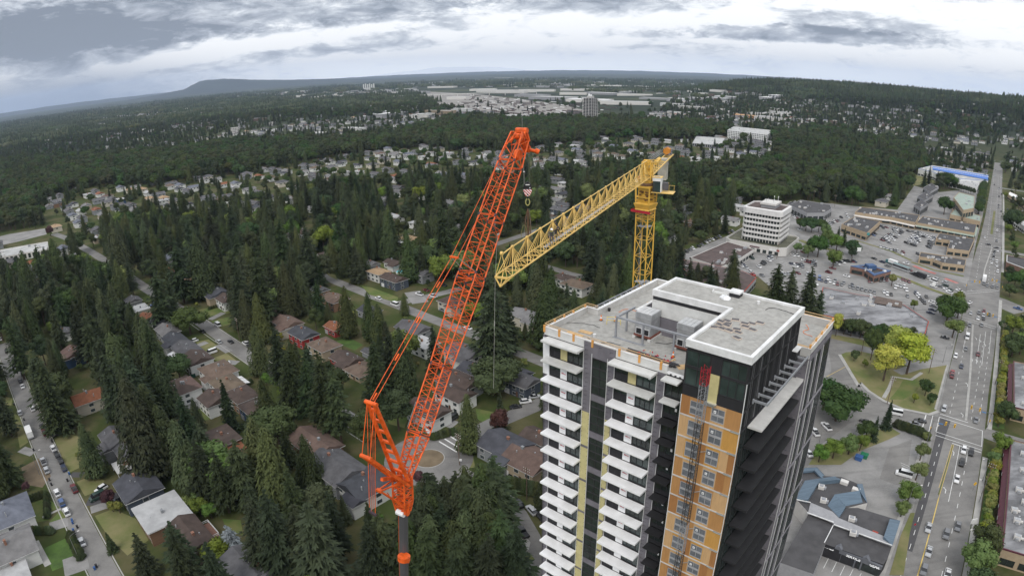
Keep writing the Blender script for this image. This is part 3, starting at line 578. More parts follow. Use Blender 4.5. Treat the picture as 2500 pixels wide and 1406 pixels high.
def hook():
    z=hb.z; e=empty('hook_block',(hb.x,hb.y,z),0,'black hook block with red and white chevrons hanging from the orange jib','hook block')
    c=MB(); pts=[(-.62,-.1),(-.66,.35),(-.45,.8),(0,1.15),(.45,.8),(.66,.35),(.62,-.1)]
    c.v=[]; n=len(pts); c.add([(x,-.22,y) for x,y in pts]+[(x,.22,y) for x,y in pts],[tuple(range(n)),tuple(range(n,2*n))[::-1]]+[(i,n+i,n+(i+1)%n,(i+1)%n) for i in range(n)]); c.box(-.3,-.235,.62,.3,-.22,.76,1); c.box(.25,-.235,.2,.42,-.22,.3,1); c.build('cheek_plate',[BLK,WHITE],e)
    pts=[(-.62,0),(-.62,-.32),(-.42,-.42),(-.5,-.6),(-.3,-.95),(0,-1.05),(.3,-.95),(.5,-.6),(.42,-.42),(.62,-.32),(.62,0)]
    c=MB(); n=len(pts); c.add([(x,-.25,y) for x,y in pts]+[(x,.25,y) for x,y in pts],[tuple(range(n)),tuple(range(n,2*n))[::-1]]+[(i,n+i,n+(i+1)%n,(i+1)%n) for i in range(n)],0)
    def clip(poly,a,b,cc):   # keep a*x+b*y<=cc
        out=[]
        for i in range(len(poly)):
            p,q=poly[i],poly[(i+1)%len(poly)]; fp,fq=a*p[0]+b*p[1]-cc,a*q[0]+b*q[1]-cc
            if fp<=0: out.append(p)
            if fp*fq<0: s=fp/(fp-fq); out.append((p[0]+(q[0]-p[0])*s,p[1]+(q[1]-p[1])*s))
        return out
    hull=[(-.62,0),(-.62,-.32),(-.5,-.6),(-.3,-.95),(0,-1.05),(.3,-.95),(.5,-.6),(.62,-.32),(.62,0)]
    for k in range(-4,5):
        q=clip(clip(hull,1,1,k*.42+.2),-1,-1,-(k*.42))
        if len(q)>2: c.add([(x,-.256,y) for x,y in q],[tuple(range(len(q)))],1)
    c.lathe([(0,0),(.12,0)],n=10,m=2); c.v[-20:]=[(x,-.262,-.78+y) for x,y,z in c.v[-20:]]
    c.build('chevron_plate',[WHITE,mat('chevron_red',(.6,.05,.03),.6),BLK],e)
    c=MB(); c.beam((0,0,-1.0),(0,0,-1.5),.1,n=8); c.build('shank',BLK,e)
    c=MB(); prev=None
    for i in range(15):
        a=2*math.pi*i/14; p=(.3*math.sin(a),0,-1.95+.5*math.cos(a)); 
        if prev: c.beam(prev,p,.085,n=6)
        prev=p
    c.build('hook',mat('pale_yellow_hook',(.42,.40,.15),.6),e)
    # slings
    e.scale=(.78,.78,.78); s=empty('chain_slings',(hb.x,hb.y,z-2.3),0,'brown chain slings hanging in a bundle under the hook','slings')
    c=MB(); random.seed(2)
    for i in range(9):
        a=random.uniform(-.35,.35); b=random.uniform(-.2,.2); c.beam((0,0,0),(a,b,-1.2),.05); c.beam((a,b,-1.2),(a*.8+.05,b,-3.4-random.uniform(0,.5)),.06)
    c.build('chains',BROWN,s); c=MB(); c.beam((-.1,0,-.3),(-.75,.2,-5.5),.018); c.beam((.15,0,0),(.5,0,-3.6),.018); c.build('tag_lines',ROPE,s)
    c=MB(); n0=NOSE-Vector((hb.x,hb.y,z))
    for x in (-.5,-.4): c.beam((x,0,.4),(n0.x-.4+x*.3,n0.y,n0.z),.025)
    c.beam((.35,0,.6),(n0.x+.2,n0.y,n0.z),.014); c.build('hoist_rope',ROPE,e)
    c=MB(); c.lathe([(.001,-.14),(.12,-.05),(.12,.05),(.001,.14)],n=8); c.build('counter_ball',WHITE,e,loc=(-.5,0,2.6))
hook()
# ---- yellow tower crane
TC0=atd(1572,600,100.5); TC0.z=0
TCR=empty('tower_crane',TC0,0,'yellow flat top tower crane beside the tower, its jib pointing towards the orange crane','tower crane')
JD=Vector((-.8,47.2,0))-TC0; JL=JD.length; JD.normalize(); JW=Vector((-JD.y,JD.x,0)); ZU=Vector((0,0,1))
def mkt(c,name,mats,parent=TCR,**k): return c.build(name,mats,parent,**k)
def tower_crane():
    ang=GA
    E1=UA; E2=UB
    z=0
    while z<96:
        z2=min(z+11.8,96.3); c=MB(); lattice(c,(0,0,z),(0,0,z2),2.2,2.2,2.2,2.2,E1,E2,4 if z>20 else 3,.11,.055,xx=False); mkt(c,'mast_section',YELC); z=z2
        if z>96: break
    c=MB()
    for k in range(34):
        zz=96-k*.9; x=-.5
        c.beam(Vector((0,0,zz))+E1*-.7+E2*-.2,Vector((0,0,zz))+E1*-.7+E2*.2,.02)
    for a in (-.2,.2): c.beam(Vector((0,0,60))+E1*-.7+E2*a,Vector((0,0,96))+E1*-.7+E2*a,.03)
    mkt(c,'ladder',GALV)
    for zz in (93.5,84,74,64): c=MB(); c.add([Vector((0,0,zz))+E1*a+E2*b for a,b in ((-1,-1),(1,-1),(1,1),(-.2,1),(-.2,.2),(-1,.2))],[(0,1,2,3,4,5)]); mkt(c,'rest_platform',GALVD)
    def ring(c,z0,z1,w0,w1,m=0):
        vs=[Vector((0,0,zz))+E1*a*w+E2*b*w for zz,w in ((z0,w0),(z1,w1)) for a,b in ((-1,-1),(1,-1),(1,1),(-1,1))]; c.add(vs,[(0,1,5,4),(1,2,6,5),(2,3,7,6),(3,0,4,7),(4,5,6,7),(3,2,1,0)],m)
    c=MB(); ring(c,96.3,96.5,1.3,1.2); ring(c,96.5,97.3,1.2,1.45); ring(c,97.3,97.5,1.45,1.0); mkt(c,'collar',YELC)
    c=MB(); 
    for a,b in ((-1,-1),(1,-1),(1,1),(-1,1)):
        pass
    for E,F in ((E1,E2),(E2,E1)):
        for sgn in (-1,1):
            if (E is E1 and sgn>0) or (E is E2 and sgn>0): continue
            o=Vector((0,0,96.2)); c.add([o+E*1.35*sgn+F*-1.7,o+E*1.35*sgn+F*1.7,o+E*1.75*sgn+F*1.75+ZU*-.25,o+E*1.75*sgn+F*-1.75+ZU*-.25,o+E*1.75*sgn+F*1.75+ZU*.15,o+E*1.75*sgn+F*-1.75+ZU*.15],[(0,1,2,3),(3,2,4,5)],0)
    mkt(c,'red_skirt',RED)
    c=MB(); ring(c,97.5,98.0,1.0,1.15); ring(c,98.0,99.9,.95,.95); ring(c,99.9,100.2,1.35,1.35); 
    for a,b in ((-1,-1),(1,-1),(1,1),(-1,1)):
        c.beam(Vector((0,0,97.5))+E1*a*1.2+E2*b*1.2,Vector((0,0,99.9))+E1*a*1.25+E2*b*1.25,.16); c.beam(Vector((0,0,98.4))+E1*a*1.2+E2*b*1.2,Vector((0,0,98.4))+E1*b*-1.2+E2*a*1.2,.13)
    mkt(c,'slewing_frame',YELC)
    BM=mat('brown_machinery',(.16,.08,.03),.7,.3,3); random.seed(6)
    for i in range(14): c=MB(); p=Vector((0,0,98+random.random()*1.6))+E1*random.uniform(-1.3,1.3)+E2*-1.15; c.beam(p,p+E1*.3,.15); mkt(c,'slewing_motor',BM)
    for i in range(12): c=MB(); p=Vector((0,0,98+random.random()*1.6))+E2*random.uniform(-1.3,1.3)+E1*1.15; c.beam(p,p+E2*.3,.14); mkt(c,'slewing_motor',BM)
    c=MB(); c.lathe([(1.2,100.2),(1.25,100.45),(1.1,100.7)],n=18); mkt(c,'slew_ring',BROWN)
    # slewing platform with cab
    rt=JW if JW.dot(Vector((1,0,0)))>0 else -JW
    c=MB(); lattice(c,(0,0,100.7),(0,0,104.0),1.5,1.5,1.4,1.4,JD,JW,2,.12,.07,xx=False)
    for i in range(6): p=Vector((0,0,101+i*.5)); c.beam(p-JW*.6,p+JW*.6,.12)
    c.beam(Vector((0,0,100.8))+rt*-2.2,Vector((0,0,100.8))+rt*3.6,.1); c.beam(Vector((0,0,99.4))+rt*.9-JD*.6,Vector((0,0,99.4))+rt*3.3-JD*.6,.06); c.beam(Vector((0,0,100.7))+rt*1.0,Vector((0,0,99.4))+rt*1.2,.1)
    mkt(c,'slewing_tower',YELC)
    c=MB(); o=Vector((0,0,101.3))+rt*-1.2; c.beam(o-JD*.5,o+JD*.7,.35,n=6); mkt(c,'red_housing',RED)
    c=MB(); o=Vector((0,0,101.0))+rt*-1.5+JD*.3; c.beam(o-JD*.3,o+JD*.3,.28,n=8); mkt(c,'white_drum',WHITE)
    cab=Vector((0,0,99.5))+rt*1.9+JD*.9
    def cb(c,x0,y0,z0,x1,y1,z1,m=0):
        vs=[cab+rt*(x*.82)+(-JD)*(y*.85)+ZU*(z*.88) for z in (z0,z1) for x,y in ((x0,y0),(x1,y0),(x1,y1),(x0,y1))]; c.add(vs,[(0,3,2,1),(4,5,6,7),(0,1,5,4),(1,2,6,5),(2,3,7,6),(3,0,4,7)],m)
    ob=MB(); cb(ob,-.75,-.7,0,.75,.9,2.35,0); cabo=mkt(ob,'cab',GLASSW)
    c=MB(); cb(c,-.85,-.8,2.35,.85,1.0,2.5); cb(c,.75,-.75,0,.9,1.0,2.35); cb(c,-.85,-.8,2.5,.85,.1,2.56); cb(c,-.8,-.76,1.95,.75,-.7,2.35); mkt(c,'cab_frame',WHITEM)
    c=MB(); cb(c,-.9,-.85,2.56,.95,1.1,2.68); mkt(c,'cab_roof',YELP)
    c=MB(); cb(c,-.6,-.6,2.681,.6,.2,2.7); mkt(c,'roof_window',GREYG)
    c=MB(); cb(c,1.0,.4,.3,2.0,1.4,1.6); mkt(c,'electric_cabinet',mat('dark_cabinet',(.10,.10,.11),.6))
    c=MB(); 
    for x in (1.0,2.0,3.0): cb(c,x,1.7,-.1,x+.05,1.75,1.0)
    cb(c,1.0,1.7,.95,3.2,1.75,1.0); cb(c,-1.0,-1.0,-.15,3.3,1.9,-.05); mkt(c,'walkway',YELP)
    # jib, triangular: two bottom chords, one top chord
    n=17; x0=1.2; z0=101.6; wb=.66
    def bc(x,s): return JD*x+JW*(s*wb)+ZU*(z0+.55*x/JL)
    def tcx(x): return JD*x+ZU*(z0+2.6-.1*x/JL)
    secs=4; per=(JL-x0-.6)/n
    for sct in range(4):
        c=MB(); i0=[0,5,9,13][sct]; i1=[5,9,13,17][sct]
        for i in range(i0,i1):
            a=x0+per*i; b=a+per; mid=(a+b)/2
            for s in (-1,1):
                c.beam(bc(a,s),bc(b,s),.07); 
                for q in (a,a+per/4,b-per/4,b): c.beam(tcx(mid),bc(q,s),.032)
                c.beam(tcx(mid),bc(mid,s),.028)
            c.beam(tcx(mid-per if i>0 else mid),tcx(mid),.06); c.beam(tcx(mid)-JD*.15,tcx(mid)+JD*.15,.13)
            for q in range(2): c.beam(bc(a+per*q/2,-1),bc(a+per*(q+1)/2,1),.03); c.beam(bc(a+per*q/2,1),bc(a+per*(q+.5)/2,-1),.03); c.beam(bc(a+per*q/2,-1),bc(a+per*q/2,1),.035)
        if sct==0: c.beam(tcx(-.2),tcx(x0+per/2),.08)
        mkt(c,'jib_section',YELP)
    c=MB(); e0=JL-.6
    for s in (-1,1): c.beam(bc(e0,s),bc(JL+.1,s*.8),.08); c.beam(bc(JL+.1,s*.8),JD*(JL+.3)+ZU*(z0-.15),.06); c.beam(bc(e0-1.2,s),JD*(JL+.3)+ZU*(z0-.15),.05)
    c.beam(bc(JL+.1,-.8),bc(JL+.1,.8),.11); c.beam(tcx(e0-per/2),tcx(JL-.1)+ZU*-.1,.06); c.beam(tcx(JL-.1),bc(JL+.1,.8),.035); c.beam(tcx(JL-.1),bc(JL+.1,-.8),.035); c.beam(tcx(JL-.1)-JW*.1,tcx(JL-.1)+JW*.1,.16,n=8)
    mkt(c,'jib_tip',YELP)
    c=MB(); c.add([bc(x0+per*6.2,-.3)+ZU*.02,bc(x0+per*6.2,.3)+ZU*.02,bc(JL-per*3,.3)+ZU*.02,bc(JL-per*3,-.3)+ZU*.02],[(0,1,2,3)]); mkt(c,'catwalk',GALVD)
    # counter jib
    c=MB(); L2=21
    def q(x,y,z): return -JD*x+JW*y+ZU*(z0+z)
    for s in (-.7,.7): c.beam(q(-.5,s,0),q(L2,s,1.1),.12); c.beam(q(0,s,2.3),q(7,s,1.5),.09)
    for i in range(11): x=i*2.; c.beam(q(x,-.7,.9*x/L2),q(x,.7,.9*x/L2),.08); c.beam(q(x,-.7,.9*x/L2),q(min(x+2,L2),.7,.9*(x+2)/L2),.05)
    for i in range(4): x=i*1.8; c.beam(q(x,-.7,.1),q(x+.9,-.7,2.1-.1*x),.06); c.beam(q(x+1.8,-.7,.1),q(x+.9,-.7,2.1-.1*x),.06); c.beam(q(x,.7,.1),q(x+.9,.7,2.1-.1*x),.06)
    mkt(c,'counter_jib',YELP)
    c=MB(); 
    for x in range(8,20,1):
        for s in (-1.5,-1.1): c.beam(q(x,s,1),q(x,s,2.1),.03)
    for s in (-1.5,-1.1):
        for z in (1.5,2.1): c.beam(q(8,s,z),q(19.5,s,z),.03)
    mkt(c,'handrail',GALV)
    c=MB(); c.beam(q(19,-.3,1.9),q(20.5,-.3,1.9),.7,n=6); mkt(c,'winch',mat('orange_winch',(.5,.2,.03),.6)); c=MB(); c.beam(q(9,-.4,1.0),q(12,-.3,1.3),.4,n=6); mkt(c,'winch',YELC)
    c=MB()
    for i in range(2): x=L2-6.3+i*.9; vs=[q(x+dx,y,z) for z in (-2.9,1.0) for dx,y in ((0,-1.0),(.75,-1.0),(.75,.6),(0,.6))]; c.add(vs,[(0,3,2,1),(4,5,6,7),(0,1,5,4),(1,2,6,5),(2,3,7,6),(3,0,4,7)])
    mkt(c,'counterweight',mat('cream_concrete',(.42,.40,.34),.8,.1,1))
    c=MB(); 
    for i in range(5): c.beam(ZU*(z0+.3)+JW*random.uniform(-.8,.8),ZU*(z0+2.7)+JW*random.uniform(-.6,.6),.09)
    c.beam(ZU*(z0+2.6)-JW*.5,ZU*(z0+2.6)+JW*.5,.14,n=8); c.beam(ZU*(z0+2.6),-JD*9+ZU*(z0+1.6),.09); c.beam(ZU*(z0+1)-JW*.5-JD*1,ZU*(z0+1)+JW*.5-JD*1,.25,n=8); mkt(c,'apex_frame',YELC)
    return bc,tcx,per,x0,z0
BC,TCX,PER,X0,ZJ=tower_crane()
c=MB(); c.lathe([(.001,-.1),(.16,-.05),(.16,.05),(.001,.1)],n=8); tp=TC0+TCX(JL-.1)
c=MB(); p0=TC0+BC(JL+.1,-.8); low=atd(1205,948,p0.xy.length); c.beam((0,0,0),low-p0,.02); c.beam((low-p0)*.38,(low-p0)*.42,.05); c.beam((0,0,0),(.25,.2,3.4),.018); c.beam((.22,.2,3.4),(.4,.2,3.5),.07)
c.build('tag_line',ROPE,loc=p0,label='thin pale rope hanging from the tip of the yellow jib',cat='rope')
c=MB(); t0=TC0+TCX(X0+PER*15.5); pr=(0,0,0)
for i in range(9):
    a=math.pi*i/8; p=(-.25+.25*math.cos(a)-.0,0,.9*math.sin(a)*1.2); c.beam(pr,p,.025) if i else None; pr=p
c.build('lifting_strop',mat('olive_strop',(.2,.19,.08),.9),loc=t0,label='looped olive strop standing on the top chord of the yellow jib',cat='strop')
# ---- workers on the jib (skinned figures)
def figure(name,loc,joints,bones,mats,rz,label,hat,vest=None):
    e=empty(name,loc,rz,label,'person')
    me=bpy.data.meshes.new('body'); me.from_pydata([j[0] for j in joints],bones,[]); o=bpy.data.objects.new('body',me); COL.objects.link(o); o.parent=e
    sk=o.modifiers.new('skin','SKIN'); me.materials.append(mats)
    for i,j in enumerate(joints):
        v=me.skin_vertices[0].data[i]; v.radius=(j[1],j[1]*(j[2] if len(j)>2 else 1)); v.use_root=(i==0)
    o.modifiers.new('sub','SUBSURF').levels=1; o.modifiers['sub'].render_levels=1
    return e
def worker(loc,rz,label,lean,shirt,trou,hatc,arm=1.0,harness=False):
    # pelvis root at origin height .92
    L=lean; sh=(.0,-math.sin(L)*.5,.92+math.cos(L)*.5); nk=(0,-math.sin(L)*.58,.92+math.cos(L)*.58); 
    J=[((0,0,.92),.15,.8),((0,-math.sin(L)*.25,.92+math.cos(L)*.25),.14,.85),(sh,.17,.7),(nk,.06),
       ((-.1,0,.88),.1),((-.12,-.12,.48),.07),((-.12,.0,.08),.05),((-.12,-.17,.04),.045),
       ((.1,0,.88),.1),((.14,.05,.48),.07),((.14,.18,.08),.05),((.14,.02,.04),.045),
       ((-.2,sh[1],sh[2]-.02),.065),((-.27,sh[1]-.12,sh[2]-.26),.045),((-.2,sh[1]-.38*arm,sh[2]-.36),.035),
       ((.2,sh[1],sh[2]-.02),.065),((.27,sh[1]-.12,sh[2]-.26),.045),((.18,sh[1]-.38*arm,sh[2]-.36),.035)]
    B=[(0,1),(1,2),(2,3),(0,4),(4,5),(5,6),(6,7),(0,8),(8,9),(9,10),(10,11),(2,12),(12,13),(13,14),(2,15),(15,16),(16,17)]
    e=figure('person',loc,J,B,trou,rz,label,hatc)
    top=MB(); 
    rings=[]
    for t,rx,ry in ((.02,.19,.14),(.25,.175,.13),(.45,.21,.14),(.56,.12,.09)):
        cy=-math.sin(L)*t; cz=.92+math.cos(L)*t
        rings.append([(rx*math.cos(a)*1.02,cy+ry*math.sin(a)*math.cos(L),cz+ry*math.sin(a)*-math.sin(L)) for a in [2*math.pi*i/12 for i in range(12)]])
    vs=[p for r in rings for p in r]; top.add(vs,[(k*12+i,k*12+(i+1)%12,(k+1)*12+(i+1)%12,(k+1)*12+i) for k in range(3) for i in range(12)]+[tuple(range(36,48))])
    top.build('jacket',shirt,e)
    hx,hy,hz=0,nk[1]-math.sin(L)*.14-.02,nk[2]+.13
    hd=MB(); hd.lathe([(.001,-.12),(.06,-.11),(.085,-.04),(.088,.03),(.07,.09),(.001,.12)],n=12); hd.box(-.015,-.115,-.03,.015,-.08,.01); hd.box(-.1,-.02,-.03,-.08,.02,.02); hd.box(.08,-.02,-.03,.1,.02,.02)
    hd.v=[(x,y,z) for x,y,z in hd.v]; hd.build('head',mat('skin',(.45,.28,.2),.6),e,loc=(hx,hy,hz))
    ht=MB(); ht.lathe([(.15,.03),(.115,.045),(.11,.1),(.07,.15),(.001,.17)],n=14); ht.build('hard_hat',hatc,e,loc=(hx,hy,hz+.0))
    for sx in (-1,1):
        h=MB(); px,py,pz=(.2 if sx<0 else .18)*sx,sh[1]-.38*arm,sh[2]-.36
        h.box(px-.04,py-.1,pz-.02,px+.04,py,pz+.02)
        for k in range(4): h.beam((px-.03+k*.02,py-.1,pz),(px-.03+k*.02,py-.15,pz-.03),.009); h.beam((px-.03+k*.02,py-.15,pz-.03),(px-.03+k*.02,py-.145,pz-.06),.008)
        h.beam((px-.04*sx,py-.03,pz),(px-.06*sx,py-.1,pz-.02),.011); h.build('hand',_mats['skin'],e)
    if harness:
        b=MB(); b.beam((-.14,-.13,1.0),(.1,-.17-math.sin(L)*.4,1.36),.022); b.beam((.14,-.13,1.0),(-.1,-.17-math.sin(L)*.4,1.36),.022); b.box(-.2,-.15,.9,.2,.15,.97); b.box(.18,-.1,.72,.3,.1,.92); b.build('harness',BLK,e)
    return e
HIVIS=mat('hi_vis_yellow',(.62,.66,.20),.7,.05); NAVY=mat('navy_trousers',(.03,.035,.06),.8,.1,3); DKJ=mat('dark_jacket',(.03,.03,.035),.8,.15,3)
jrz=math.atan2(JD.y,JD.x)
worker(TC0+BC(X0+PER*13.9,.55)+ZU*.08,jrz+math.pi*.62,'worker with a white hard hat and pale yellow vest leaning over the top chord of the jib',.55,HIVIS,mat('grey_trousers',(.12,.12,.13),.8),WHITE)
worker(TC0+BC(X0+PER*13.15,-.25)+ZU*.08,jrz-math.pi*.45,'worker in dark jacket and navy trousers standing on the jib deck',.25,DKJ,NAVY,DKF,harness=True)
worker(TC0+BC(X0+PER*13.55,.2)+ZU*.08,jrz+math.pi*.9,'worker in black with a harness crouched between his two workmates on the jib',.85,DKJ,DKJ,DKF,harness=True)
# ------------------------------------------------------------------ frames of reference on the ground
TL=Vector((3.99,72.5,0))
def W(s,t,z=0.): return TL+UA*s+UB*t+Vector((0,0,z))          # street grid -> world
def S(p): v=Vector((p[0],p[1],0))-TL; return v.dot(UA),v.dot(UB)
def cA(x,y,z=0): return at(x/2.93,480+y/2.93,z)
def cB(x,y,z=0): return at(x/2.894,920+y/2.894,z)
def cC(x,y,z=0): return at(600+x/2.93,480+y/2.93,z)
def cD(x,y,z=0): return at(600+x/2.893,920+y/2.893,z)
def cE(x,y,z=0): return at(1860+x/2.894,920+y/2.894,z)
def cF(x,y,z=0): return at(1940+x/3.514,600+y/3.514,z)
def cG(x,y,z=0): return at(1640+x/2.907,380+y/2.907,z)
def cP(x,y,z=0): return at(x,y,z)
RA=rad(41.6); RO=Vector((132.34,130.86,0)); RD=Vector((math.sin(RA),math.cos(RA),0)); RR=Vector((math.cos(RA),-math.sin(RA),0))
def R(x,y,z=0.): return RO+RR*x+RD*y+Vector((0,0,z))           # arterial road frame
# occupancy raster (1.5 m cells) in street-grid coordinates, and the photo raster of what must stay visible
CS=1.5; S0,T0=-1000.,-200.; NX,NY=1500,1300; OCC=np.zeros((NX,NY),bool)
def occ_poly(pts,buf=0.):
    P=np.array([S(p) for p in pts]); a=np.floor((P.min(0)-buf-(S0,T0))/CS).astype(int); b=np.ceil((P.max(0)+buf-(S0,T0))/CS).astype(int)
    a=np.clip(a,0,(NX-1,NY-1)); b=np.clip(b,0,(NX-1,NY-1))
    if (b<=a).any(): return
    X,Y=np.meshgrid(S0+(np.arange(a[0],b[0])+.5)*CS,T0+(np.arange(a[1],b[1])+.5)*CS,indexing='ij')
    ins=np.zeros(X.shape,bool); n=len(P); dm=np.full(X.shape,1e9)
    for i in range(n):
        x1,y1=P[i]; x2,y2=P[(i+1)%n]
        c=((y1>Y)!=(y2>Y)); ins^=c&(X<(x2-x1)*(Y-y1)/((y2-y1) if y2!=y1 else 1e-9)+x1)
        if buf>0:
            L2=(x2-x1)**2+(y2-y1)**2+1e-9; u=np.clip(((X-x1)*(x2-x1)+(Y-y1)*(y2-y1))/L2,0,1); dm=np.minimum(dm,np.hypot(X-x1-u*(x2-x1),Y-y1-u*(y2-y1)))
    OCC[a[0]:b[0],a[1]:b[1]]|=ins|(dm<buf)
def occ_free(s,t,r):
    i,j=int((s-S0)/CS),int((t-T0)/CS); k=max(0,int(r/CS))
    if i-k<0 or j-k<0 or i+k>=NX or j+k>=NY: return True
    return not OCC[i-k:i+k+1,j-k:j+k+1].any()
VW,VH=313,176; VIS=np.zeros((VH,VW),bool)
def vis_circ(x,y,r,ry=None):
    ry=ry or r; X,Y=np.meshgrid((np.arange(VW)+.5)*8,(np.arange(VH)+.5)*8); VIS[((X-x)/r)**2+((Y-y)/ry)**2<1]=True
def vis_line(pts,r):
    for (x0,y0),(x1,y1) in zip(pts,pts[1:]):
        n=int(max(abs(x1-x0),abs(y1-y0))/8)+1
        for i in range(n+1): vis_circ(x0+(x1-x0)*i/n,y0+(y1-y0)*i/n,r)
# ------------------------------------------------------------------ ground and paving materials
def ground_mat():
    m=bpy.data.materials.new('ground'); m.use_nodes=True; nt=m.node_tree; N=NT(nt); b=nt.nodes['Principled BSDF']; b.inputs['Roughness'].default_value=.95; b.inputs['Specular IOR Level'].default_value=.1
    g=N.n('ShaderNodeNewGeometry'); pos=g.outputs['Position']; sp=N.n('ShaderNodeSeparateXYZ'); nt.links.new(pos,sp.inputs[0]); dist=N.m('SQRT',N.m('ADD',N.m('POWER',sp.outputs[0],2.0),N.m('POWER',sp.outputs[1],2.0)))
    n1=N.noise(pos,.05,6,.6); n2=N.noise(pos,.6,4,.6); n3=N.noise(pos,.0016,5,.6); n4=N.noise(pos,.006,5,.65); n5=N.noise(pos,.03,3,.6)
    near=N.mix(N.step(n1,.42,.62),c4((.055,.075,.022)),c4((.12,.105,.055))); near=N.mix(N.m('MULTIPLY',n2,.6),near,c4((.045,.055,.02)))
    far=N.mix(N.step(n3,.45,.62),c4((.028,.038,.024)),c4((.070,.082,.045))); far=N.mix(N.step(n4,.55,.66),far,c4((.05,.065,.035))); far=N.mix(N.m('MULTIPLY',N.step(n4,.60,.70),N.step(n5,.5,.58)),far,c4((.22,.22,.22)))
    nt.links.new(N.mix(N.step(dist,900,1900),near,far),b.inputs['Base Color']); return m
def asphalt_mat(name,base,dark,tone=1.):
    m=bpy.data.materials.new(name); m.use_nodes=True; nt=m.node_tree; N=NT(nt); b=nt.nodes['Principled BSDF']; b.inputs['Roughness'].default_value=.85; b.inputs['Specular IOR Level'].default_value=.25
    pos=N.n('ShaderNodeNewGeometry').outputs['Position']; mp=N.n('ShaderNodeMapping'); nt.links.new(pos,mp.inputs[0]); mp.inputs['Rotation'].default_value=(0,0,rad(-48)); mp.inputs['Scale'].default_value=(.05,.9,1)
    n1=N.noise(pos,.08,6,.65); n2=N.noise(mp.outputs[0],.5,4,.6); n3=N.noise(pos,2.5,4,.6)
    vo=N.n('ShaderNodeTexVoronoi',feature='DISTANCE_TO_EDGE'); nt.links.new(pos,vo.inputs['Vector']); vo.inputs['Scale'].default_value=.19
    c=N.mix(N.step(n1,.35,.7),c4(base),c4(dark)); c=N.mix(N.m('MULTIPLY',N.step(n2,.5,.72),.45),c,c4(tuple(x*.72 for x in dark))); c=N.mix(N.m('MULTIPLY',N.step(n3,.3,.7),.3),c,c4(tuple(x*1.2 for x in base)))
    c=N.mix(N.m('MULTIPLY',N.step(vo.outputs[0],.010,.0),.10),c,c4(tuple(x*.45 for x in dark)))
    nt.links.new(c,b.inputs['Base Color']); return m
GROUND=ground_mat(); ASPH=asphalt_mat('asphalt',(.225,.217,.205),(.135,.130,.125)); ASPD=asphalt_mat('dark_asphalt_patch',(.085,.083,.085),(.07,.068,.07)); ASPL=asphalt_mat('pale_worn_asphalt',(.28,.272,.262),(.165,.162,.157))
PAVE=mat('pavement_concrete',(.36,.35,.33),.9,.12,.3,coord='World'); PAINT=mat('road_paint_white',(.72,.72,.70),.7,.1,1.,coord='World'); PAINTY=mat('road_paint_yellow',(.62,.45,.13),.7,.1,1.,coord='World')
GRASS=mat('lawn_grass',(.075,.125,.028),.95,.1,.12,col2=(.15,.155,.055),coord='World',detail=8,bump=.4); DRY=mat('dry_grass',(.12,.14,.045),.95,.1,.1,col2=(.21,.185,.09),coord='World',detail=8,bump=.4); LUSH=mat('lush_grass',(.050,.085,.024),.95,.1,.2,col2=(.09,.16,.035),coord='World',detail=8)
DIRT=mat('bare_earth',(.17,.13,.085),.95,.2,.2,coord='World',detail=7); REDP=mat('red_lane_paint',(.42,.14,.12),.8,.15,.4,coord='World')
_lay=[0]
def sheet(name,pts,m,z,kind='structure',occ=True,buf=0.,thick=0.):
    _lay[0]+=1; z+=_lay[0]*.0002
    c=MB(); P=[(p[0],p[1]) for p in pts]; n=len(P); a=sum(P[i][0]*P[(i+1)%n][1]-P[(i+1)%n][0]*P[i][1] for i in range(n))
    if a<0: P=P[::-1]
    if thick: c.prism(P,z-thick,z)
    else: c.poly([(x,y,z) for x,y in P])
    o=c.build(name,m,kind=kind)
    if occ: occ_poly(pts,buf)
    return o
def ribbon_pts(pts,w):
    L=[];Rr=[]; n=len(pts)
    for i in range(n):
        a=pts[max(0,i-1)]; b=pts[min(n-1,i+1)]; d=Vector((b[0]-a[0],b[1]-a[1],0)).normalized(); q=Vector((-d.y,d.x,0))*w/2; p=Vector((pts[i][0],pts[i][1],0)); L.append(p+q); Rr.append(p-q)
    return L,Rr
def ribbon(name,pts,w,m,z,occ=True,buf=1.5,kind='structure',mb=None):
    _lay[0]+=1; z+=_lay[0]*.0002
    L,Rr=ribbon_pts(pts,w); c=mb or MB()
    for i in range(len(pts)-1): c.add([(Rr[i].x,Rr[i].y,z),(Rr[i+1].x,Rr[i+1].y,z),(L[i+1].x,L[i+1].y,z),(L[i].x,L[i].y,z)],[(0,1,2,3)])
    if occ:
        for i in range(len(pts)-1): occ_poly([Rr[i],Rr[i+1],L[i+1],L[i]],buf)
    return c if mb is not None else c.build(name,m,kind=kind)
def stripe(mb,a,b,w,z,m=0):
    z=max(z,.06)+.0004*(len(mb.f)%7); a,b=Vector((a[0],a[1],0)),Vector((b[0],b[1],0)); d=(b-a).normalized(); q=Vector((-d.y,d.x,0))*w/2; mb.add([(*(a-q).xy,z),(*(b-q).xy,z),(*(b+q).xy,z),(*(a+q).xy,z)],[(0,1,2,3)],m)
def dashes(mb,a,b,w,z,on,gap,m=0):
    L=(b-a).length; d=(b-a)/L; x=0
    while x<L: stripe(mb,a+d*x,a+d*min(L,x+on),w,z,m); x+=on+gap
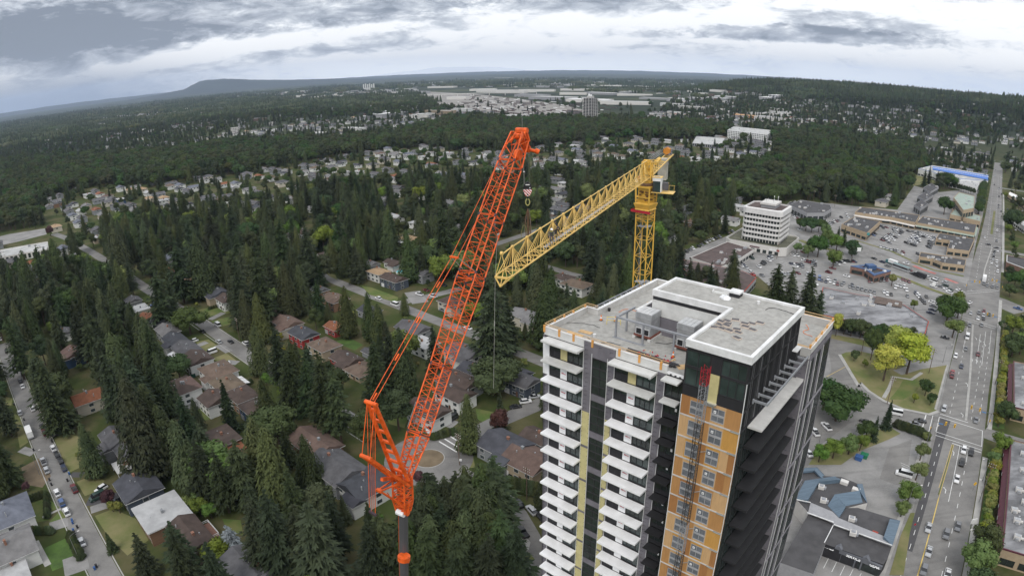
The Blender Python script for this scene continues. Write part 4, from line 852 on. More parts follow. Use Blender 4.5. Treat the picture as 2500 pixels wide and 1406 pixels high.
# ---- the land: one sheet out to the horizon with the far hills in it
def land_h(x,y):
    d=np.hypot(x,y); az=np.degrees(np.arctan2(x,y)); h=np.zeros_like(d)
    def bump(a0,wa,d0,wd,hh): return hh*np.exp(-((az-a0)/wa)**2-((d-d0)/wd)**2)
    h+=bump(29,10,3300,900,82)+bump(21,5,3500,600,35)+bump(43,9,2900,900,70)+bump(36,12,5200,1300,88)+bump(52,9,3600,1500,85)
    h+=50*np.clip((d-10000)/9000,0,1)
    return h
def land():
    rings=[0,60,150,300,500,750,1000,1300,1600]+[1800+200*i for i in range(26)]+[7200,8000,9000,10000,12000,14000,16000,19000,23000,27500]; azs=np.radians(np.concatenate([np.arange(-180,-66,12),np.arange(-66,66,1.5),np.arange(66,180,12)])); v=[];f=[]
    D,Aa=np.meshgrid(rings,azs,indexing='ij'); X=D*np.sin(Aa); Y=D*np.cos(Aa); Z=land_h(X,Y); Z[D<1500]=0; n=len(azs)
    v=np.stack([X,Y,Z],-1).reshape(-1,3); 
    for i in range(len(rings)-1):
        for j in range(n): a,b=i*n+j,i*n+(j+1)%n; f.append((a,a+n,b+n,b) if True else 0)
    me=bpy.data.meshes.new('ground'); me.from_pydata([tuple(p) for p in v],[],f); me.materials.append(GROUND); me.polygons.foreach_set('use_smooth',[True]*len(f)); me.update(); me.flip_normals()
    o=bpy.data.objects.new('ground',me); COL.objects.link(o); tag(o,kind='structure')
land()
def ridge(name,a0,a1,dist,prof,m,depth=2500,rough=0.,seed=1,n=90):
    """a long hill at a distance: prof is a list of (azimuth, height)"""
    rnd=random.Random(seed); c=MB(); az=[a0+(a1-a0)*i/n for i in range(n+1)]; P=sorted(prof); vs=[]
    hs=[np.interp(a,[p[0] for p in P],[p[1] for p in P])*(1+rough*(rnd.random()-.5)) for a in az]
    for k,(dd,hf) in enumerate(((-.5,0),(-.25,.45),(-.1,.85),(0,1),(.15,.9),(.5,0))):
        for a,h in zip(az,hs): q=rad(a); d=dist+dd*depth; vs.append((math.sin(q)*d,math.cos(q)*d,max(-5,h*hf*(1+rough*.5*(rnd.random()-.5))) if hf else -5))
    fs=[(k*(n+1)+i,k*(n+1)+i+1,(k+1)*(n+1)+i+1,(k+1)*(n+1)+i) for k in range(5) for i in range(n)]
    c.add(vs,fs); o=c.build(name,m,kind='structure'); o.data.polygons.foreach_set('use_smooth',[True]*len(o.data.polygons)); return o
HILLM=mat('wooded_hill',(.030,.040,.034),.95,.25,.0012,coord='World',detail=8)
ridge('hill',-33,-11,16000,[(-33,60),(-30,110),(-28.3,160),(-27,305),(-26.3,330),(-24.6,310),(-22.6,240),(-19.4,165),(-16,125),(-11,50)],HILLM,3500,.04,2)
ridge('mountain',-13,2,26500,[(-13,120),(-10.5,210),(-8,280),(-6.5,380),(-4,350),(-1,320),(1,230),(2,120)],mat('far_mountain',(.80,.84,.90),.95,.05,.0003,coord='World'),3000,.08,3)  # distance haze is painted into this mountain's pale sky-blue colour
ridge('mountain',-62,62,23500,[(-62,150),(-46,170),(-38,160),(-30,130),(-12,125),(0,140),(6,160),(14,150),(22,130),(30,125),(46,118),(62,118)],HILLM,6000,.10,5,150)
# ---- streets of the suburb
GR=empty('street_grid_origin') if False else None
def street_pts(t,s0,s1,n=8): return [W(s0+(s1-s0)*i/n,t) for i in range(n+1)]
street_list=[(-50,-330,-62,7.4),(45.5,-620,-112,7.4),(131.5,-300,-125,7.4),(216,-520,-40,8),(300,-700,-60,8)]
ribbon('road',street_pts(-50,-330,-60),7.6,ASPH,.012)
ribbon('road',[W(-620,28),W(-580,34),W(-504,38.7),W(-462,40.7),W(-355,43),W(-265,46.5),W(-204,45.2),W(-112,47)],7.6,ASPH,.012)
ribbon('road',[W(-300,133),W(-273,132),W(-235,131.5),W(-211,131.5),W(-180,130.5),W(-144,130.5),W(-84,128)],7.2,ASPH,.012)
ribbon('road',[W(-208,131),W(-205,146),W(-200,164),W(-196,196),W(-190,216)],6.5,ASPH,.016)
ribbon('road',[W(-83,128),W(-83.5,99),W(-87,80),W(-88,64)],7.2,ASPH,.016)
ribbon('road',[W(-76,50),W(-58,50.5),W(-49,47),W(-40,42),W(-32,36),W(-28,10),W(-26,-50)],8.6,ASPH,.018)
ribbon('road',[cP(1080,640),cP(1200,600),cP(1310,563),cP(1330,556)],7,ASPH,.012); ribbon('road',[cP(1325,648),cP(1390,668),cP(1490,692)],6.5,ASPH,.012)
ribbon('road',[cP(1560,470),cP(1600,480),cP(1680,452),cP(1722,462)],11,ASPH,.012)
c=MB(); c.lathe([(.001,.02),(14.5,.02)],n=40); rb=W(-88,50); c.build('road',ASPH,loc=(rb.x,rb.y,0),kind='structure'); occ_poly([rb+Vector((15*math.cos(a),15*math.sin(a),0)) for a in np.linspace(0,6.28,16)[:-1]],1)
c=MB(); c.lathe([(5.0,.0),(5.0,.16),(4.75,.17),(4.7,.2),(2,.45),(.001,.5)],n=30); c.build('traffic_island',DIRT,loc=(rb.x,rb.y,0),kind='structure')
c=MB(); c.lathe([(5.25,.02),(5.25,.17),(4.95,.18)],n=30); c.build('kerb',PAVE,loc=(rb.x,rb.y,0),kind='structure')
mk_=MB(); a,b=cD(1345,462),cD(1480,530); 
for k in range(3): d=(cD(1420,440)-cD(1370,470)); stripe(mk_,cD(1365+40*k,455-18*k),cD(1490+30*k,530-22*k),.5,.03)
mk_.build('crossing_marking',PAINT,kind='structure')
# kerb-side concrete strips
for t,s0,s1 in ((-54.2,-330,-60),(-45.8,-330,-60),(41.2,-300,-112),(49.8,-300,-112)): ribbon('kerb',street_pts(t,s0,s1),.35,PAVE,.02,occ=False)
# sidewalk at the bottom centre
ribbon('pavement',[cD(1560,1406),cD(1750,1330),cD(1900,1260),cD(1980,1210),cD(1990,1170),cD(1960,1130)],1.6,PAVE,.03); ribbon('dry_verge',[cD(1700,1400),cD(1900,1310),cD(2020,1260)],3.0,DRY,.02)
vis_line([(0,850),(35,930),(75,1010),(105,1075),(150,1180),(205,1290),(270,1400)],24); vis_line([(485,765),(520,800),(575,845),(625,880)],16); vis_line([(345,700),(372,720)],10); vis_line([(205,610),(245,635)],10); vis_line([(110,520),(125,560),(160,590)],12)
vis_line([(800,680),(830,692),(880,710),(950,735),(1010,750),(1060,785),(1110,805),(1160,822)],10); vis_line([(1010,725),(1090,712)],8); vis_line([(1300,985),(1190,1035),(1150,1070),(1060,1110),(1010,1125)],20); vis_line([(1120,1160),(1080,1120)],14)
vis_line([(1225,1215),(1290,1290),(1310,1370)],26); vis_line([(1200,600),(1305,566)],8); vis_line([(1335,655),(1480,690)],7)
# lawns, drives and yards seen between the trees
for m,poly in ((DRY,[cB(380,430),cB(450,395),cB(560,420),cB(600,560),cB(560,640),cB(480,680)]),(DRY,[cB(540,740),cB(640,700),cB(740,730),cB(700,800),cB(600,840)]),(DRY,[cB(670,980),cB(800,930),cB(960,1000),cB(1050,1150),cB(900,1260),cB(760,1120)]),
    (GRASS,[cB(90,860),cB(290,820),cB(420,920),cB(330,960),cB(350,1010),cB(230,1030)]),(GRASS,[cB(350,1020),cB(430,940),cB(470,990),cB(380,1050)]),(LUSH,[cB(310,1210),cB(460,1140),cB(560,1290),cB(370,1370)]),(DIRT,[cB(150,640),cB(300,560),cB(360,700),cB(300,780),cB(180,760)]),
    (DRY,[cA(1400,1040),cA(1490,1020),cA(1590,1090),cA(1470,1110)]),(DRY,[cA(1510,1160),cA(1620,1120),cA(1690,1170),cA(1590,1190)]),(GRASS,[cA(1420,810),cA(1600,770),cA(1650,830),cA(1470,860)]),(GRASS,[cA(1510,890),cA(1640,860),cA(1650,910),cA(1570,935)]),(GRASS,[cA(1420,560),cA(1540,550),cA(1540,600),cA(1450,590)]),(DRY,[cA(1190,1280),cA(1260,1250),cA(1310,1300),cA(1240,1330)]),
    (LUSH,[cC(640,1040),cC(720,1000),cC(840,1060),cC(780,1100)]),(GRASS,[cC(830,640),cC(900,650),cC(1090,720),cC(1080,760),cC(880,700)]),(DRY,[cC(560,540),cC(640,560),cC(660,600),cC(600,570)]),(GRASS,[cC(940,470),cC(1060,500),cC(1180,510),cC(1090,530),cC(960,510)]),(GRASS,[cC(1100,390),cC(1200,370),cC(1220,420),cC(1120,420)]),
    (DRY,[cD(330,300),cD(500,290),cD(560,350),cD(400,400)]),(GRASS,[cD(1000,220),cD(1180,190),cD(1120,360),cD(1010,330)]),(GRASS,[cD(1620,220),cD(1760,250),cD(1700,330),cD(1640,300)]),(DRY,[cD(1530,500),cD(1600,520),cD(1620,640),cD(1540,640)]),(GRASS,[cD(1370,420),cD(1500,380),cD(1510,410),cD(1400,455)]),(LUSH,[cD(30,130),cD(120,130),cD(80,250),cD(20,250)]),
    (GRASS,[cB(1370,230),cB(1500,210),cB(1520,290),cB(1420,310)]),(LUSH,[cB(1150,680),cB(1320,690),cB(1250,740)]),(GRASS,[cB(1570,1000),cB(1700,1010),cB(1720,1120),cB(1600,1070)]),(DRY,[cB(40,140),cB(90,150),cB(80,200),cB(40,200)]),(DRY,[cB(100,260),cB(150,280),cB(200,460),cB(140,500)])):
    sheet('lawn',poly,m,.008+.0006*random.random(),buf=-0)
for a,b,w in ((cB(590,690),cB(500,690),3),(cB(620,870),cB(860,850),6),(cB(360,420),cB(520,350),3),(cB(640,940),cB(760,900),4),(cB(350,1060),cB(480,1020),5),(cB(250,1160),cB(340,1330),2),(cB(160,950),cB(230,1000),1.2),(cB(300,990),cB(430,930),1.0),(cA(1480,1040),cA(1380,1080),4),(cA(1640,1110),cA(1560,1060),4),(cA(1700,1190),cA(1620,1180),4),(cA(1500,880),cA(1600,830),4),(cC(1190,680),cC(1250,760),9),(cC(1460,680),cC(1300,720),5),(cC(380,300),cC(400,330),5),(cC(540,490),cC(600,480),4),(cB(150,510),cB(240,540),4),(cB(450,1350),cB(620,1290),8),(cB(1290,190),cB(1450,180),9),(cD(1420,320),cD(1480,340),5),(cD(360,1000),cD(440,960),5)):
    ribbon('driveway',[a,b],w,PAVE if w<2.5 else ASPD if w in (3,6) else ASPL,.011+.001*random.random(),buf=.5)
# ---- arterial road, side streets and the commercial district
LE=[(-9,-70),(-9.8,0),(-10.7,40),(-10.8,100),(-10.4,165),(-10.6,200),(-11.6,280),(-9.8,358),(-8.5,395),(-6.5,527),(-4.2,790),(-2,1000),(2,1400)]
RE=[(8,-70),(8,0),(7.9,40),(7.6,90),(8.4,140),(9.2,200),(9.9,300),(9.6,375),(11,413),(10.4,544),(11.3,809),(13,1000),(17,1400)]
lot=[cG(20,720),cG(480,535),cG(700,440),cG(840,325),cG(1130,340),cG(1300,360),cG(1600,385),cG(1720,215),cG(1900,260),cG(2080,240),cG(2260,130),R(-9,900),R(-9,520),R(-11,380),R(-11,280),R(-11,200),R(-11,100),R(-9,-70),W(2,42),W(2,140),W(-4,150),W(-12,215),W(-14,240),W(-20,258),W(-40,262),W(-75,300)]
sheet('car_park',lot,ASPL,.006,buf=1)
c=MB()
for (l0,l1),(r0,r1) in zip(zip(LE,LE[1:]),zip(RE,RE[1:])): c.add([(*R(*r0).xy,.016),(*R(*r1).xy,.016),(*R(*l1).xy,.016),(*R(*l0).xy,.016)],[(0,1,2,3)])
c.build('road',ASPH,kind='structure'); occ_poly([R(*p) for p in LE]+[R(*p) for p in RE[::-1]],2)
sheet('road',[R(-10.5,54),R(-10.5,38.5),R(-32,38.5),R(-40,30),R(-45,10),R(-46,-60),R(-55,-60),R(-53,15),R(-58,70),R(-68,100),R(-95,112),R(-98,124),R(-62,116),R(-50,106),R(-53,90),R(-49,70),R(-41,58),R(-32,54)],ASPH,.010)
diag=[cG(860,490),cG(1000,560),cG(1200,610),cG(1400,690),cF(880,165),cF(1150,262),cF(1420,345),cF(1500,400)]
ribbon('road',diag,19,ASPH,.010); ribbon('road',[cF(1500,400),cF(1750,480),cF(1960,570)],19,ASPH,.0105)
ribbon('road',[cE(1570,390),cE(1680,430),cE(1860,480),R(75,44)],9,ASPH,.012); ribbon('road',[R(8,370),R(50,372)],9,ASPH,.012); ribbon('road',[R(8,760),R(60,765)],10,ASPH,.012)
ribbon('bus_lane',[cF(1020,172),cF(1100,205),cF(1210,240)],3.2,REDP,.018,occ=False); ribbon('bus_lane',[cF(1290,280),cF(1400,322)],3,REDP,.018,occ=False)
sheet('tar_patch',[R(-8.6,-30),R(-6.3,-30),R(-6.2,36),R(-5.4,54),R(-9.4,54),R(-9.3,40),R(-9,10)],ASPD,.021,occ=False)
for (a,b) in ((R(-12,-70),R(-12.6,36)),(R(-12.6,56),R(-12.8,110)),(R(9.2,-70),R(9.2,34)),(R(9.5,56),R(10.2,230)),(R(11,300),R(12.5,700))): ribbon('pavement',[a,b],1.9,PAVE,.10,occ=True,buf=0)
L=MB(); Z=.062
# crosswalk box, stop lines, lane lines
for a,b,w in ((R(-9.5,39.6),R(7.6,38.6),.25),(R(-9.5,42.2),R(7.6,41.3),.25),(R(-9.9,54.6),R(7.0,53.6),.25),(R(-9.9,57.4),R(1.2,56.8),.3),(R(-9.7,42.2),R(-9.9,54.6),.2),(R(7.5,41.3),R(7.0,53.6),.2),(R(-12.2,39.5),R(-12.4,54.5),.2),(R(-14.8,39.5),R(-15,54.5),.35),(R(-3.1,37.3),R(7.6,36.6),.35),(R(0,0),R(-.2,37),.16),(R(3.0,27),R(2.9,36.5),.16)): stripe(L,a,b,w,Z)
dashes(L,R(3.0,-70),R(3.0,26),.16,Z,2.6,4.2); dashes(L,R(-7.2,-70),R(-7.4,34),.16,Z,2.6,4.2); dashes(L,R(-6.3,60),R(-6.4,160),.15,Z,2.6,4.2); dashes(L,R(2.2,60),R(2.6,150),.15,Z,2.6,4.2); dashes(L,R(5.2,60),R(5.6,150),.15,Z,2.6,4.2)
for x,y0,y1 in ((.6,118,160),(3.2,118,166),(6.0,135,170),(-6.6,130,175)): stripe(L,R(x,y0),R(x,y1),.15,Z)
for a,b,w in ((R(-11,177.5),R(8,174),.3),(R(-11,181),R(8.4,177.5),.3),(R(-11,228),R(9,250),.25),(R(-11,233),R(9,254),.25),(R(11,180),R(24,212),.3),(R(15,177),R(27,208),.3)): stripe(L,a,b,w,Z)
for y in range(262,380,9):
    for x in (-6.4,1.8,5.6): stripe(L,R(x,y),R(x,y+3),.18,Z)
for y in range(400,900,12):
    for x in (-2.5,4.0,7.6): stripe(L,R(x+(y-400)*.004,y),R(x+(y-400)*.004,y+4),.2,Z)
for yy in (372,379,612,616): stripe(L,R(-8.2,yy),R(10.4,yy+2),.3,Z)
dg=ribbon_pts(diag,8)[0]; dg2=ribbon_pts(diag,7)[1]
for P in (dg,dg2):
    for a,b in zip(P[2:],P[3:]): dashes(L,a,b,.18,Z,3,5)
a=MB()
def arrow(x,y,turn=-1):
    vs=[(-.1,-2),(.1,-2),(.1,.2),(-.1,.2)]; L.add([(*R(x+p,y+q).xy,Z) for p,q in vs],[(0,1,2,3)]); vs=[(.1,.2),(-.1,.0),(turn*.8,.8),(turn*.75,1.1)]; L.add([(*R(x+p,y+q).xy,Z) for p,q in vs],[(0,1,2,3)])
    vs=[(turn*.6,.5),(turn*1.15,.95),(turn*.6,1.45)]; L.add([(*R(x+p,y+q).xy,Z) for p,q in vs],[(0,1,2)])
for p in ((-1.6,6),(-1.7,31),(-1.2,62),(-1.6,92),(-1.3,122),(.9,122),(-1.0,152),(1.3,150),(3.9,146)): arrow(*p)
L.build('road_marking',PAINT,kind='structure')
L=MB(); stripe(L,R(-2.4,36.5),R(-3.2,0),.14,Z); stripe(L,R(-3.2,0),R(-3.0,-70),.3,Z); stripe(L,R(-3.0,36.5),R(-3.9,6),.14,Z); stripe(L,R(-47,98),R(-58,62),.2,Z); L.build('yellow_road_line',PAINTY,kind='structure')
ribbon('median',[R(-3.5,2),R(-3.0,20),R(-2.7,36)],.35,DRY,.12,occ=False); ribbon('median',[R(.2,58),R(-.6,80),R(-1.2,100),R(-2.4,130),R(-3.6,160),R(-4,172)],1.0,PAVE,.13,occ=False); ribbon('median',[R(-2.2,262),R(-1.6,300),R(1,350),R(2,368)],.9,PAVE,.13,occ=False); ribbon('median',[R(1,430),R(1.5,480),R(2.5,560)],2.2,DRY,.13,occ=False)
isl=[cF(395,935),cF(440,915),cF(560,905),cF(800,960),cF(1040,1060),cF(1130,1050),cF(1310,1010),R(-12.6,100),R(-12.6,60),cE(1240,240),cE(1180,262),cE(1000,225),cE(870,170),cE(760,100),cE(700,40),cF(560,1210),cF(470,1060)]
sheet('verge',isl,DRY,.14,thick=.13,occ=False); sheet('lawn',[cE(900,160),cE(960,90),cE(1000,20),cE(1090,10),cE(1120,60),cE(1080,110),cE(1000,160)],GRASS,.146,occ=False); ribbon('path',[cE(860,150),cE(900,80),cE(930,0),cF(1000,1150),cF(1090,1090)],1.6,PAVE,.15,occ=False); ribbon('road',[cF(880,1090),cF(1050,1040),cF(1300,1000)],5,ASPL,.15,occ=False); ribbon('pavement',ribbon_pts([isl[i] for i in (9,10,11,12,13,14,15,16,0)],1.0)[0],1.6,PAVE,.155,occ=False)
for P in ([cF(290,790),cF(560,850),cF(750,900),cF(740,870),cF(560,800),cF(320,760)],[cE(560,620),cE(700,520),cE(900,440),cE(980,400),cE(900,350),cE(660,430),cE(420,480),cE(330,620)]): sheet('verge',P,DRY,.03,occ=False)
sheet('verge',[cE(1050,960),cE(980,1120),cE(900,1400),cE(1000,1400),cE(1045,1100),cE(1080,960)],DRY,.11,occ=False); sheet('lot_surface',[cE(560,640),cE(900,440),cE(1100,400),cE(1190,430),cE(1100,760),cE(1000,1000),cE(740,900)],ASPL,.014,occ=False); sheet('tar_patch',[cE(830,720),cE(900,500),cE(1060,440),cE(1010,780)],ASPH,.018,occ=False); sheet('lot_surface',[cE(340,1400),cE(430,1200),cE(860,1360),cE(840,1420),cE(600,1470)],ASPL,.02,occ=False)
L=MB()
for k in range(6): stripe(L,cE(470+58*k,1280+26*k),cE(435+58*k,1350+26*k),.14,.03)
for k in range(4): stripe(L,cE(980+5*k,605+17*k),cE(1060+5*k,640+17*k),.12,.026)
L.build('bay_marking',PAINT,kind='structure')
sheet('lawn',[R(10.6,-70),R(10.6,37),R(14.2,37),R(14.2,-70)],LUSH,.03); sheet('lawn',[R(10.6,58),R(11.5,170),R(15.2,165),R(15.2,60)],LUSH,.03); sheet('lawn',[R(13,300),R(40,300),R(40,330),R(13,326)],DRY,.03)
sheet('lawn',[cG(1660,180),cG(1700,130),cG(1760,140),cG(1890,190),cG(1720,215)],DRY,.02); sheet('bare_slope',[cP(2290,283),cP(2400,292),cP(2500,305),cP(2500,318),cP(2330,298)],DIRT,1.0,occ=False)
# car park bays and verges of the two plazas
L=MB()
def bays(p,q,n,ln):
    d=(q-p); side=Vector((-d.y,d.x,0)).normalized()*ln
    for i in range(n+1): a=p+d*i/n; stripe(L,a,a+side,.14,.02)
bays(cF(190,300),cF(680,420),15,4.8); bays(cF(880,300),cF(1010,330),5,4.5); bays(cG(640,770),cG(720,700),7,4.8); bays(cG(760,760),cG(980,830),8,4.8); bays(cG(1480,600),cG(1570,520),8,5); bays(cG(1640,640),cG(1760,540),9,5); bays(cG(1800,680),cG(1860,580),7,5); bays(cF(1120,560),cF(1000,470),5,5)
L.build('bay_marking',PAINT,kind='structure')
for P,w in (([cF(840,250),cF(960,290),cF(1080,340),cF(1200,385),cF(1330,430)],4),([cF(1000,140),cF(1200,210),cF(1450,262)],3),([cG(1300,600),cG(1560,680),cG(1700,745)],2.5),([cG(910,600),cG(1000,640),cG(1180,680)],5)): ribbon('verge',P,w,DRY,.12,occ=False)
# ------------------------------------------------------------------ commercial buildings
RDK=mat('dark_roof_felt',(.075,.073,.075),.9,.18,.25,coord='World',detail=8); RGR=mat('stained_grey_roof',(.12,.12,.125),.9,.3,.07,col2=(.33,.33,.34),coord='World',detail=9,stretch=(1,2.2,1)); RBR=mat('brown_roof_felt',(.10,.075,.07),.9,.2,.2,coord='World',detail=8); RPL=mat('pale_roof',(.42,.42,.41),.85,.2,.15,coord='World',detail=8)
WTAN=mat('tan_wall',(.40,.31,.21),.85,.08,1.); WPAL=mat('pale_wall',(.60,.58,.55),.85,.06,1.); WGRY=mat('grey_wall',(.30,.30,.31),.85,.08,1.); WWHT=mat('white_wall',(.74,.74,.73),.8,.05,1.); MAR=mat('maroon_fascia',(.095,.028,.04),.6,.12,1.); BRKR=mat('brick_red_fascia',(.34,.06,.04),.8,.12,1.); BLUR=mat('blue_metal_roof',(.105,.150,.195),.5,.15,.8,stretch=(.2,4,1)); BLUD=mat('blue_roof',(.05,.10,.21),.6,.15,.5); BLUP=mat('bright_blue',(.05,.16,.50),.6,.1,1); GRNR=mat('pale_green_roof',(.30,.36,.31),.8,.12,.3)
def inset(P,d):
    n=len(P); a=sum(P[i].x*P[(i+1)%n].y-P[(i+1)%n].x*P[i].y for i in range(n)); s=1 if a>0 else -1; out=[]
    for i in range(n):
        p0,p1,p2=P[i-1],P[i],P[(i+1)%n]; e1=(p1-p0).normalized(); e2=(p2-p1).normalized(); n1=Vector((-e1.y,e1.x,0))*s; n2=Vector((-e2.y,e2.x,0))*s; b=(n1+n2); k=d/max(.35,(1+n1.dot(n2))/1.0)*1.0; out.append(p1+b*k)
    return out
def flat_building(pts,h,wall,roof,name,label,cat='building',par=.7,cap=None,glass=(.6,2.8),units=6,awn=None,seed=1,pw=.3):
    P=[Vector((p[0],p[1],0)) for p in pts]; n=len(P); cx=sum(P,Vector())/n
    if sum(P[i].x*P[(i+1)%n].y-P[(i+1)%n].x*P[i].y for i in range(n))<0: P=P[::-1]
    Q=[p-cx for p in P]; e=empty(name,(cx.x,cx.y,0),0,label,cat); rnd=random.Random(seed); I=inset(Q,pw)
    c=MB(); c.prism(Q,0,h-.4); 
    for i in range(n):
        a,b,ia,ib=Q[i],Q[(i+1)%n],I[i],I[(i+1)%n]; c.add([(*a.xy,h-.4),(*b.xy,h-.4),(*b.xy,h+par),(*a.xy,h+par),(*ib.xy,h+par),(*ia.xy,h+par),(*ib.xy,h-.2),(*ia.xy,h-.2)],[(0,1,2,3),(3,2,4,5),(5,4,6,7)])
    c.build('wall',wall,e)
    if cap:
        c=MB(); O=inset(Q,-.06); J=inset(Q,pw+.05)
        for i in range(n): a,b,ia,ib=O[i],O[(i+1)%n],J[i],J[(i+1)%n]; c.add([(*a.xy,h+par-.35),(*b.xy,h+par-.35),(*b.xy,h+par+.06),(*a.xy,h+par+.06),(*ib.xy,h+par+.06),(*ia.xy,h+par+.06)],[(0,1,2,3),(3,2,4,5)])
        c.build('fascia',cap,e)
    c=MB(); K=inset(Q,pw-.02); c.prism(K,h-.3,h); rf=c.build('roof',roof,e)
    for k in range(units):
        for _ in range(20):
            i=rnd.randrange(n); a=Q[i]*rnd.uniform(.1,.75)+Q[(i+1)%n]*rnd.uniform(.1,.25)
            if len(Q)==4 or a.length<30: break
        w,d,g=rnd.uniform(.6,1.4),rnd.uniform(.6,1.1),rnd.uniform(.7,1.5); rz=GA+rnd.choice((0,1.57)); u=MB(); u.box(-w,-d,0,w,d,g,0); u.box(-w*.8,-d*.8,g,w*.8,d*.8,g+.12,1); u.box(w,-d*.4,.2,w+.6,d*.4,g*.6,1) if k%2 else None
        o=u.build('air_unit',[WPAL if k%3 else GALV,GALVD],rf,loc=(a.x,a.y,h),rz=rz)
        if k%2: u=MB(); u.lathe([(.22,0),(.22,.6),(.3,.6),(.3,.75),(.001,.8)],n=8); u.build('roof_vent',GALV,rf,loc=(a.x+rnd.uniform(-4,4),a.y+rnd.uniform(-4,4),h))
    if glass:
        for i in range(n):
            a,b=Q[i],Q[(i+1)%n]; d=(b-a); Ln=d.length
            if Ln<5: continue
            d/=Ln; q=Vector((d.y,-d.x,0)); k=int(Ln//5)
            if q.dot(Vector((-cx.x,-cx.y,0)))<-.2*cx.length: continue
            for j in range(k):
                g=MB(); x0=Ln*(j+.12)/k; x1=Ln*(j+.88)/k; A_=a+d*x0+q*.04; B_=a+d*x1+q*.04; g.add([(*A_.xy,glass[0]),(*B_.xy,glass[0]),(*B_.xy,glass[1]),(*A_.xy,glass[1])],[(0,1,2,3)],0)
                for m_ in (x0,(x0+x1)/2,x1): M_=a+d*m_+q*.06; g.beam((*M_.xy,glass[0]),(*M_.xy,glass[1]),.07,1)
                g.build('shop_window',[DKG,DKF],e)
            if awn: g=MB(); O1=a+q*.02; O2=b+q*.02; O3=b+q*1.5; O4=a+q*1.5; g.add([(*O1.xy,glass[1]+1.0),(*O2.xy,glass[1]+1.0),(*O3.xy,glass[1]+.2),(*O4.xy,glass[1]+.2),(*O3.xy,glass[1]-.1),(*O4.xy,glass[1]-.1)],[(0,1,2,3),(3,2,4,5)]); g.build('awning',awn,e)
    occ_poly(P,2.0); return e
flat_building([cF(200,595,6),cF(240,365,6),cF(520,425,6),cF(690,450,6),cF(940,520,6),cF(1150,660,6),cF(1090,850,6),cF(640,690,6)],6,WGRY,RGR,'strip_mall','wide flat roofed store with stained grey roof behind the yellow-green trees','store',cap=BRKR,units=14,seed=3,glass=(.5,3.2))
c=MB(); a,b=cF(700,430,7.5),cF(925,478,7.5); a2,b2=cF(680,490,6.6),cF(920,530,6.6); c.add([a,b,b2,a2,(a.x,a.y,5.9),(b.x,b.y,5.9)],[(0,1,2,3),(1,0,4,5)]); c.build('shingled_entrance_canopy',mat('brown_shingle',(.13,.10,.085),.9,.2,.6,coord='World'),label='brown shingled mansard over the entrance of the stained grey store',cat='mansard')
e=flat_building([cF(480,180,4.5),cF(600,205,4.5),cF(680,262,4.5),cF(825,222,4.5),cF(700,190,4.5),cF(625,168,4.5)],4.0,mat('brown_brick_wall',(.22,.13,.10),.85),RDK,'fast_food_restaurant','small restaurant with blue mansard roof in the middle of the car park','restaurant',cap=BLUD,units=5,par=1.1,seed=5,pw=2.2)
c=MB(); p=cF(650,190,5)-Vector(e.location); c.box(p.x-3,p.y-2.5,4.5,p.x+3,p.y+2.5,7.2); c.build('blue_tower',BLUD,e)
c=MB(); p=cF(768,250,3)-Vector(e.location); c.box(p.x-.9,p.y-.6,0,p.x+.9,p.y+.6,6); c.build('white_entrance_pylon',WWHT,e)
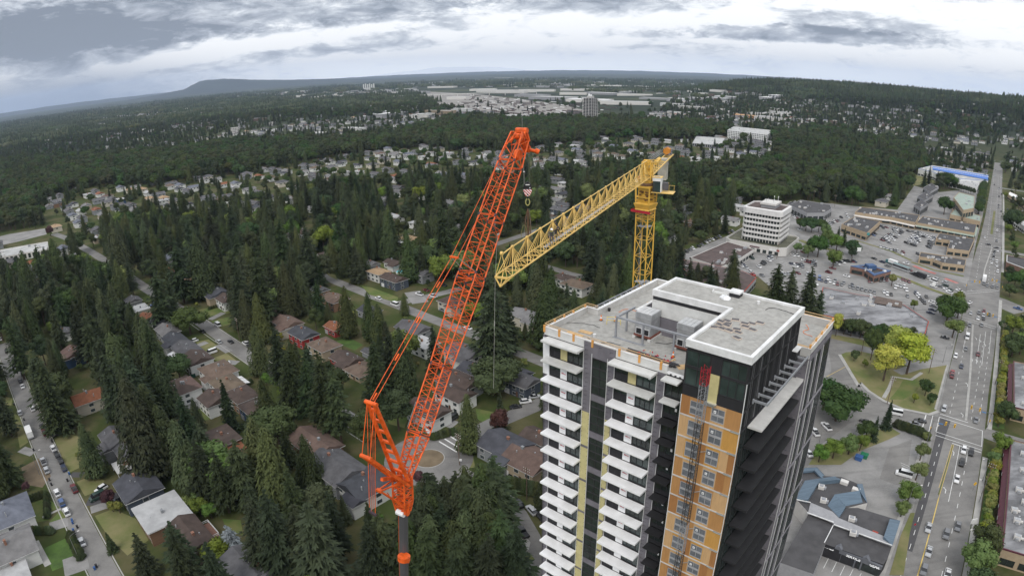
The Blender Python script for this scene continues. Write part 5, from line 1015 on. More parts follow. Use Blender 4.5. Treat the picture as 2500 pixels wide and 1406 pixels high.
# seven storey office block with chamfered corners on a podium
def office():
    base=[cG(497,640,0),cG(760,700,0)]
    C1=cG(485,592,5.5); C2=cG(758,640,5.5); C3=cG(832,575,5.5)
    u=(C2-C1).normalized(); w1=(C2-C1).length; v=Vector((-u.y,u.x,0)); 
    w2=min(abs((C3-C2).dot(v))+3,28); e=empty('office_block',(C1.x,C1.y,0),math.atan2(u.y,u.x),'white banded office block with chamfered corners and rooftop aerials','office block')
    def cham(x0,y0,x1,y1,k): return [(x0+k,y0),(x1-k,y0),(x1,y0+k),(x1,y1-k),(x1-k,y1),(x0+k,y1),(x0,y1-k),(x0,y0+k)]
    c=MB(); c.prism(cham(-9,-8,w1+7,w2+6,4),0.3,5.0,0); c.build('podium',WPAL,e); c=MB(); c.prism(cham(-8.7,-7.7,w1+6.7,w2+5.7,4),5.0,5.15); c.build('podium_roof',mat('mossy_roof',(.12,.12,.085),.95,.25,.2,coord='World'),e)
    c=MB(); P=cham(-9,-8,w1+7,w2+6,4); I=cham(-8.6,-7.6,w1+6.6,w2+5.6,4)
    for i in range(8): a,b,ia,ib=P[i],P[(i+1)%8],I[i],I[(i+1)%8]; c.add([(*a,5.0),(*b,5.0),(*b,6.3),(*a,6.3),(*ib,6.3),(*ia,6.3),(*ib,5.1),(*ia,5.1)],[(0,1,2,3),(3,2,4,5),(5,4,6,7)])
    c.build('podium_parapet',WPAL,e)
    c=MB(); c.prism(cham(-8.9,-7.9,w1+6.9,w2+5.9,4),0,2.9); 
    for i in range(9): c=MB(); x=-6+i*(w1+10)/9; c.box(x,-8.05,.6,x+2.6,-8.0,3); c.build('podium_window',DKG,e)
    c=MB(); c.box(10,-8.15,3.6,17,-8.0,4.4,0); c.build('dark_sign',MAR,e); c=MB(); c.box(w1+1,-8.18,3.5,w1+3,-8.03,4.7,0); c.box(w1-4,-8.18,3.5,w1+1,-8.03,4.7,1); c.build('red_and_white_sign',[BRKR,WWHT],e)
    fh=3.45; gc=MB(); gc.prism(cham(.9,.9,w1-.9,w2-.9,2.2),5.1,5.2+6*fh+1)
    for k in range(7):
        z=5.2+k*fh; x=0 if k<6 else -.3; hh=1.5 if k<6 else 3.0
        if k==0: continue
        c=MB(); c.prism(cham(-x*-1,x*1.0,w1-x,w2-x,2.6),z-.75,z+hh-.75); c.build('white_floor_band',mat('white_concrete_band',(.66,.645,.63),.8,.06,.5,coord='World'),e)
        c=gc
        for i in range(13): xx=1+i*(w1-2)/12; c.box(xx-.18,.62,z-fh+.7,xx+.18,.9,z-.75,1)
        for i in range(12): yy=1+i*(w2-2)/11; c.box(w1-.9,yy-.15,z-fh+.7,w1-.62,yy+.15,z-.75,1)
    gc.build('glass_storeys',[DKG,WPAL],e); zt=5.2+6*fh+2.25; I=cham(1.2,1.2,w1-1.2,w2-1.2,2.2)
    c=MB(); c.prism(I,zt-.1,zt+.02); c.build('brown_roof',RBR,e)
    c=MB(); P=cham(-.3,-.3,w1+.3,w2+.3,2.8)
    for i in range(8): a,b,ia,ib=P[i],P[(i+1)%8],I[i],I[(i+1)%8]; c.add([(*a,zt-.1),(*b,zt-.1),(*b,zt+.7),(*a,zt+.7),(*ib,zt+1.2),(*ia,zt+1.2),(*ib,zt),(*ia,zt)],[(0,1,2,3),(3,2,4,5),(5,4,6,7)])
    c.build('roof_parapet',_mats['white_concrete_band'],e)
    c=MB(); c.box(w1*.35,w2*.38,zt,w1*.72,w2*.85,zt+2.2,1); c.box(w1*.33,w2*.35,zt+2.2,w1*.74,w2*.88,zt+3.6,0); c.build('plant_room',[WPAL,WGRY],e)
    rnd=random.Random(4)
    for i in range(9): c=MB(); x,y=w1*rnd.uniform(.38,.7),w2*rnd.uniform(.4,.85); hh=rnd.uniform(1,4); c.beam((x,y,zt+3.6),(x,y,zt+3.6+hh),.07); c.box(x-.2,y-.15,zt+3.0+hh,x+.2,y+.15,zt+3.8+hh); c.build('aerial',WWHT if i%3 else GALV,e)
    M=e.matrix_basis; occ_poly([M@Vector(p) for p in ((-9,-8,0),(w1+7,-8,0),(w1+7,w2+6,0),(-9,w2+6,0))],2)
office()
flat_building([cG(130,725,4.5),cG(395,612,4.5),cG(585,668,4.5),cG(465,745,4.5),cG(330,800,4.5),cG(300,780,4.5)],4.5,WPAL,RBR,'shop_row','low brown roofed shop row beside the white office block','shops',par=.3,units=16,seed=7)
flat_building([cG(60,740,5),cG(330,790,5),cG(500,825,5),cG(600,870,5),cG(480,1010,5),cG(140,960,5)],5,WGRY,RBR,'store','low store with brown roof and red fascia behind the tower','store',par=.5,cap=BRKR,units=10,seed=9)
flat_building([cG(830,352,6.5),cG(915,318,6.5),cG(1125,352,6.5),cG(1135,380,6.5),cG(1085,410,6.5),cG(960,412,6.5)],6.5,WGRY,RDK,'car_showroom','grey walled car showroom with dark roof at the edge of the woods','showroom',par=.5,units=6,seed=11,glass=(.4,4))
flat_building([cG(1205,490,6),cG(1300,432,6),cG(1480,468,6),cG(1385,552,6)],6,WTAN,RDK,'supermarket','tan walled supermarket with square dark roof at the corner of the upper plaza','supermarket',par=.4,units=13,seed=12)
flat_building([cG(1300,402,6),cG(1350,366,6),cG(1760,425,6),cG(1730,478,6),cG(1560,440,6),cG(1490,432,6)],6,WTAN,RDK,'shop_row','long tan shop row with dark roof along the back of the upper plaza','shops',par=.4,units=18,seed=13,awn=WPAL)
flat_building([cG(1735,478,5.5),cG(1780,432,5.5),cG(2165,490,5.5),cG(2150,552,5.5)],5.5,WTAN,RDK,'shop_row','shop row with pale green awning nearest the arterial at the upper plaza','shops',par=.4,units=14,seed=14,awn=GRNR)
flat_building([cG(1875,590,5),cG(1900,550,5),cG(2150,592,5),cG(2112,680,5),cG(1955,660,5),cG(1975,605,5)],5,WTAN,RDK,'shop_row','tan corner shop building standing in the upper plaza car park','shops',par=.4,units=12,seed=15)
flat_building([cG(1765,688,4.5),cG(2090,740,4.5),cG(2080,785,4.5),cG(1920,765,4.5),cG(1850,735,4.5),cG(1755,720,4.5)],4.5,WTAN,RDK,'cafe_row','curved low cafe row with dark roof facing the diagonal road','cafe',par=.5,units=11,seed=16)
e=flat_building([cG(1750,95,9),cG(1850,72,9),cG(2245,138,9),cG(2245,180,9),cG(1935,160,9),cG(1860,120,9)],9,WWHT,RPL,'warehouse_store','long white store with blue striped roof edge near the far woods','store',par=.5,cap=BLUP,units=14,seed=17)
flat_building([cG(1970,185,7),cG(2010,165,7),cG(2185,195,7),cG(2170,225,7)],7,WWHT,RPL,'warehouse_store','white warehouse in front of the long blue edged store','store',par=.6,units=10,seed=18)
flat_building([cG(1975,420,6),cG(2010,378,6),cG(2195,430,6),cG(2190,470,6)],6,WTAN,GRNR,'shop_row','tan shop row with pale green roof under the apartment block','shops',par=.6,units=3,seed=19)
flat_building([cG(2000,300,13),cG(2040,262,13),cG(2150,290,13),cG(2145,375,13),cG(2070,390,13)],13,WTAN,GRNR,'apartment_block','four storey tan apartment block with pale green roof by the arterial','apartment block',par=.5,units=6,seed=20,glass=(3,10))
for i,(x,y,w) in enumerate(((1830,230,90),(1790,290,90),(1760,350,80))): flat_building([cG(x-w/2,y,7),cG(x+10,y-32,7),cG(x+w/2+20,y-5,7),cG(x+5,y+30,7)],7,WGRY,RDK,'townhouse_block',['dark roofed townhouse block below the long white store','dark roofed townhouse block in the middle of the three','dark roofed townhouse block nearest the upper plaza'][i],'townhouses',par=.4,units=2,seed=30+i,glass=(1,5))
L0=Vector(e.location) if False else None
c=MB(); P=[cG(1852,78,9.6),cG(2243,143,9.6),cG(2243,172,9.6),cG(1852,100,9.6)]; cc=sum(P,Vector())/4; c.prism([((p-cc).x,(p-cc).y) for p in P],9.5,9.9)
for i in range(24): t_=(i+.5)/24; q=P[0]+(P[1]-P[0])*t_+(P[3]-P[0])*.45-cc; c.box(q.x-1.2,q.y-1.2,9.9,q.x+1.2,q.y+1.2,10.3,1)
c.build('blue_roof_band',[BLUP,WWHT],loc=(cc.x,cc.y,0),label='blue roof band with white skylights on the long white store',cat='roof band')
# beyond the arterial
flat_building([R(16.6,-23,5.5),R(16.4,41.5,5.5),R(60,44,5.5),R(60,-21,5.5)],5.5,WTAN,RGR,'retail_row','long grey roofed retail row with maroon canopy right of the arterial','shops',par=.3,cap=MAR,units=0,seed=21)
flat_building([R(17,69,5.5),R(16.5,118,5.5),R(60,122,5.5),R(60,71,5.5)],5.5,WTAN,RGR,'retail_row','second maroon edged retail row beyond the side street','shops',par=.3,cap=MAR,units=0,seed=22)
flat_building([cF(1820,85,6),cF(1968,110,6),R(70,300),cF(1968,215,6),cF(1818,140,6)][:2]+[R(62,318),R(62,270)]+[cF(1818,142,6)],6,mat('brown_wall',(.20,.12,.09),.85),RDK,'store','flat grey roofed store with white fascia right of the arterial','store',par=.6,cap=WWHT,units=9,seed=23)
flat_building([cG(2385,275,6),cG(2400,258,6),R(75,560),R(70,520),cG(2500,345,6)],6,WTAN,WWHT,'long_shed','long cream shed with white roof beyond the arterial','shed',par=.4,units=6,seed=24)
flat_building([cG(2410,440,6),cG(2420,395,6),R(70,440),R(70,410),cG(2500,505,6)],6,WWHT,RPL,'car_dealer','white car dealer building right of the arterial','showroom',par=.6,cap=WWHT,units=3,seed=25)
# right block details: canopy posts and roof units, chosen from the photo
def roof_unit(x,y,h,i,lab=None):
    pass
MR=[o for o in bpy.data.objects if o.name.startswith('retail_row')]
for o,pts in zip(sorted(MR,key=lambda o:o.name),[[(21,33),(24,37),(21,22),(25,20),(20,9),(24,8),(22,3),(20,-8),(24,-12),(20.5,-16),(24,30),(19,-3)],[(21,74),(24,80),(22,88),(25,92),(21,100),(24,105),(22,112),(27,84)]]):
    rf=[k for k in KIDS[o.name] if k.name.startswith('roof')][0]; L0=Vector(o.location)
    for i,(x,y) in enumerate(pts):
        p=R(x,y)-L0; u=MB(); u.box(-1,-.8,0,1,.8,1.2,0); u.box(-.6,-1.4,.1,.4,-.8,.9,1); u.box(-.8,-.6,1.2,.8,.6,1.35,1); u.box(1,-.3,.3,1.8,.3,.8,0); u.build('air_unit',[WPAL,GALV],rf,loc=(p.x,p.y,5.5),rz=-RA+.1*(i%3))
        u=MB(); u.lathe([(.2,0),(.2,.7),(.32,.75),(.001,.9)],n=8); u.build('roof_vent',GALV,rf,loc=(p.x+1.5-(i%3),p.y-3,5.5))
    g=MB()
    y0,y1=((-23,41) if o is sorted(MR,key=lambda o:o.name)[0] else (69,118)); 
    a=[R(14.9,y0,3.4)-L0,R(16.5,y0,4.6)-L0,R(16.4,y1,4.6)-L0,R(14.7,y1,3.4)-L0,R(14.9,y0,3.1)-L0,R(14.7,y1,3.1)-L0]; g.add(a,[(0,1,2,3),(0,3,5,4)])
    for k in range(12): q=R(14.95,y0+(y1-y0)*k/11)-L0; g.beam((q.x,q.y,0),(q.x,q.y,3.2),.08)
    g.build('maroon_canopy',MAR,o)
    for k in range(10): q=R(14.7,y0+3+(y1-y0-6)*k/9)-L0; q2=R(14.7,y0+5+(y1-y0-6)*k/9)-L0; g=MB().add([(q.x,q.y,3.5),(q2.x,q2.y,3.5),(q2.x,q2.y,4.1),(q.x,q.y,4.1)],[(0,1,2,3)]); (g.build('shop_sign',WWHT,o) if k in (0,2,3,6,8) else None)
# blue trimmed building with the bike shop front
def bike_shop():
    z=5.5
    e=empty('bike_shop',cE(500,1100),0,'black roofed shop with blue metal mansards reading BIKES, SERVICE, GEAR','shop'); L0=Vector(e.location)
    def rel(P): return [Vector(p)-L0 for p in P]
    def pr(name,P,z0,z1,m,mt=None,ms=None):
        c=MB(); c.prism([(p.x,p.y) for p in rel(P)],z0,z1,0,0 if mt is None else 1); return c.build(name,[m]+([mt] if mt else []),e)
    def slope(name,A,B,C_,D_,zA,zB,m):      # strip from outer edge A-B up to inner edge D-C
        a,b,c_,d_=rel([A,B,C_,D_]); c=MB(); c.add([(a.x,a.y,zA),(b.x,b.y,zA),(c_.x,c_.y,zB),(d_.x,d_.y,zB)],[(0,1,2,3)]); return c.build(name,m,e)
    pr('front_wing',[cE(440,1170,4.5),cE(505,1045,4.5),cE(920,1190,4.5),cE(885,1290,3.5),cE(850,1345,3.2)],0,4.3,BLK,RDK)
    pr('left_wing',[cE(130,1310,4.5),cE(335,955,4.5),cE(508,1025,4.5),cE(360,1400,4)],0,4.5,WGRY,RDK)
    pr('middle_wing',[cE(470,1010,5),cE(590,925,5),cE(680,925,5),cE(975,1015,5),cE(920,1185,5),cE(510,1030,5)],0,5.1,WGRY,RDK)
    pr('rear_wing',[cE(240,860,5),cE(310,735,5),cE(420,700,5),cE(560,705,5),cE(690,760,5),cE(745,890,5),cE(590,930,5),cE(540,1000,5),cE(330,960,5)],0,5.1,WPAL,RDK)
    pr('far_wing',[cE(230,700,4.5),cE(270,648,4.5),cE(390,640,4.5),cE(450,705,4.5),cE(400,720,4.5),cE(290,760,4.5)],0,4.6,WGRY,RDK)
    zo,zi=5.2,6.4
    for P in ((cE(232,862,zo),cE(305,730,zo),cE(405,735,zi),cE(325,865,zi)),(cE(305,730,zo),cE(512,700,zo),cE(560,722,zi),cE(400,738,zi)),(cE(465,905,zo),cE(545,992,zo),cE(592,915,zi),cE(515,828,zi)),(cE(515,828,zi),cE(690,800,zi),cE(712,885,zo),cE(590,910,zo)),(cE(690,800,zi),cE(672,756,zi),cE(710,752,zo),cE(745,888,zo)),(cE(905,1000,zi),cE(980,1012,zo),cE(922,1190,zo),cE(862,1125,zi)),(cE(272,646,4.8),cE(390,638,4.8),cE(372,658,5.6),cE(280,668,5.6)),(cE(390,638,4.8),cE(452,706,4.8),cE(420,712,5.4),cE(372,658,5.6))):
        a=rel(P); c=MB(); c.add([tuple(p) for p in a],[(0,1,2,3)]); cc=sum(a,Vector())/4
        c.add([(p.x,p.y,p.z) for p in a]+[(p.x,p.y,4.9) for p in a],[(0,1,5,4),(1,2,6,5),(2,3,7,6),(3,0,4,7)]); c.build('blue_mansard',BLUR,e)
    for P in ((cE(345,885,5.6),cE(500,950,5.6),cE(545,995,5.6),cE(870,1125,5.6),cE(920,1188,5.3),cE(510,1035,5.3),cE(325,958,5.3)),):
        c=MB(); c.poly([tuple(p) for p in rel(P)]); c.build('grey_roof_apron',WGRY,e)
    for a,b in ((cE(320,957,5.5),cE(508,1025,5.5)),(cE(508,1040,5.5),cE(920,1188,5.5)),(cE(505,1045,4.7),cE(442,1168,4.7)),(cE(232,862,5.5),cE(345,885,5.8))):
        c=MB(); p,q=rel([a,b]); c.beam(p,q,.16); c.build('white_coping',WHITEM,e)
    for i,(x,y) in enumerate(((420,775),(435,870),(635,1000),(645,1100))):
        p=rel([cE(x,y,5.6)])[0]; c=MB(); c.box(-.9,-.8,0,.9,.8,1.1,0); c.box(-.6,-.5,1.1,.6,.5,1.25,1); c.box(.9,-.5,.1,1.5,.5,.8,1); c.build('air_unit',[WPAL,GALVD],e,loc=(p.x,p.y,5.0),rz=GA+.2)
    p=rel([cE(800,1098,5.2)])[0]; c=MB(); c.box(-.8,-.5,0,.8,.5,.3); c.build('red_hatch',BRKR,e,loc=(p.x,p.y,5.1),rz=GA)
    for a in (cE(585,735,6),cE(668,790,6)): p=rel([a])[0]; c=MB(); c.box(-1.2,-.8,0,1.2,.8,1.0); c.build('pale_box_end',WPAL,e,loc=(p.x,p.y,5.1),rz=GA)
    # front fascia with stepped dark openings and lettering
    A_,B_=cE(440,1178,3.6),cE(850,1345,3.6); u=(B_-A_); Ln=u.length; u/=Ln; rz=math.atan2(u.y,u.x); f=empty('shop_front',(A_.x-L0.x,A_.y-L0.y,0),rz); f.parent=e; KIDS.setdefault(e.name,[]).append(f)
    c=MB(); c.box(0,-.35,2.9,Ln,0.3,4.1,0)
    for x in (Ln*.25,Ln*.72): c.add([(x-1.4,-.45,3.9),(x+1.4,-.45,3.9),(x,-.45,5.1),(x,1.2,5.0),(x-1.4,.3,4.0),(x+1.4,.3,4.0)],[(0,1,2),(0,2,3,4),(2,1,5,3)],0)
    for x in (0,.19,.3,.55,.66): c.box(Ln*x,-.3,0,Ln*x+.4,-.05,2.9,0)
    c.build('grey_fascia',mat('fascia_grey',(.13,.135,.15),.7),f)
    c=MB(); c.box(.4,.05,.2,Ln-.3,.1,2.9); c.build('dark_glazing',DKG,f)
    for word,x,sz in (('BIKES',Ln*.02,.95),('SERVICE',Ln*.40,.95),('GEAR',Ln*.80,.95)):
        t=bpy.data.curves.new('lettering','FONT'); t.body=word; t.size=sz*1.15; t.extrude=.03; t.offset=.025; to=bpy.data.objects.new('text_source',t); me=bpy.data.meshes.new_from_object(to); bpy.data.objects.remove(to); me.name='lettering'; me.materials.clear(); me.materials.append(WHITE); o=bpy.data.objects.new('lettering',me); COL.objects.link(o); o.parent=f; o.location=(x,-.62,3.12); o.rotation_euler=(rad(55),0,0)
    occ_poly([cE(130,1310,0),cE(240,860,0),cE(280,640,0),cE(745,760,0),cE(980,1010,0),cE(850,1400,0),cE(360,1450,0)],2)
bike_shop()
# other larger buildings seen farther off
def block(pts,h,wall,roof,name,label,cat,storeys=0,units=3,seed=1,**k):
    e=flat_building(pts,h,wall,roof,name,label,cat,units=units,seed=seed,glass=None,par=.5,**k); P=[Vector((p[0],p[1],0)) for p in pts]; n=len(P); L0=Vector(e.location)
    if sum(P[i].x*P[(i+1)%n].y-P[(i+1)%n].x*P[i].y for i in range(n))<0: P=P[::-1]
    g=MB()
    for fl in range(storeys):
        for i in range(n):
            a,b=P[i]-L0,P[(i+1)%n]-L0; d=b-a; Ln=d.length; d/=Ln; q=Vector((d.y,-d.x,0)); kk=max(1,int(Ln//3.6)); z0=h*fl/storeys+.8; z1=h*(fl+1)/storeys-.5
            for j in range(kk): A_=a+d*(Ln*(j+.2)/kk)+q*.05; B_=a+d*(Ln*(j+.78)/kk)+q*.05; g.add([(*A_.xy,z0),(*B_.xy,z0),(*B_.xy,z1),(*A_.xy,z1)],[(0,1,2,3)])
    if storeys:
        w_=[o for o in KIDS[e.name] if o.name.startswith('wall')][0]; v0=[tuple(v.co) for v in w_.data.vertices]; f0=[tuple(p.vertices) for p in w_.data.polygons]; m=MB(); m.add(v0,f0,0); m.add(g.v,g.f,1); w_.data=m.mesh('wall',[wall,DKG])
    return e
def rect(c0,w,d,rz=GA): u=Vector((math.cos(rz),math.sin(rz),0)); v=Vector((-u.y,u.x,0)); return [c0-u*w/2-v*d/2,c0+u*w/2-v*d/2,c0+u*w/2+v*d/2,c0-u*w/2+v*d/2]
block([cP(1775,338),cP(1872,350),cP(1885,338),cP(1790,328)],15,WWHT,RPL,'apartment_block','long white five storey apartment block behind the tree belt','apartment block',5,4,41)
block([cP(1690,350,5),cP(1700,333,5),cP(1770,338,5),cP(1760,356,5)],5,WGRY,RPL,'school_hall','pale roofed low hall in the suburb left of the white apartments','hall',1,3,42)
c0=atd(1441,292,1480); c0.z=0
def hi_rise():
    e=empty('concrete_high_rise',(c0.x,c0.y,0),GA,'grey concrete high rise shell alone beyond the tree belt','high rise'); c=MB(); 
    for k in range(17): c.box(-13,-13,k*3.4,13,13,k*3.4+.7)
    c.box(-6,-6,57,6,6,62); c.build('floor_slabs',CONC,e); c=MB(); c.box(-11.2,-11.2,0,11.2,11.2,57); c.build('dark_interior',BLK,e)
    c=MB(); 
    for x in (-12.4,-4,4,12.4):
        for y in (-12.4,12.4): c.box(x-.5,y-.5,0,x+.5,y+.5,57)
        c.box(12,x-.5,0,12.9,x+.5,57)
    c.build('column',CONC,e); c=MB(); c.box(-4,-3,62,-1,0,67); c.box(1,-2,62,3,2,65); c.build('roof_plant',WHITE,e)
hi_rise()
for i,(x,y,w,d,h,wl,rf,st,nm,lb,ct) in enumerate([
 (780,333,46,22,8,WWHT,RPL,2,'apartment_block','low white block with pale roof beyond the left tree belt','apartments'),(865,322,60,18,9,WWHT,RPL,3,'apartment_block','long pale block right of its neighbour beyond the tree belt','apartments'),(575,330,16,16,18,WPAL,RPL,5,'apartment_block','small pale apartment tower among houses at left','apartments'),(640,340,60,30,8,WGRY,RDK,2,'townhouse_block','dark roofed townhouse cluster beyond the left tree belt','townhouses'),
 (1075,281,110,24,13,WTAN,RPL,4,'apartment_block','long tan block below the rail yard','apartments'),(1130,276,60,24,13,WWHT,RPL,4,'apartment_block','white block below the rail yard at its right end','apartments'),(1255,296,50,30,14,WWHT,RPL,4,'apartment_block','white apartments just above the orange crane head','apartments'),
 (1640,262,80,24,13,WWHT,RPL,4,'apartment_block','left white apartments of the pair beyond the rail yard','apartments'),(1690,270,90,24,13,WPAL,RPL,4,'apartment_block','right pale apartments of the pair beyond the rail yard','apartments'),(1840,292,110,30,10,mat('orange_formwork',(.55,.26,.10),.8),TIM,2,'formwork_building','orange timbered building under construction in the distance','building site'),(1930,290,60,24,8,WWHT,RPL,2,'apartment_block','white block right of the orange building site','apartments'),(1980,291,30,20,9,TIM,TIM,2,'formwork_building','small orange framed block right of the larger building site','building site'),(2050,286,50,24,9,WWHT,RPL,3,'apartment_block','white block under the dark wooded hill','apartments'),(2110,280,36,24,9,WWHT,RPL,3,'apartment_block','easternmost white block under the wooded hill','apartments')]):
    p=cP(x,y); block(rect(p,w,d),h,wl,rf,nm,lb,ct,st,3,60+i)
for i,(x,y,w,d) in enumerate([(1370,244,330,130),(1440,250,200,110),(1530,256,220,90),(1300,237,200,90),(1215,225,300,100),(1310,224,260,90),(1470,232,200,80),(720,238,260,70),(790,240,200,60),(660,236,180,60),(1120,243,120,60),(1180,222,200,80),(1260,212,300,120),(1410,222,240,80),(1550,236,200,60),(1600,246,160,60),(1180,190,500,160),(1230,192,400,160),(560,216,400,150),(1720,247,160,50),(900,218,90,60),(950,211,240,60),(1080,215,300,90),(1140,205,400,110),(1340,214,260,90),(1390,205,320,110),(1500,213,260,90),(1580,222,220,80),(1640,235,180,60),(1700,232,140,50),(1030,228,140,60),(840,233,180,60),(720,226,260,80),(1600,207,320,100),(1250,228,200,70),(1400,232,160,60),(1660,252,120,50)]):
    p=cP(x,y); block(rect(p,w*.85,d*.7,GA+.25*(i%3)),12,WPAL if i%3 else WGRY,(RPL,WWHT,RPL,WGRY,RPL)[i%5],'warehouse','large white warehouse in the distant industrial flats','warehouse',0,0,90+i,cap=None); bpy.data.objects[-1:] 
for o in bpy.data.objects:
    if o.name.startswith('warehouse') and not o.name.startswith('warehouse_') and o.parent is None: o['group']='white warehouses in the distant industrial flats'
# rail yard
RAILG=mat('rail_ballast',(.25,.235,.215),.95,.2,.02,coord='World',detail=8)
sheet('rail_yard',[cP(1000,222),cP(1180,232),cP(1420,262),cP(1560,285),cP(1400,292),cP(1250,280),cP(1080,262),cP(1040,240)],RAILG,.05,occ=False)
rnd=random.Random(33); 
for i in range(16):
    t=i/15; a=cP(1050+90*t,262-34*t); b=cP(1400+130*t,292-30*t); e_=empty('goods_train',(a.x,a.y,0),0,'string of goods wagons standing in the rail yard','train','goods trains in the rail yard'); d=(b-a); L_=d.length; x=rnd.uniform(0,.2)
    while x<.97:
        w=rnd.uniform(.01,.03)
        if rnd.random()<.45: p,q=a+d*x,a+d*(x+w); c=MB().beam(p+ZU*1.8-a,q+ZU*1.8-a,1.7); c.build('goods_wagon',rnd.choice((RBR,RBR,BLK,WWHT,RBR)),e_)
        x+=w+.004
c=MB(); a,b=cP(960,243),cP(1310,232); a.z=b.z=0; d=b-a; n=9
c.beam(a+ZU*14,b+ZU*14,3); 
for i in range(n+1): p=a+d*i/n; c.beam(p,p+ZU*13,2.5)
c.build('viaduct',CONC,label='long grey viaduct crossing above the rail yard',cat='viaduct')
for i in range(6):
    p=cP(888+5*i,219); c=MB(); c.lathe([(6.5,0),(6.5,44+6*(i%2)),(.01,50+6*(i%2))],n=10); c.build('silo',CONC_L,loc=(p.x,p.y,0),label='pale silo in the cluster beyond the left flats',cat='silo',group='pale silos in the distance')
# ------------------------------------------------------------------ houses
ROOFS={'charcoal':mat('roof_charcoal',(.060,.062,.072),.9,.2,.35,coord='World',detail=8,rand=.12),'dark grey':mat('roof_dark_grey',(.095,.093,.098),.9,.2,.35,coord='World',detail=8,rand=.12),'grey':mat('roof_grey',(.17,.165,.165),.9,.18,.35,coord='World',detail=8,rand=.12),'brown':mat('roof_brown',(.125,.090,.070),.9,.2,.35,coord='World',detail=8,rand=.12),'dark brown':mat('roof_dark_brown',(.075,.055,.047),.9,.2,.35,coord='World',detail=8),'rust':mat('roof_rust',(.21,.085,.045),.9,.2,.35,coord='World',detail=8),'tan':mat('roof_tan',(.33,.23,.14),.9,.15,.35,coord='World',detail=8),'pale grey':mat('roof_pale_grey',(.38,.38,.38),.8,.15,.25,coord='World',detail=8),'blue grey':mat('roof_blue_grey',(.13,.14,.17),.9,.18,.35,coord='World',detail=8)}
WALLS={'white':mat('siding_white',(.66,.66,.64),.8,.06,.5,stretch=(.3,.3,6)),'cream':mat('siding_cream',(.50,.46,.38),.8,.06,.5,stretch=(.3,.3,6)),'grey':mat('siding_grey',(.24,.25,.26),.8,.08,.5,stretch=(.3,.3,6)),'blue':mat('siding_blue',(.045,.085,.16),.8,.08,.5,stretch=(.3,.3,6)),'brown':mat('siding_brown',(.20,.12,.075),.8,.1,.5,stretch=(.3,.3,6)),'red':mat('siding_red',(.30,.03,.03),.8,.1,.5,stretch=(.3,.3,6)),'beige':mat('siding_beige',(.38,.31,.22),.8,.08,.5,stretch=(.3,.3,6)),'slate':mat('siding_slate',(.07,.085,.11),.8,.08,.5,stretch=(.3,.3,6))}
WINM=mat('house_window',(.05,.06,.065),.1,.3,.6,spec=.6); TRIM=mat('white_trim',(.70,.70,.69),.7,.04,1.); BRK=mat('chimney_brick',(.25,.13,.09),.9,.2,2.)
def roof_mb(w,d,h,kind,ov=.6,pitch=.38):
    c=MB(); X,Y=w/2+ov,d/2+ov; t=.18
    if kind=='flat': c.box(-X,-Y,h,X,Y,h+.3,0); c.box(-X-.02,-Y-.02,h-.05,X+.02,Y+.02,h+.12,1); return c,h+.3
    lng=w>=d; a,b=(X,Y) if lng else (Y,X); rh=b*pitch; k=a if kind=='gable' else a-b*.95
    def P(x,y,z): return (x,y,z) if lng else (-y,x,z)
    z=h-.05; pr=[P(-k,0,z+rh+t),P(k,0,z+rh+t)]
    c.add([P(-a,-b,z+t),P(a,-b,z+t),P(a,b,z+t),P(-a,b,z+t)]+pr+[P(-a,-b,z),P(a,-b,z),P(a,b,z),P(-a,b,z)],[(0,1,5,4),(2,3,4,5),(1,2,5),(3,0,4),(6,9,8,7)])
    c.add([P(-a,-b,z+t),P(a,-b,z+t),P(a,b,z+t),P(-a,b,z+t),P(-a,-b,z),P(a,-b,z),P(a,b,z),P(-a,b,z)],[(4,5,1,0),(5,6,2,1),(6,7,3,2),(7,4,0,3)],1)
    if kind=='gable': # gable infill sits in the wall part
        pass
    return c,z+rh
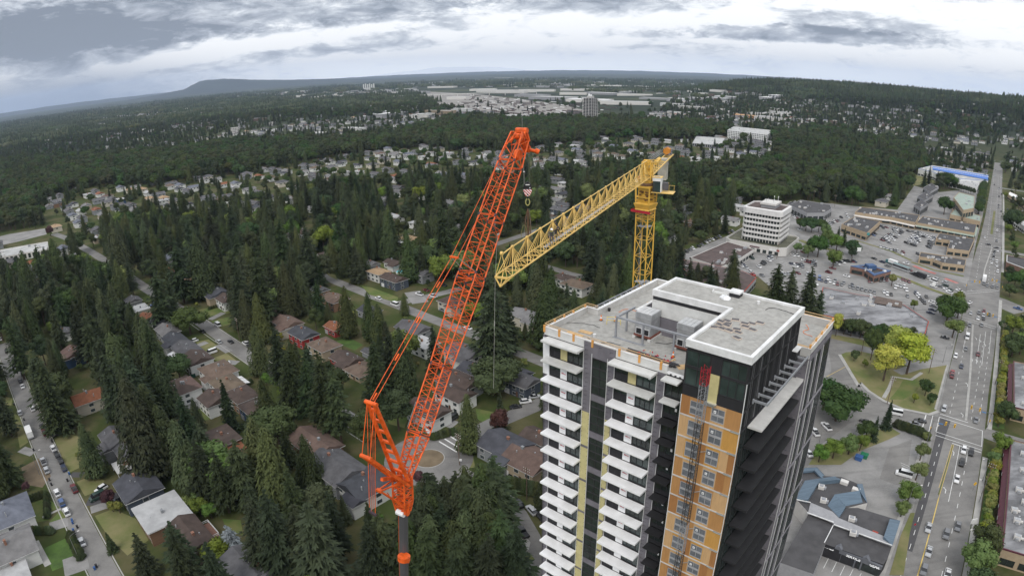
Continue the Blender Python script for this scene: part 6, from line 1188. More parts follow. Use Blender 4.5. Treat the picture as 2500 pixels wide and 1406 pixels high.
def house(p,w,d,kind,roof,wall,label,h=None,wing=None,front=1,chim=True,deck=False,patio=False,detail=True,group=None,rz=None,occ=True,vis=True):
    h=h or (5.0 if (w*d)>95 else 3.6); p=Vector((p[0],p[1],0)); rz=GA if rz is None else rz
    e=empty('house',p,rz,label,'house',group); rnd=random.Random(int(p.x*7+p.y*13)); rm=[ROOFS[roof],TRIM]
    c=MB(); c.box(-w/2,-d/2,0,w/2,d/2,h,0); lng=w>=d; a,b=(w/2,d/2) if lng else (d/2,w/2)
    if kind=='gable':
        P=(lambda x,y,z:(x,y,z)) if lng else (lambda x,y,z:(-y,x,z)); rh=(b+.6)*.38
        for s in (-1,1): c.add([P(s*a,-b,h),P(s*a,b,h),P(s*a,0,h+rh-.05)],[(0,1,2)])
    if wing: wx,wy,ww,wd=wing; c.box(wx-ww/2,wy-wd/2,0,wx+ww/2,wy+wd/2,h-.3,0)
    c.build('wall',WALLS[wall],e)
    r,zr=roof_mb(w,d,h,kind); ro=r.build('roof',rm,e)
    if wing:
        r,_=roof_mb(ww,wd,h-.3,kind if kind!='flat' else 'flat'); r.build('wing_roof',rm,e,loc=(wx,wy,0))
    if detail:
        if chim: c=MB(); cx=rnd.uniform(-.2,.2)*w; c.box(cx-.45,-.35,h,cx+.45,.35,zr+.9); c.box(cx-.5,-.4,zr+.9,cx+.5,.4,zr+1.0); c.build('chimney',BRK if rnd.random()<.6 else WALLS['grey'],ro)
        for k in range(2): c=MB(); x,y=rnd.uniform(-.35,.35)*w,rnd.uniform(-.3,.3)*d; c.box(x-.15,y-.15,h+.3,x+.15,y+.15,zr+.1); c.build('roof_vent',GALV,ro)
        for s in (-1,1):
            for k in range(3):
                for z0 in ((.6,3.1) if h>4.4 else (1.0,)):
                    if front==s and k==0 and z0<2: continue
                    x=(-.34+.34*k)*w; c=MB(); c.box(x-.85,s*(d/2)-.05,z0,x+.85,s*(d/2)+.05,z0+1.2,0); c.box(x-.95,s*(d/2)-.03,z0-.1,x+.95,s*(d/2)+.03,z0+1.3,1); c.build('window',[WINM,TRIM],e)
            for z0 in ((.7,3.1) if h>4.4 else (1.0,)):
                c=MB(); c.box(s*w/2-.05,-.9,z0,s*w/2+.05,.9,z0+1.2,0); c.box(s*w/2-.03,-1.0,z0-.1,s*w/2+.03,1.0,z0+1.3,1); c.build('window',[WINM,TRIM],e)
        c=MB(); x=-.34*w; c.box(x-1.3,front*d/2-.06,0,x+1.3,front*d/2+.06,2.2); c.build('garage_door',TRIM if rnd.random()<.7 else GREYF,e)
        c=MB(); c.box(.08*w,front*d/2-.07,.2,.08*w+.95,front*d/2+.07,2.3); c.build('door',mat('door_dark',(.10,.05,.03),.6),e)
        if deck:
            s=-front; c=MB(); c.box(-w*.3,s*d/2,2.4,w*.2,s*(d/2+3),2.6,0); 
            for x in (-w*.3,w*.2): c.beam((x,s*(d/2+2.9),0),(x,s*(d/2+2.9),3.6),.1,1)
            for z in (3.1,3.6): c.beam((-w*.3,s*(d/2+2.95),z),(w*.2,s*(d/2+2.95),z),.06,1); [c.beam((x,s*d/2,z),(x,s*(d/2+2.95),z),.06,1) for x in (-w*.3,w*.2)]
            c.build('deck',[mat('deck_boards',(.22,.12,.09),.8,.1,2),TRIM],e)
        if patio:
            s=-front
            for i in range(3): c=MB(); x=-w*.3+i*w*.22; c.add([(x,s*(d/2+.1),h-.6),(x+w*.2,s*(d/2+.1),h-.6),(x+w*.2,s*(d/2+3.5),h-1.4),(x,s*(d/2+3.5),h-1.4)],[(0,1,2,3)]); c.build('patio_cover',WHITEM,e)
    M=e.matrix_basis
    if occ: occ_poly([M@Vector(q) for q in ((-w/2,-d/2,0),(w/2,-d/2,0),(w/2,d/2,0),(-w/2,d/2,0))],2.6)
    if vis:
        u=p+Vector((0,0,h)); x,y=pix(u); x2,_=pix(u+Vector((1,0,0))); sc=abs(x2-x); vis_circ(x,y,max(7,sc*max(w,d)*.40),max(5,sc*min(w,d)*.30))
    return e
z=4.5; HS=[
(cB(820,440,z),13,9,'gable','dark grey','grey','dark grey gabled house half hidden behind the lone cedar'),
(cB(905,515,z),13,8,'gable','dark grey','brown','dark grey roofed house with pale carport joined to it'),
(cB(980,780,z),13,12,'gable','charcoal','slate','charcoal roofed house with slate blue gable beside the parked cars'),
(cB(1145,960,z),14,13,'flat','pale grey','brown','pale flat roofed house with dark rear strip and brick chimney'),
(cB(1350,1120,z),15,8,'gable','dark brown','beige','brown roofed house with small white deck near the blue spruce'),
(cB(1745,1350,z),13,11,'gable','dark grey','grey','dark grey roof at the very bottom below the blue spruce'),
(cB(50,970,z),15,15,'hip','blue grey','white','blue grey hipped house at the left edge by the hedged garden'),
(cB(60,1210,z),14,15,'gable','grey','white','grey roofed white house with balconies at the lower left corner'),
(cB(90,1350,z),13,7,'flat','pale grey','white','white flat roof annex in the lower left corner'),
(cB(620,150,z),11,12,'gable','rust','cream','rust red roofed house beneath the big firs'),
(cB(1275,75,z),15,11,'hip','dark brown','white','dark brown hipped house with white walls above the paved yard'),
(cB(1520,160,z),10,10,'gable','dark brown','white','brown gabled white house with tall wall facing the lawn'),
(cB(1600,50,z),13,10,'hip','brown','white','brown hipped house with white patio block beside it'),
(cB(1710,130,z),12,9,'hip','dark brown','brown','dark brown house right of the narrow conifer'),
(cB(1815,225,z),12,9,'hip','dark brown','blue','dark brown roof over blue walls right of the bright shrubs'),
(cB(1575,425,z),12,8,'flat','dark brown','brown','flat dark brown roof among firs'),
(cB(1660,510,z),11,7,'flat','rust','brown','low rust brown roof among firs'),
(cA(450,960,z),10,8,'gable','dark grey','white','dark grey roof with white wall behind tall firs at left'),
(cA(530,1120,z),12,10,'gable','brown','blue','brown roof over pale blue wall between firs at left'),
(cA(950,730,z),9,8,'gable','dark grey','grey','small dark grey roof next to the curving street'),
(cA(1000,785,z),11,8,'flat','pale grey','cream','pale flat roof below the curving street'),
(cA(1045,855,z),10,8,'gable','rust','grey','reddish brown roof between two firs by the round maple'),
(cA(1150,885,z),12,8,'gable','dark grey','slate','dark roof with blue trim left of the round maple'),
(cA(1200,960,z),13,9,'gable','grey','grey','grey roof just below left of the round maple'),
(cA(1255,1030,z),13,9,'gable','charcoal','white','charcoal roof over white wall in the row below the maple'),
(cA(1335,1095,z),14,10,'gable','dark grey','white','dark grey roof with patio in the middle of the row below the maple'),
(cA(1410,1165,z),12,11,'gable','dark brown','white','blackish brown gable with moss streak in the row'),
(cA(1560,1245,z),15,12,'hip','brown','white','large brown hipped house at the lower end of the row'),
(cA(1310,1365,z),13,11,'hip','brown','white','brown hipped house behind the dark green fence'),
(cA(1225,520,z),9,7,'gable','rust','brown','rust roof at the top end of the upper row'),
(cA(1300,560,z),12,9,'gable','grey','slate','grey blue roof second in the upper row'),
(cA(1390,608,z),13,9,'gable','tan','brown','tan roofed brick house in the upper row'),
(cA(1475,645,z),13,10,'gable','dark grey','blue','dark grey roof over blue wall in the upper row'),
(cA(1555,690,z),13,10,'gable','charcoal','beige','charcoal roof next to last in the upper row'),
(cA(1630,735,z),11,10,'gable','dark brown','white','dark brown roof with tall white gable at the end of the upper row'),
(cA(700,290,z),11,9,'flat','pale grey','beige','flat pale roofed house beside the upper left street'),
(cA(700,235,z),12,9,'gable','dark grey','grey','dark grey roof above the flat pale one at upper left'),
(cA(560,185,z),11,9,'gable','blue grey','white','blue grey roof with white gable at upper left'),
(cA(520,135,z),11,9,'gable','blue grey','white','blue grey roof above its twin at upper left'),
(cA(615,205,z),11,8,'gable','grey','white','grey roof right of the blue grey twins'),
(cA(735,130,z),12,9,'gable','grey','beige','grey roof in the back row at upper left'),
(cA(690,95,z),12,9,'gable','rust','grey','rust tinted roof in the back row at upper left'),
(cA(620,65,z),12,9,'gable','grey','beige','grey brown roof heading the back row at upper left'),
(cA(865,20,z),13,8,'flat','pale grey','blue','pale green grey roof among firs at upper left'),
(cA(1490,92,z),10,8,'gable','dark grey','white','small grey roofed white house alone among tall firs'),
(cA(420,45,z),12,9,'gable','dark grey','brown','dark roof behind the purple tree at upper left'),
(cA(350,60,z),11,8,'gable','grey','grey','grey roof at the far end of the upper left street'),
(cC(185,862,z),11,10,'hip','brown','cream','brown hipped house by the parked black car at centre left'),
(cC(300,905,z),14,10,'gable','brown','cream','brown gabled house next to the red walled one'),
(cC(415,985,z),13,9,'gable','charcoal','red','charcoal roof over bright red walls'),
(cC(560,1065,z),13,10,'hip','brown','beige','brown hipped house below the red walled one'),
(cC(720,1130,z),13,9,'gable','dark brown','red','grey brown roof beside the small shed'),
(cC(825,1205,z),11,10,'hip','brown','beige','brown hipped house below the shed with pale skylight'),
(cC(880,1100,3),5,4,'gable','dark grey','grey','small dark shed standing in the back garden'),
(cC(530,655,z),9,7,'gable','dark grey','brown','dark roof peeping out beside the bend of the street'),
(cC(640,735,z),12,10,'gable','brown','brown','reddish brown roof left of the tall cedar pair'),
(cC(640,915,z),9,7,'gable','rust','red','rust roof beside the blue slide'),
(cC(885,800,z),10,8,'gable','charcoal','grey','charcoal roof between the cedars at centre'),
(cC(1200,945,z),15,10,'gable','dark grey','grey','long dark grey roof left of the orange jib'),
(cC(1270,1050,z),12,8,'flat','pale grey','white','pale flat roof with skylights left of the orange jib'),
(cC(1565,1115,z),14,11,'gable','dark grey','white','dark grey roofed white house just behind the orange jib'),
(cC(1525,1325,z),15,11,'gable','dark brown','grey','brown roof with pale patio covers behind the orange jib'),
(cC(300,268,z),9,8,'hip','dark brown','white','brown hipped white house with drive, upper left of centre'),
(cC(410,245,z),10,9,'hip','brown','white','brown roofed two storey white house above its garage'),
(cC(400,360,z),11,8,'gable','grey','white','grey roofed white house below the two hipped ones'),
(cC(575,400,z),9,8,'flat','dark brown','beige','beige house with roof deck behind tall firs'),
(cC(890,470,z),10,8,'gable','grey','grey','grey roof by the garden with the garage'),
(cC(950,540,z),12,9,'hip','tan','white','tan roofed house with blue rear wall beside the pool'),
(cC(1060,590,z),15,9,'gable','dark brown','slate','long dark roofed house with orange gable and white awnings'),
(cC(1060,462,z),12,7,'gable','dark brown','white','brown roofed white garage on the long lawn'),
(cC(1250,545,z),14,9,'gable','dark grey','grey','dark grey gabled house at the end of the drive'),
(cC(1170,303,z),13,10,'hip','tan','cream','tan hipped house with white side awning behind firs'),
(cC(1480,755,z),13,9,'hip','dark brown','cream','brown hipped cream house seen through the orange jib'),
(cC(470,75,z),8,7,'gable','grey','white','small white gable among the firs at upper centre'),
(cC(1460,45,z),11,9,'gable','grey','white','grey roofed white house left of the orange jib top half'),
(cC(640,80,z),10,7,'gable','grey','grey','pale grey roof among firs at upper centre'),
(cD(490,470,z),17,11,'gable','brown','brown','large brown roof left of the orange boom foot'),
(cD(640,640,z),17,12,'gable','dark grey','grey','wide dark roof with rust patch below the large brown one'),
(cD(850,755,z),12,13,'gable','charcoal','white','charcoal roofed white house with pale awnings and a railed deck'),
(cD(1290,235,z),14,9,'gable','dark brown','white','brown roofed house with car port right of the jib'),
(cD(1480,120,z),13,9,'gable','dark brown','white','dark roof with tall white gable right of the jib'),
(cD(1835,485,z),14,12,'gable','charcoal','grey','charcoal roofed grey house right of the roundabout'),
(cD(2000,585,z),13,12,'gable','brown','beige','brown roofed brick fronted house next to the tower'),
(cD(2060,400,z),9,7,'gable','dark brown','grey','dark brown roof peeping out left of the tower'),
(cD(1950,30,z),11,9,'gable','dark grey','slate','dark grey roof with slate wall between trees left of the tower'),
(cD(75,1350,z),12,9,'gable','dark grey','grey','dark grey roof at the bottom edge right of the blue spruce'),
(cD(1350,1310,2.6),5,4,'flat','grey','brown','small grey shed under the big firs at the bottom'),
(cD(720,320,z),0,0,'','','',''),
(cP(1370,512,z),15,10,'gable','dark grey','slate','blue grey double gabled house behind the yellow jib'),
(cP(1425,508,z),13,9,'gable','dark grey','slate','dark roofed house right of the blue grey double gable'),
(cP(1340,524,z),10,7,'gable','brown','white','brown roofed white house left of the double gable'),
(cP(1376,679,z),11,9,'hip','dark brown','white','dark brown hipped roof below the yellow jib'),
(cP(1408,695,z),15,11,'hip','brown','white','wide brown hipped roof in front of the yellow mast'),
(cP(1290,772,z),16,10,'gable','grey','cream','grey brown roof against the top left tower corner'),
(cP(1228,758,z),10,7,'gable','grey','blue','grey roofed blue walled house right of the hanging rope'),
(cP(1160,905,z),12,8,'gable','charcoal','white','charcoal roofed white house right of the orange jib'),
(cP(1262,905,z),10,8,'gable','charcoal','blue','charcoal roof beside the top of the tower at left'),
(cP(1100,492,z),9,7,'gable','grey','white','pale house with white roof edge in the woods right of the jib'),
(cP(1655,525,z),12,8,'gable','grey','grey','grey roof in the woods right of the yellow mast'),
(cP(1690,540,z),10,7,'gable','brown','brown','brown roof in the woods left of the office block'),
]
for i,r in enumerate(HS):
    if not r[1]: continue
    f=str(r[6]); house(r[0],r[1],r[2],r[3],r[4],r[5],r[6],deck='deck' in f,patio=('patio' in f or 'awning' in f),chim=r[1]>8,detail=r[1]>6,h=(2.6 if 'shed' in f else None),wing=((r[1]*.3,-r[2]*.55,5.5,4.5) if i%3==0 and r[1]>11 and r[3]!='flat' else None),front=1 if i%2 else -1)
c=MB(); c.box(-4,-3.5,2.7,4,3.5,3.0,0); [c.box(x-.1,y-.1,0,x+.1,y+.1,2.7,1) for x in (-3.8,3.8) for y in (-3.3,3.3)]
p=cB(875,620,3); c.build('carport',[RPL,TRIM],loc=(p.x,p.y,0),rz=GA,label='pale flat carport between the dark grey roof and the charcoal one',cat='carport'); x,y=pix(p); vis_circ(x,y,28,22)
p=cC(1110,545,0); c=MB(); c.lathe([(3.2,0),(3.2,1.0),(3.0,1.0)],n=20,m=1); c.lathe([(3.0,.9),(.01,.9)],n=20,m=0); c.build('swimming_pool',[mat('pool_water',(.15,.50,.55),.1,.05,1.),TRIM],loc=(p.x,p.y,0),label='round turquoise above ground pool beside the tan roofed house',cat='pool'); vis_circ(980,666,14,8)
# school at the left edge
block([cA(-60,395,5),cA(340,325,5),cA(350,375,5),cA(-60,450,5)],5,WPAL,RPL,'school','long pale roofed school at the left edge behind firs','school',1,8,51); vis_line([(0,612),(60,600),(115,590)],14)
sheet('car_park',[cA(-60,300),cA(60,270),cA(320,228),cA(335,270),cA(140,320),cA(-60,365)],ASPL,.02); vis_line([(0,585),(50,575),(105,562)],11)
# generic houses along the streets of the suburb: built once, then copied
def far_house_proto(kind,roof,wall,w,d,h):
    c=MB(); c.box(-w/2,-d/2,0,w/2,d/2,h,2); lng=w>=d; a,b=(w/2,d/2) if lng else (d/2,w/2)
    if kind=='gable':
        P=(lambda x,y,z:(x,y,z)) if lng else (lambda x,y,z:(-y,x,z))
        for s in (-1,1): c.add([P(s*a,-b,h),P(s*a,b,h),P(s*a,0,h+(b+.6)*.38-.05)],[(0,1,2)],2)
    r,_=roof_mb(w,d,h,kind); c.add(r.v,r.f,0); c.m[-len(r.f):]=r.m
    for s in (-1,1):
        for x in (-.32,0,.32): c.box(x*w-.8,s*d/2-.05,h-1.9,x*w+.8,s*d/2+.05,h-.7,3)
        c.box(s*w/2-.05,-.8,h-1.9,s*w/2+.05,.8,h-.7,3)
    c.box(w*.1,-.4,h,w*.1+.8,.4,h+2.4,4)
    return c.mesh('house',[ROOFS[roof],TRIM,WALLS[wall],WINM,BRK])
FH_=[far_house_proto(*a) for a in (('gable','grey','white',13,9,4.6),('hip','brown','white',13,10,4.6),('gable','dark grey','grey',14,9,4.8),('gable','charcoal','white',12,9,3.8),('hip','dark grey','cream',14,11,5.2),('gable','pale grey','white',13,8,4.2),('hip','tan','cream',13,10,4.8),('gable','rust','white',12,9,4.2),('gable','blue grey','white',12,10,5.4),('flat','pale grey','white',13,9,4.6))]
FHN=['grey gabled','brown hipped','dark grey gabled','charcoal gabled','dark hipped','pale roofed','tan hipped','rust roofed','blue grey gabled','flat roofed']
rnd=random.Random(99); cand=[]
def zone(px,py):
    """what the far ground at a place of the photo carries"""
    def inp(P):
        ins=False
        for (x1,y1),(x2,y2) in zip(P,P[1:]+P[:1]):
            if (y1>py)!=(y2>py) and px<(x2-x1)*(py-y1)/(y2-y1)+x1: ins=not ins
        return ins
    for n_,P in ZONES:
        if inp(P): return n_
    return 'mix'
ZONES=[('industry',[(880,198),(1250,192),(1700,198),(1730,240),(1700,262),(1640,262),(1640,232),(1500,232),(1330,214),(990,214),(960,238),(880,232)]),('industry',[(560,212),(880,206),(880,240),(700,252),(560,246)]),('rail',[(990,214),(1330,214),(1500,232),(1640,232),(1640,262),(1560,290),(1430,296),(1250,284),(1080,264)]),
('belt',[(-90,402),(200,394),(420,376),(560,358),(700,350),(870,348),(1010,326),(1090,292),(1250,294),(1450,290),(1780,312),(1800,336),(1640,342),(1500,336),(1250,368),(1020,360),(850,378),(700,402),(600,424),(420,446),(200,462),(130,480),(90,570),(-90,590)]),
('woods',[(1880,333),(2000,322),(2240,358),(2260,400),(2235,450),(2200,478),(2160,470),(2080,505),(1960,508),(1850,500),(1800,492),(1720,470),(1660,440),(1640,415),(1760,425),(1900,405)]),
('town',[(130,484),(260,470),(430,452),(600,430),(700,408),(850,384),(1020,366),(1250,374),(1500,342),(1640,348),(1780,342),(1900,350),(1880,400),(1760,425),(1640,418),(1500,415),(1320,440),(1000,452),(800,470),(620,500),(480,522),(300,545),(230,570),(180,570),(110,540)]),
('town2',[(540,322),(560,300),(700,290),(900,288),(1050,282),(1080,288),(1005,322),(870,344),(700,346),(560,352),(520,345)]),
('town3',[(80,330),(300,305),(540,298),(540,350),(420,370),(200,388),(0,392),(0,350)]),
('town4',[(1640,262),(1900,262),(2240,300),(2260,345),(2000,316),(1880,328),(1790,306),(1640,296)]),
('hill',[(1620,205),(1800,200),(2100,205),(2500,240),(2560,360),(2440,330),(2240,300),(1900,262),(1720,240)]),
('town5',[(2240,360),(2400,350),(2500,345),(2520,420),(2440,420),(2250,440)]),
('shops',[(2445,430),(2510,400),(2510,800),(2455,800),(2440,600)])]
k=0
for t in np.arange(-240,1700,44):
    for s in np.arange(-1500,900,17):
        ss,tt=s+rnd.uniform(-3,3),t+(6 if (k%2) else -6)+rnd.uniform(-3,3); k+=1; p=W(ss,tt); d=p.xy.length
        if p.y<60 or d>1900 or d<190: continue
        x,y=pix(p)
        if not(-40<x<2540 and 200<y<1450): continue
        zn=zone(x,y); pr={'town':.62,'town2':.42,'town3':.5,'town4':.35,'town5':.5,'mix':(.5 if d>1000 else .34) if d>420 else .0,'hill':.07,'belt':0,'woods':0,'rail':0,'industry':.3,'shops':0}[zn]
        if rnd.random()>pr or not occ_free(ss,tt,8): continue
        cand.append((zn,p,d,x,y))
cand.sort(key=lambda q:q[2]); ZN={'town':'in the suburb right behind the conifers','town2':'in the suburb beyond the tree belt','town3':'at far left beyond the tree belt','town4':'in the far suburb behind the right woods','town5':'near the end of the arterial','mix':'tucked among the trees','hill':'on the wooded hill','industry':'by the distant industrial flats'}
FARH=[]
for i,(zn,p,d,x,y) in enumerate(cand):
    j=rnd.choice((0,0,0,1,1,2,2,2,3,3,4,4,5,8,8,9,0,2,6 if rnd.random()<.5 else 3,7 if rnd.random()<.4 else 2)); rz=GA+rnd.choice((0,0,math.pi/2))+rnd.uniform(-.06,.06)
    if i<205:
        o=bpy.data.objects.new('house',FH_[j]); COL.objects.link(o); o.location=(p.x,p.y,0); o.rotation_euler=(0,0,rz); g=FHN[j]+' house '+ZN[zn]; tag(o,g,'house',g+'s'[:0])
    else: FARH.append((p.x,p.y,float(land_h(p.x,p.y)) if d>1500 else 0.,rz,1.0,j))
    occ_poly([p+Vector((a,b,0)) for a,b in ((-7,-7),(7,-7),(7,7),(-7,7))],1.5)
    if (zn in('town','town2','town5') and rnd.random()<.5) or (zn=='mix' and rnd.random()<.6): vis_circ(x,y-3,8,4)
# ------------------------------------------------------------------ instanced stuff
def scatter(name,meshes,pts,lab=None):
    pc=bpy.data.collections.new(name+'_sources')
    for i,me in enumerate(meshes): pc.objects.link(bpy.data.objects.new('%s_%02d'%(name,i),me))
    me=bpy.data.meshes.new(name); A_=np.array(pts,float); me.vertices.add(len(A_)); me.vertices.foreach_set('co',A_[:,:3].ravel())
    for nm,col,ty in (('rz',3,'FLOAT'),('sc',4,'FLOAT'),('ix',5,'INT')):
        a=me.attributes.new(nm,ty,'POINT'); a.data.foreach_set('value',A_[:,col].astype(np.float32 if ty=='FLOAT' else np.int32))
    o=bpy.data.objects.new(name,me); COL.objects.link(o); tag(o,kind='stuff')
    g=bpy.data.node_groups.new(name,'GeometryNodeTree'); g.interface.new_socket('Geometry',in_out='INPUT',socket_type='NodeSocketGeometry'); g.interface.new_socket('Geometry',in_out='OUTPUT',socket_type='NodeSocketGeometry')
    n=g.nodes; gi=n.new('NodeGroupInput'); go=n.new('NodeGroupOutput'); ci=n.new('GeometryNodeCollectionInfo'); ci.inputs[0].default_value=pc; ci.inputs[1].default_value=True; ci.inputs[2].default_value=True
    ip=n.new('GeometryNodeInstanceOnPoints'); ip.inputs['Pick Instance'].default_value=True
    def att(nm,ty): x=n.new('GeometryNodeInputNamedAttribute'); x.data_type=ty; x.inputs[0].default_value=nm; return x.outputs[0]
    cx=n.new('ShaderNodeCombineXYZ'); g.links.new(att('rz','FLOAT'),cx.inputs[2]); g.links.new(cx.outputs[0],ip.inputs['Rotation'])
    g.links.new(att('sc','FLOAT'),ip.inputs['Scale']); g.links.new(att('ix','INT'),ip.inputs['Instance Index']); g.links.new(gi.outputs[0],ip.inputs['Points']); g.links.new(ci.outputs[0],ip.inputs['Instance']); g.links.new(ip.outputs[0],go.inputs[0])
    md=o.modifiers.new('scatter','NODES'); md.node_group=g; return o
if FARH: scatter('distant_houses',FH_,FARH)
# ------------------------------------------------------------------ trees
def leafmat(name,c1,c2,sc=.35,rand=.36):
    m=bpy.data.materials.new(name); m.use_nodes=True; nt=m.node_tree; N=NT(nt); b=nt.nodes['Principled BSDF']; b.inputs['Roughness'].default_value=.75; b.inputs['Specular IOR Level'].default_value=.15
    pos=N.n('ShaderNodeNewGeometry'); no=N.noise(pos.outputs['Position'],sc,3,.6); c=N.mix(N.step(no,.35,.65),c4(c1),c4(c2)); big=N.noise(pos.outputs['Position'],.009,4,.6); c=N.mix(N.m('MULTIPLY',N.step(big,.36,.64),.4),c,c4(tuple(x*y for x,y in zip(c2,(1.35,1.25,1.1))))); oi=N.n('ShaderNodeObjectInfo'); hs=N.n('ShaderNodeHueSaturation'); nt.links.new(c,hs.inputs['Color'])
    nt.links.new(N.m('ADD',N.m('MULTIPLY',oi.outputs['Random'],2*rand),1-rand),hs.inputs['Value']); r2=N.m('FRACT',N.m('MULTIPLY',oi.outputs['Random'],13.7)); nt.links.new(N.m('ADD',N.m('MULTIPLY',r2,.06),.47),hs.inputs['Hue']); r3=N.m('FRACT',N.m('MULTIPLY',oi.outputs['Random'],5.3)); nt.links.new(N.m('ADD',N.m('MULTIPLY',r3,.3),.8),hs.inputs['Saturation'])
    nt.links.new(hs.outputs[0],b.inputs['Base Color']); return m
LF_FIR=leafmat('fir_needles',(.019,.031,.015),(.040,.057,.025)); LF_CED=leafmat('cedar_foliage',(.026,.039,.016),(.053,.069,.026)); LF_DEC=leafmat('broad_leaves',(.030,.046,.020),(.050,.066,.028),.12,.22); LF_OLV=leafmat('olive_leaves',(.038,.050,.022),(.058,.070,.030),.12,.22)
LF_LIME=leafmat('lime_yellow_leaves',(.20,.24,.025),(.38,.38,.045),.5,.08); LF_GRN=leafmat('bright_green_leaves',(.07,.115,.024),(.125,.175,.042),.5,.12); LF_PUR=leafmat('purple_leaves',(.050,.022,.026),(.085,.035,.035),.5,.15); LF_BLU=leafmat('blue_spruce_needles',(.12,.155,.17),(.22,.26,.28),.6,.1); LF_DRK=leafmat('dark_maple_leaves',(.028,.052,.016),(.055,.09,.028),.5,.12); LF_YG=leafmat('yellow_green_leaves',(.11,.15,.025),(.22,.22,.05),.5,.15)
BARK=mat('bark',(.085,.062,.047),.95,.2,1.5,stretch=(2,2,.4))
def fir_mesh(seed,Rm=4.2,H_=26,dens=1.,base=.12,p=.82,droop=.30,lv=30,nb=8,lean=0,gap=.12,top=1.):
    r=np.random.RandomState(seed); V=[];F=[]
    def tri(a,b,c_): n=len(V); V.extend([a,b,c_]); F.append((n,n+1,n+2))
    for i in range(int(lv*dens)):
        zt=base+(1-base)*((i+r.rand()*.6)/(lv*dens)); R_=Rm*(1-zt)**p*(.75+.45*r.rand())+.12
        for b_ in range(nb if zt<.85 else 5):
            if r.rand()<gap: continue
            a=2*math.pi*(b_+r.rand()*.8)/nb+i*1.3; L=R_*(.7+.5*r.rand()); ca,sa=math.cos(a),math.sin(a); z0=zt*H_
            for j in range(3):
                q=(j+.35)/3; x,y,z=ca*L*q,sa*L*q,z0-droop*L*q*q+.1; wl=(.34*L*(1.1-.5*q)+.35)
                for da in (-.75,0,.75):
                    aa=a+da+r.uniform(-.25,.25); ln=wl*(1.25 if da==0 else .95); ex,ey,ez=x+math.cos(aa)*ln,y+math.sin(aa)*ln,z-ln*r.uniform(.1,.5); px_,py_=-math.sin(aa)*wl*.30,math.cos(aa)*wl*.30; dz=r.uniform(-.15,.25)
                    tri((x+px_,y+py_,z+dz),(x-px_,y-py_,z-dz),(ex,ey,ez))
    n=7  # inner mass
    for i in range(6):
        za,zb=base+(1-base)*i/6,base+(1-base)*(i+1)/6; ra,rb_=Rm*.42*(1-za)**p,Rm*.42*(1-zb)**p*.6
        for k in range(n):
            a,b=2*math.pi*k/n,2*math.pi*(k+1)/n; A_=(math.cos(a)*ra,math.sin(a)*ra,za*H_-.5);B_=(math.cos(b)*ra,math.sin(b)*ra,za*H_-.5);C_=(math.cos(b)*rb_,math.sin(b)*rb_,zb*H_);D_=(math.cos(a)*rb_,math.sin(a)*rb_,zb*H_); tri(A_,B_,C_);tri(A_,C_,D_)
    return V,F
def cedar_mesh(seed,Rm=3.6,H_=24,n=2300,p=.55,base=.05,sz=.8):
    r=np.random.RandomState(seed); V=[];F=[]; ph=r.rand(6)*6.28
    for i in range(n):
        zt=base+(1-base)*(1-math.sqrt(r.rand()))**.9 if r.rand()<.7 else base+(1-base)*r.rand(); a=r.rand()*6.283
        R_=Rm*(1-zt)**p*min(1,(zt-base)*6+.45)*(.82+.10*math.sin(3*a+ph[0]+zt*7)+.10*math.sin(5*a+ph[1]-zt*11)+.16*r.rand())*(1 if r.rand()<.8 else r.uniform(.5,.9))
        x,y,z=math.cos(a)*R_,math.sin(a)*R_,zt*H_; s=sz*(.5+.7*r.rand())*(1.1-.55*zt); aa=a+r.uniform(-.7,.7); ex,ey,ez=x+math.cos(aa)*s*.8,y+math.sin(aa)*s*.8,z-s*r.uniform(.3,1.1); w=s*.45
        k=len(V); V.extend([(x-math.sin(aa)*w,y+math.cos(aa)*w,z+s*.3),(x+math.sin(aa)*w,y-math.cos(aa)*w,z+s*.3),(ex,ey,ez)]); F.append((k,k+1,k+2))
    m=8
    for i in range(6):
        za,zb=base+(1-base)*i/6,base+(1-base)*(i+1)/6; ra,rb_=Rm*.68*(1-za)**p*min(1,.5+i),Rm*.68*max(.001,1-zb)**p
        for q in range(m):
            a,b=2*math.pi*q/m,2*math.pi*(q+1)/m; k=len(V); V.extend([(math.cos(a)*ra,math.sin(a)*ra,za*H_),(math.cos(b)*ra,math.sin(b)*ra,za*H_),(math.cos(b)*rb_,math.sin(b)*rb_,zb*H_-.4),(math.cos(a)*rb_,math.sin(a)*rb_,zb*H_-.4)]); F.append((k,k+1,k+2,k+3))
    return V,F
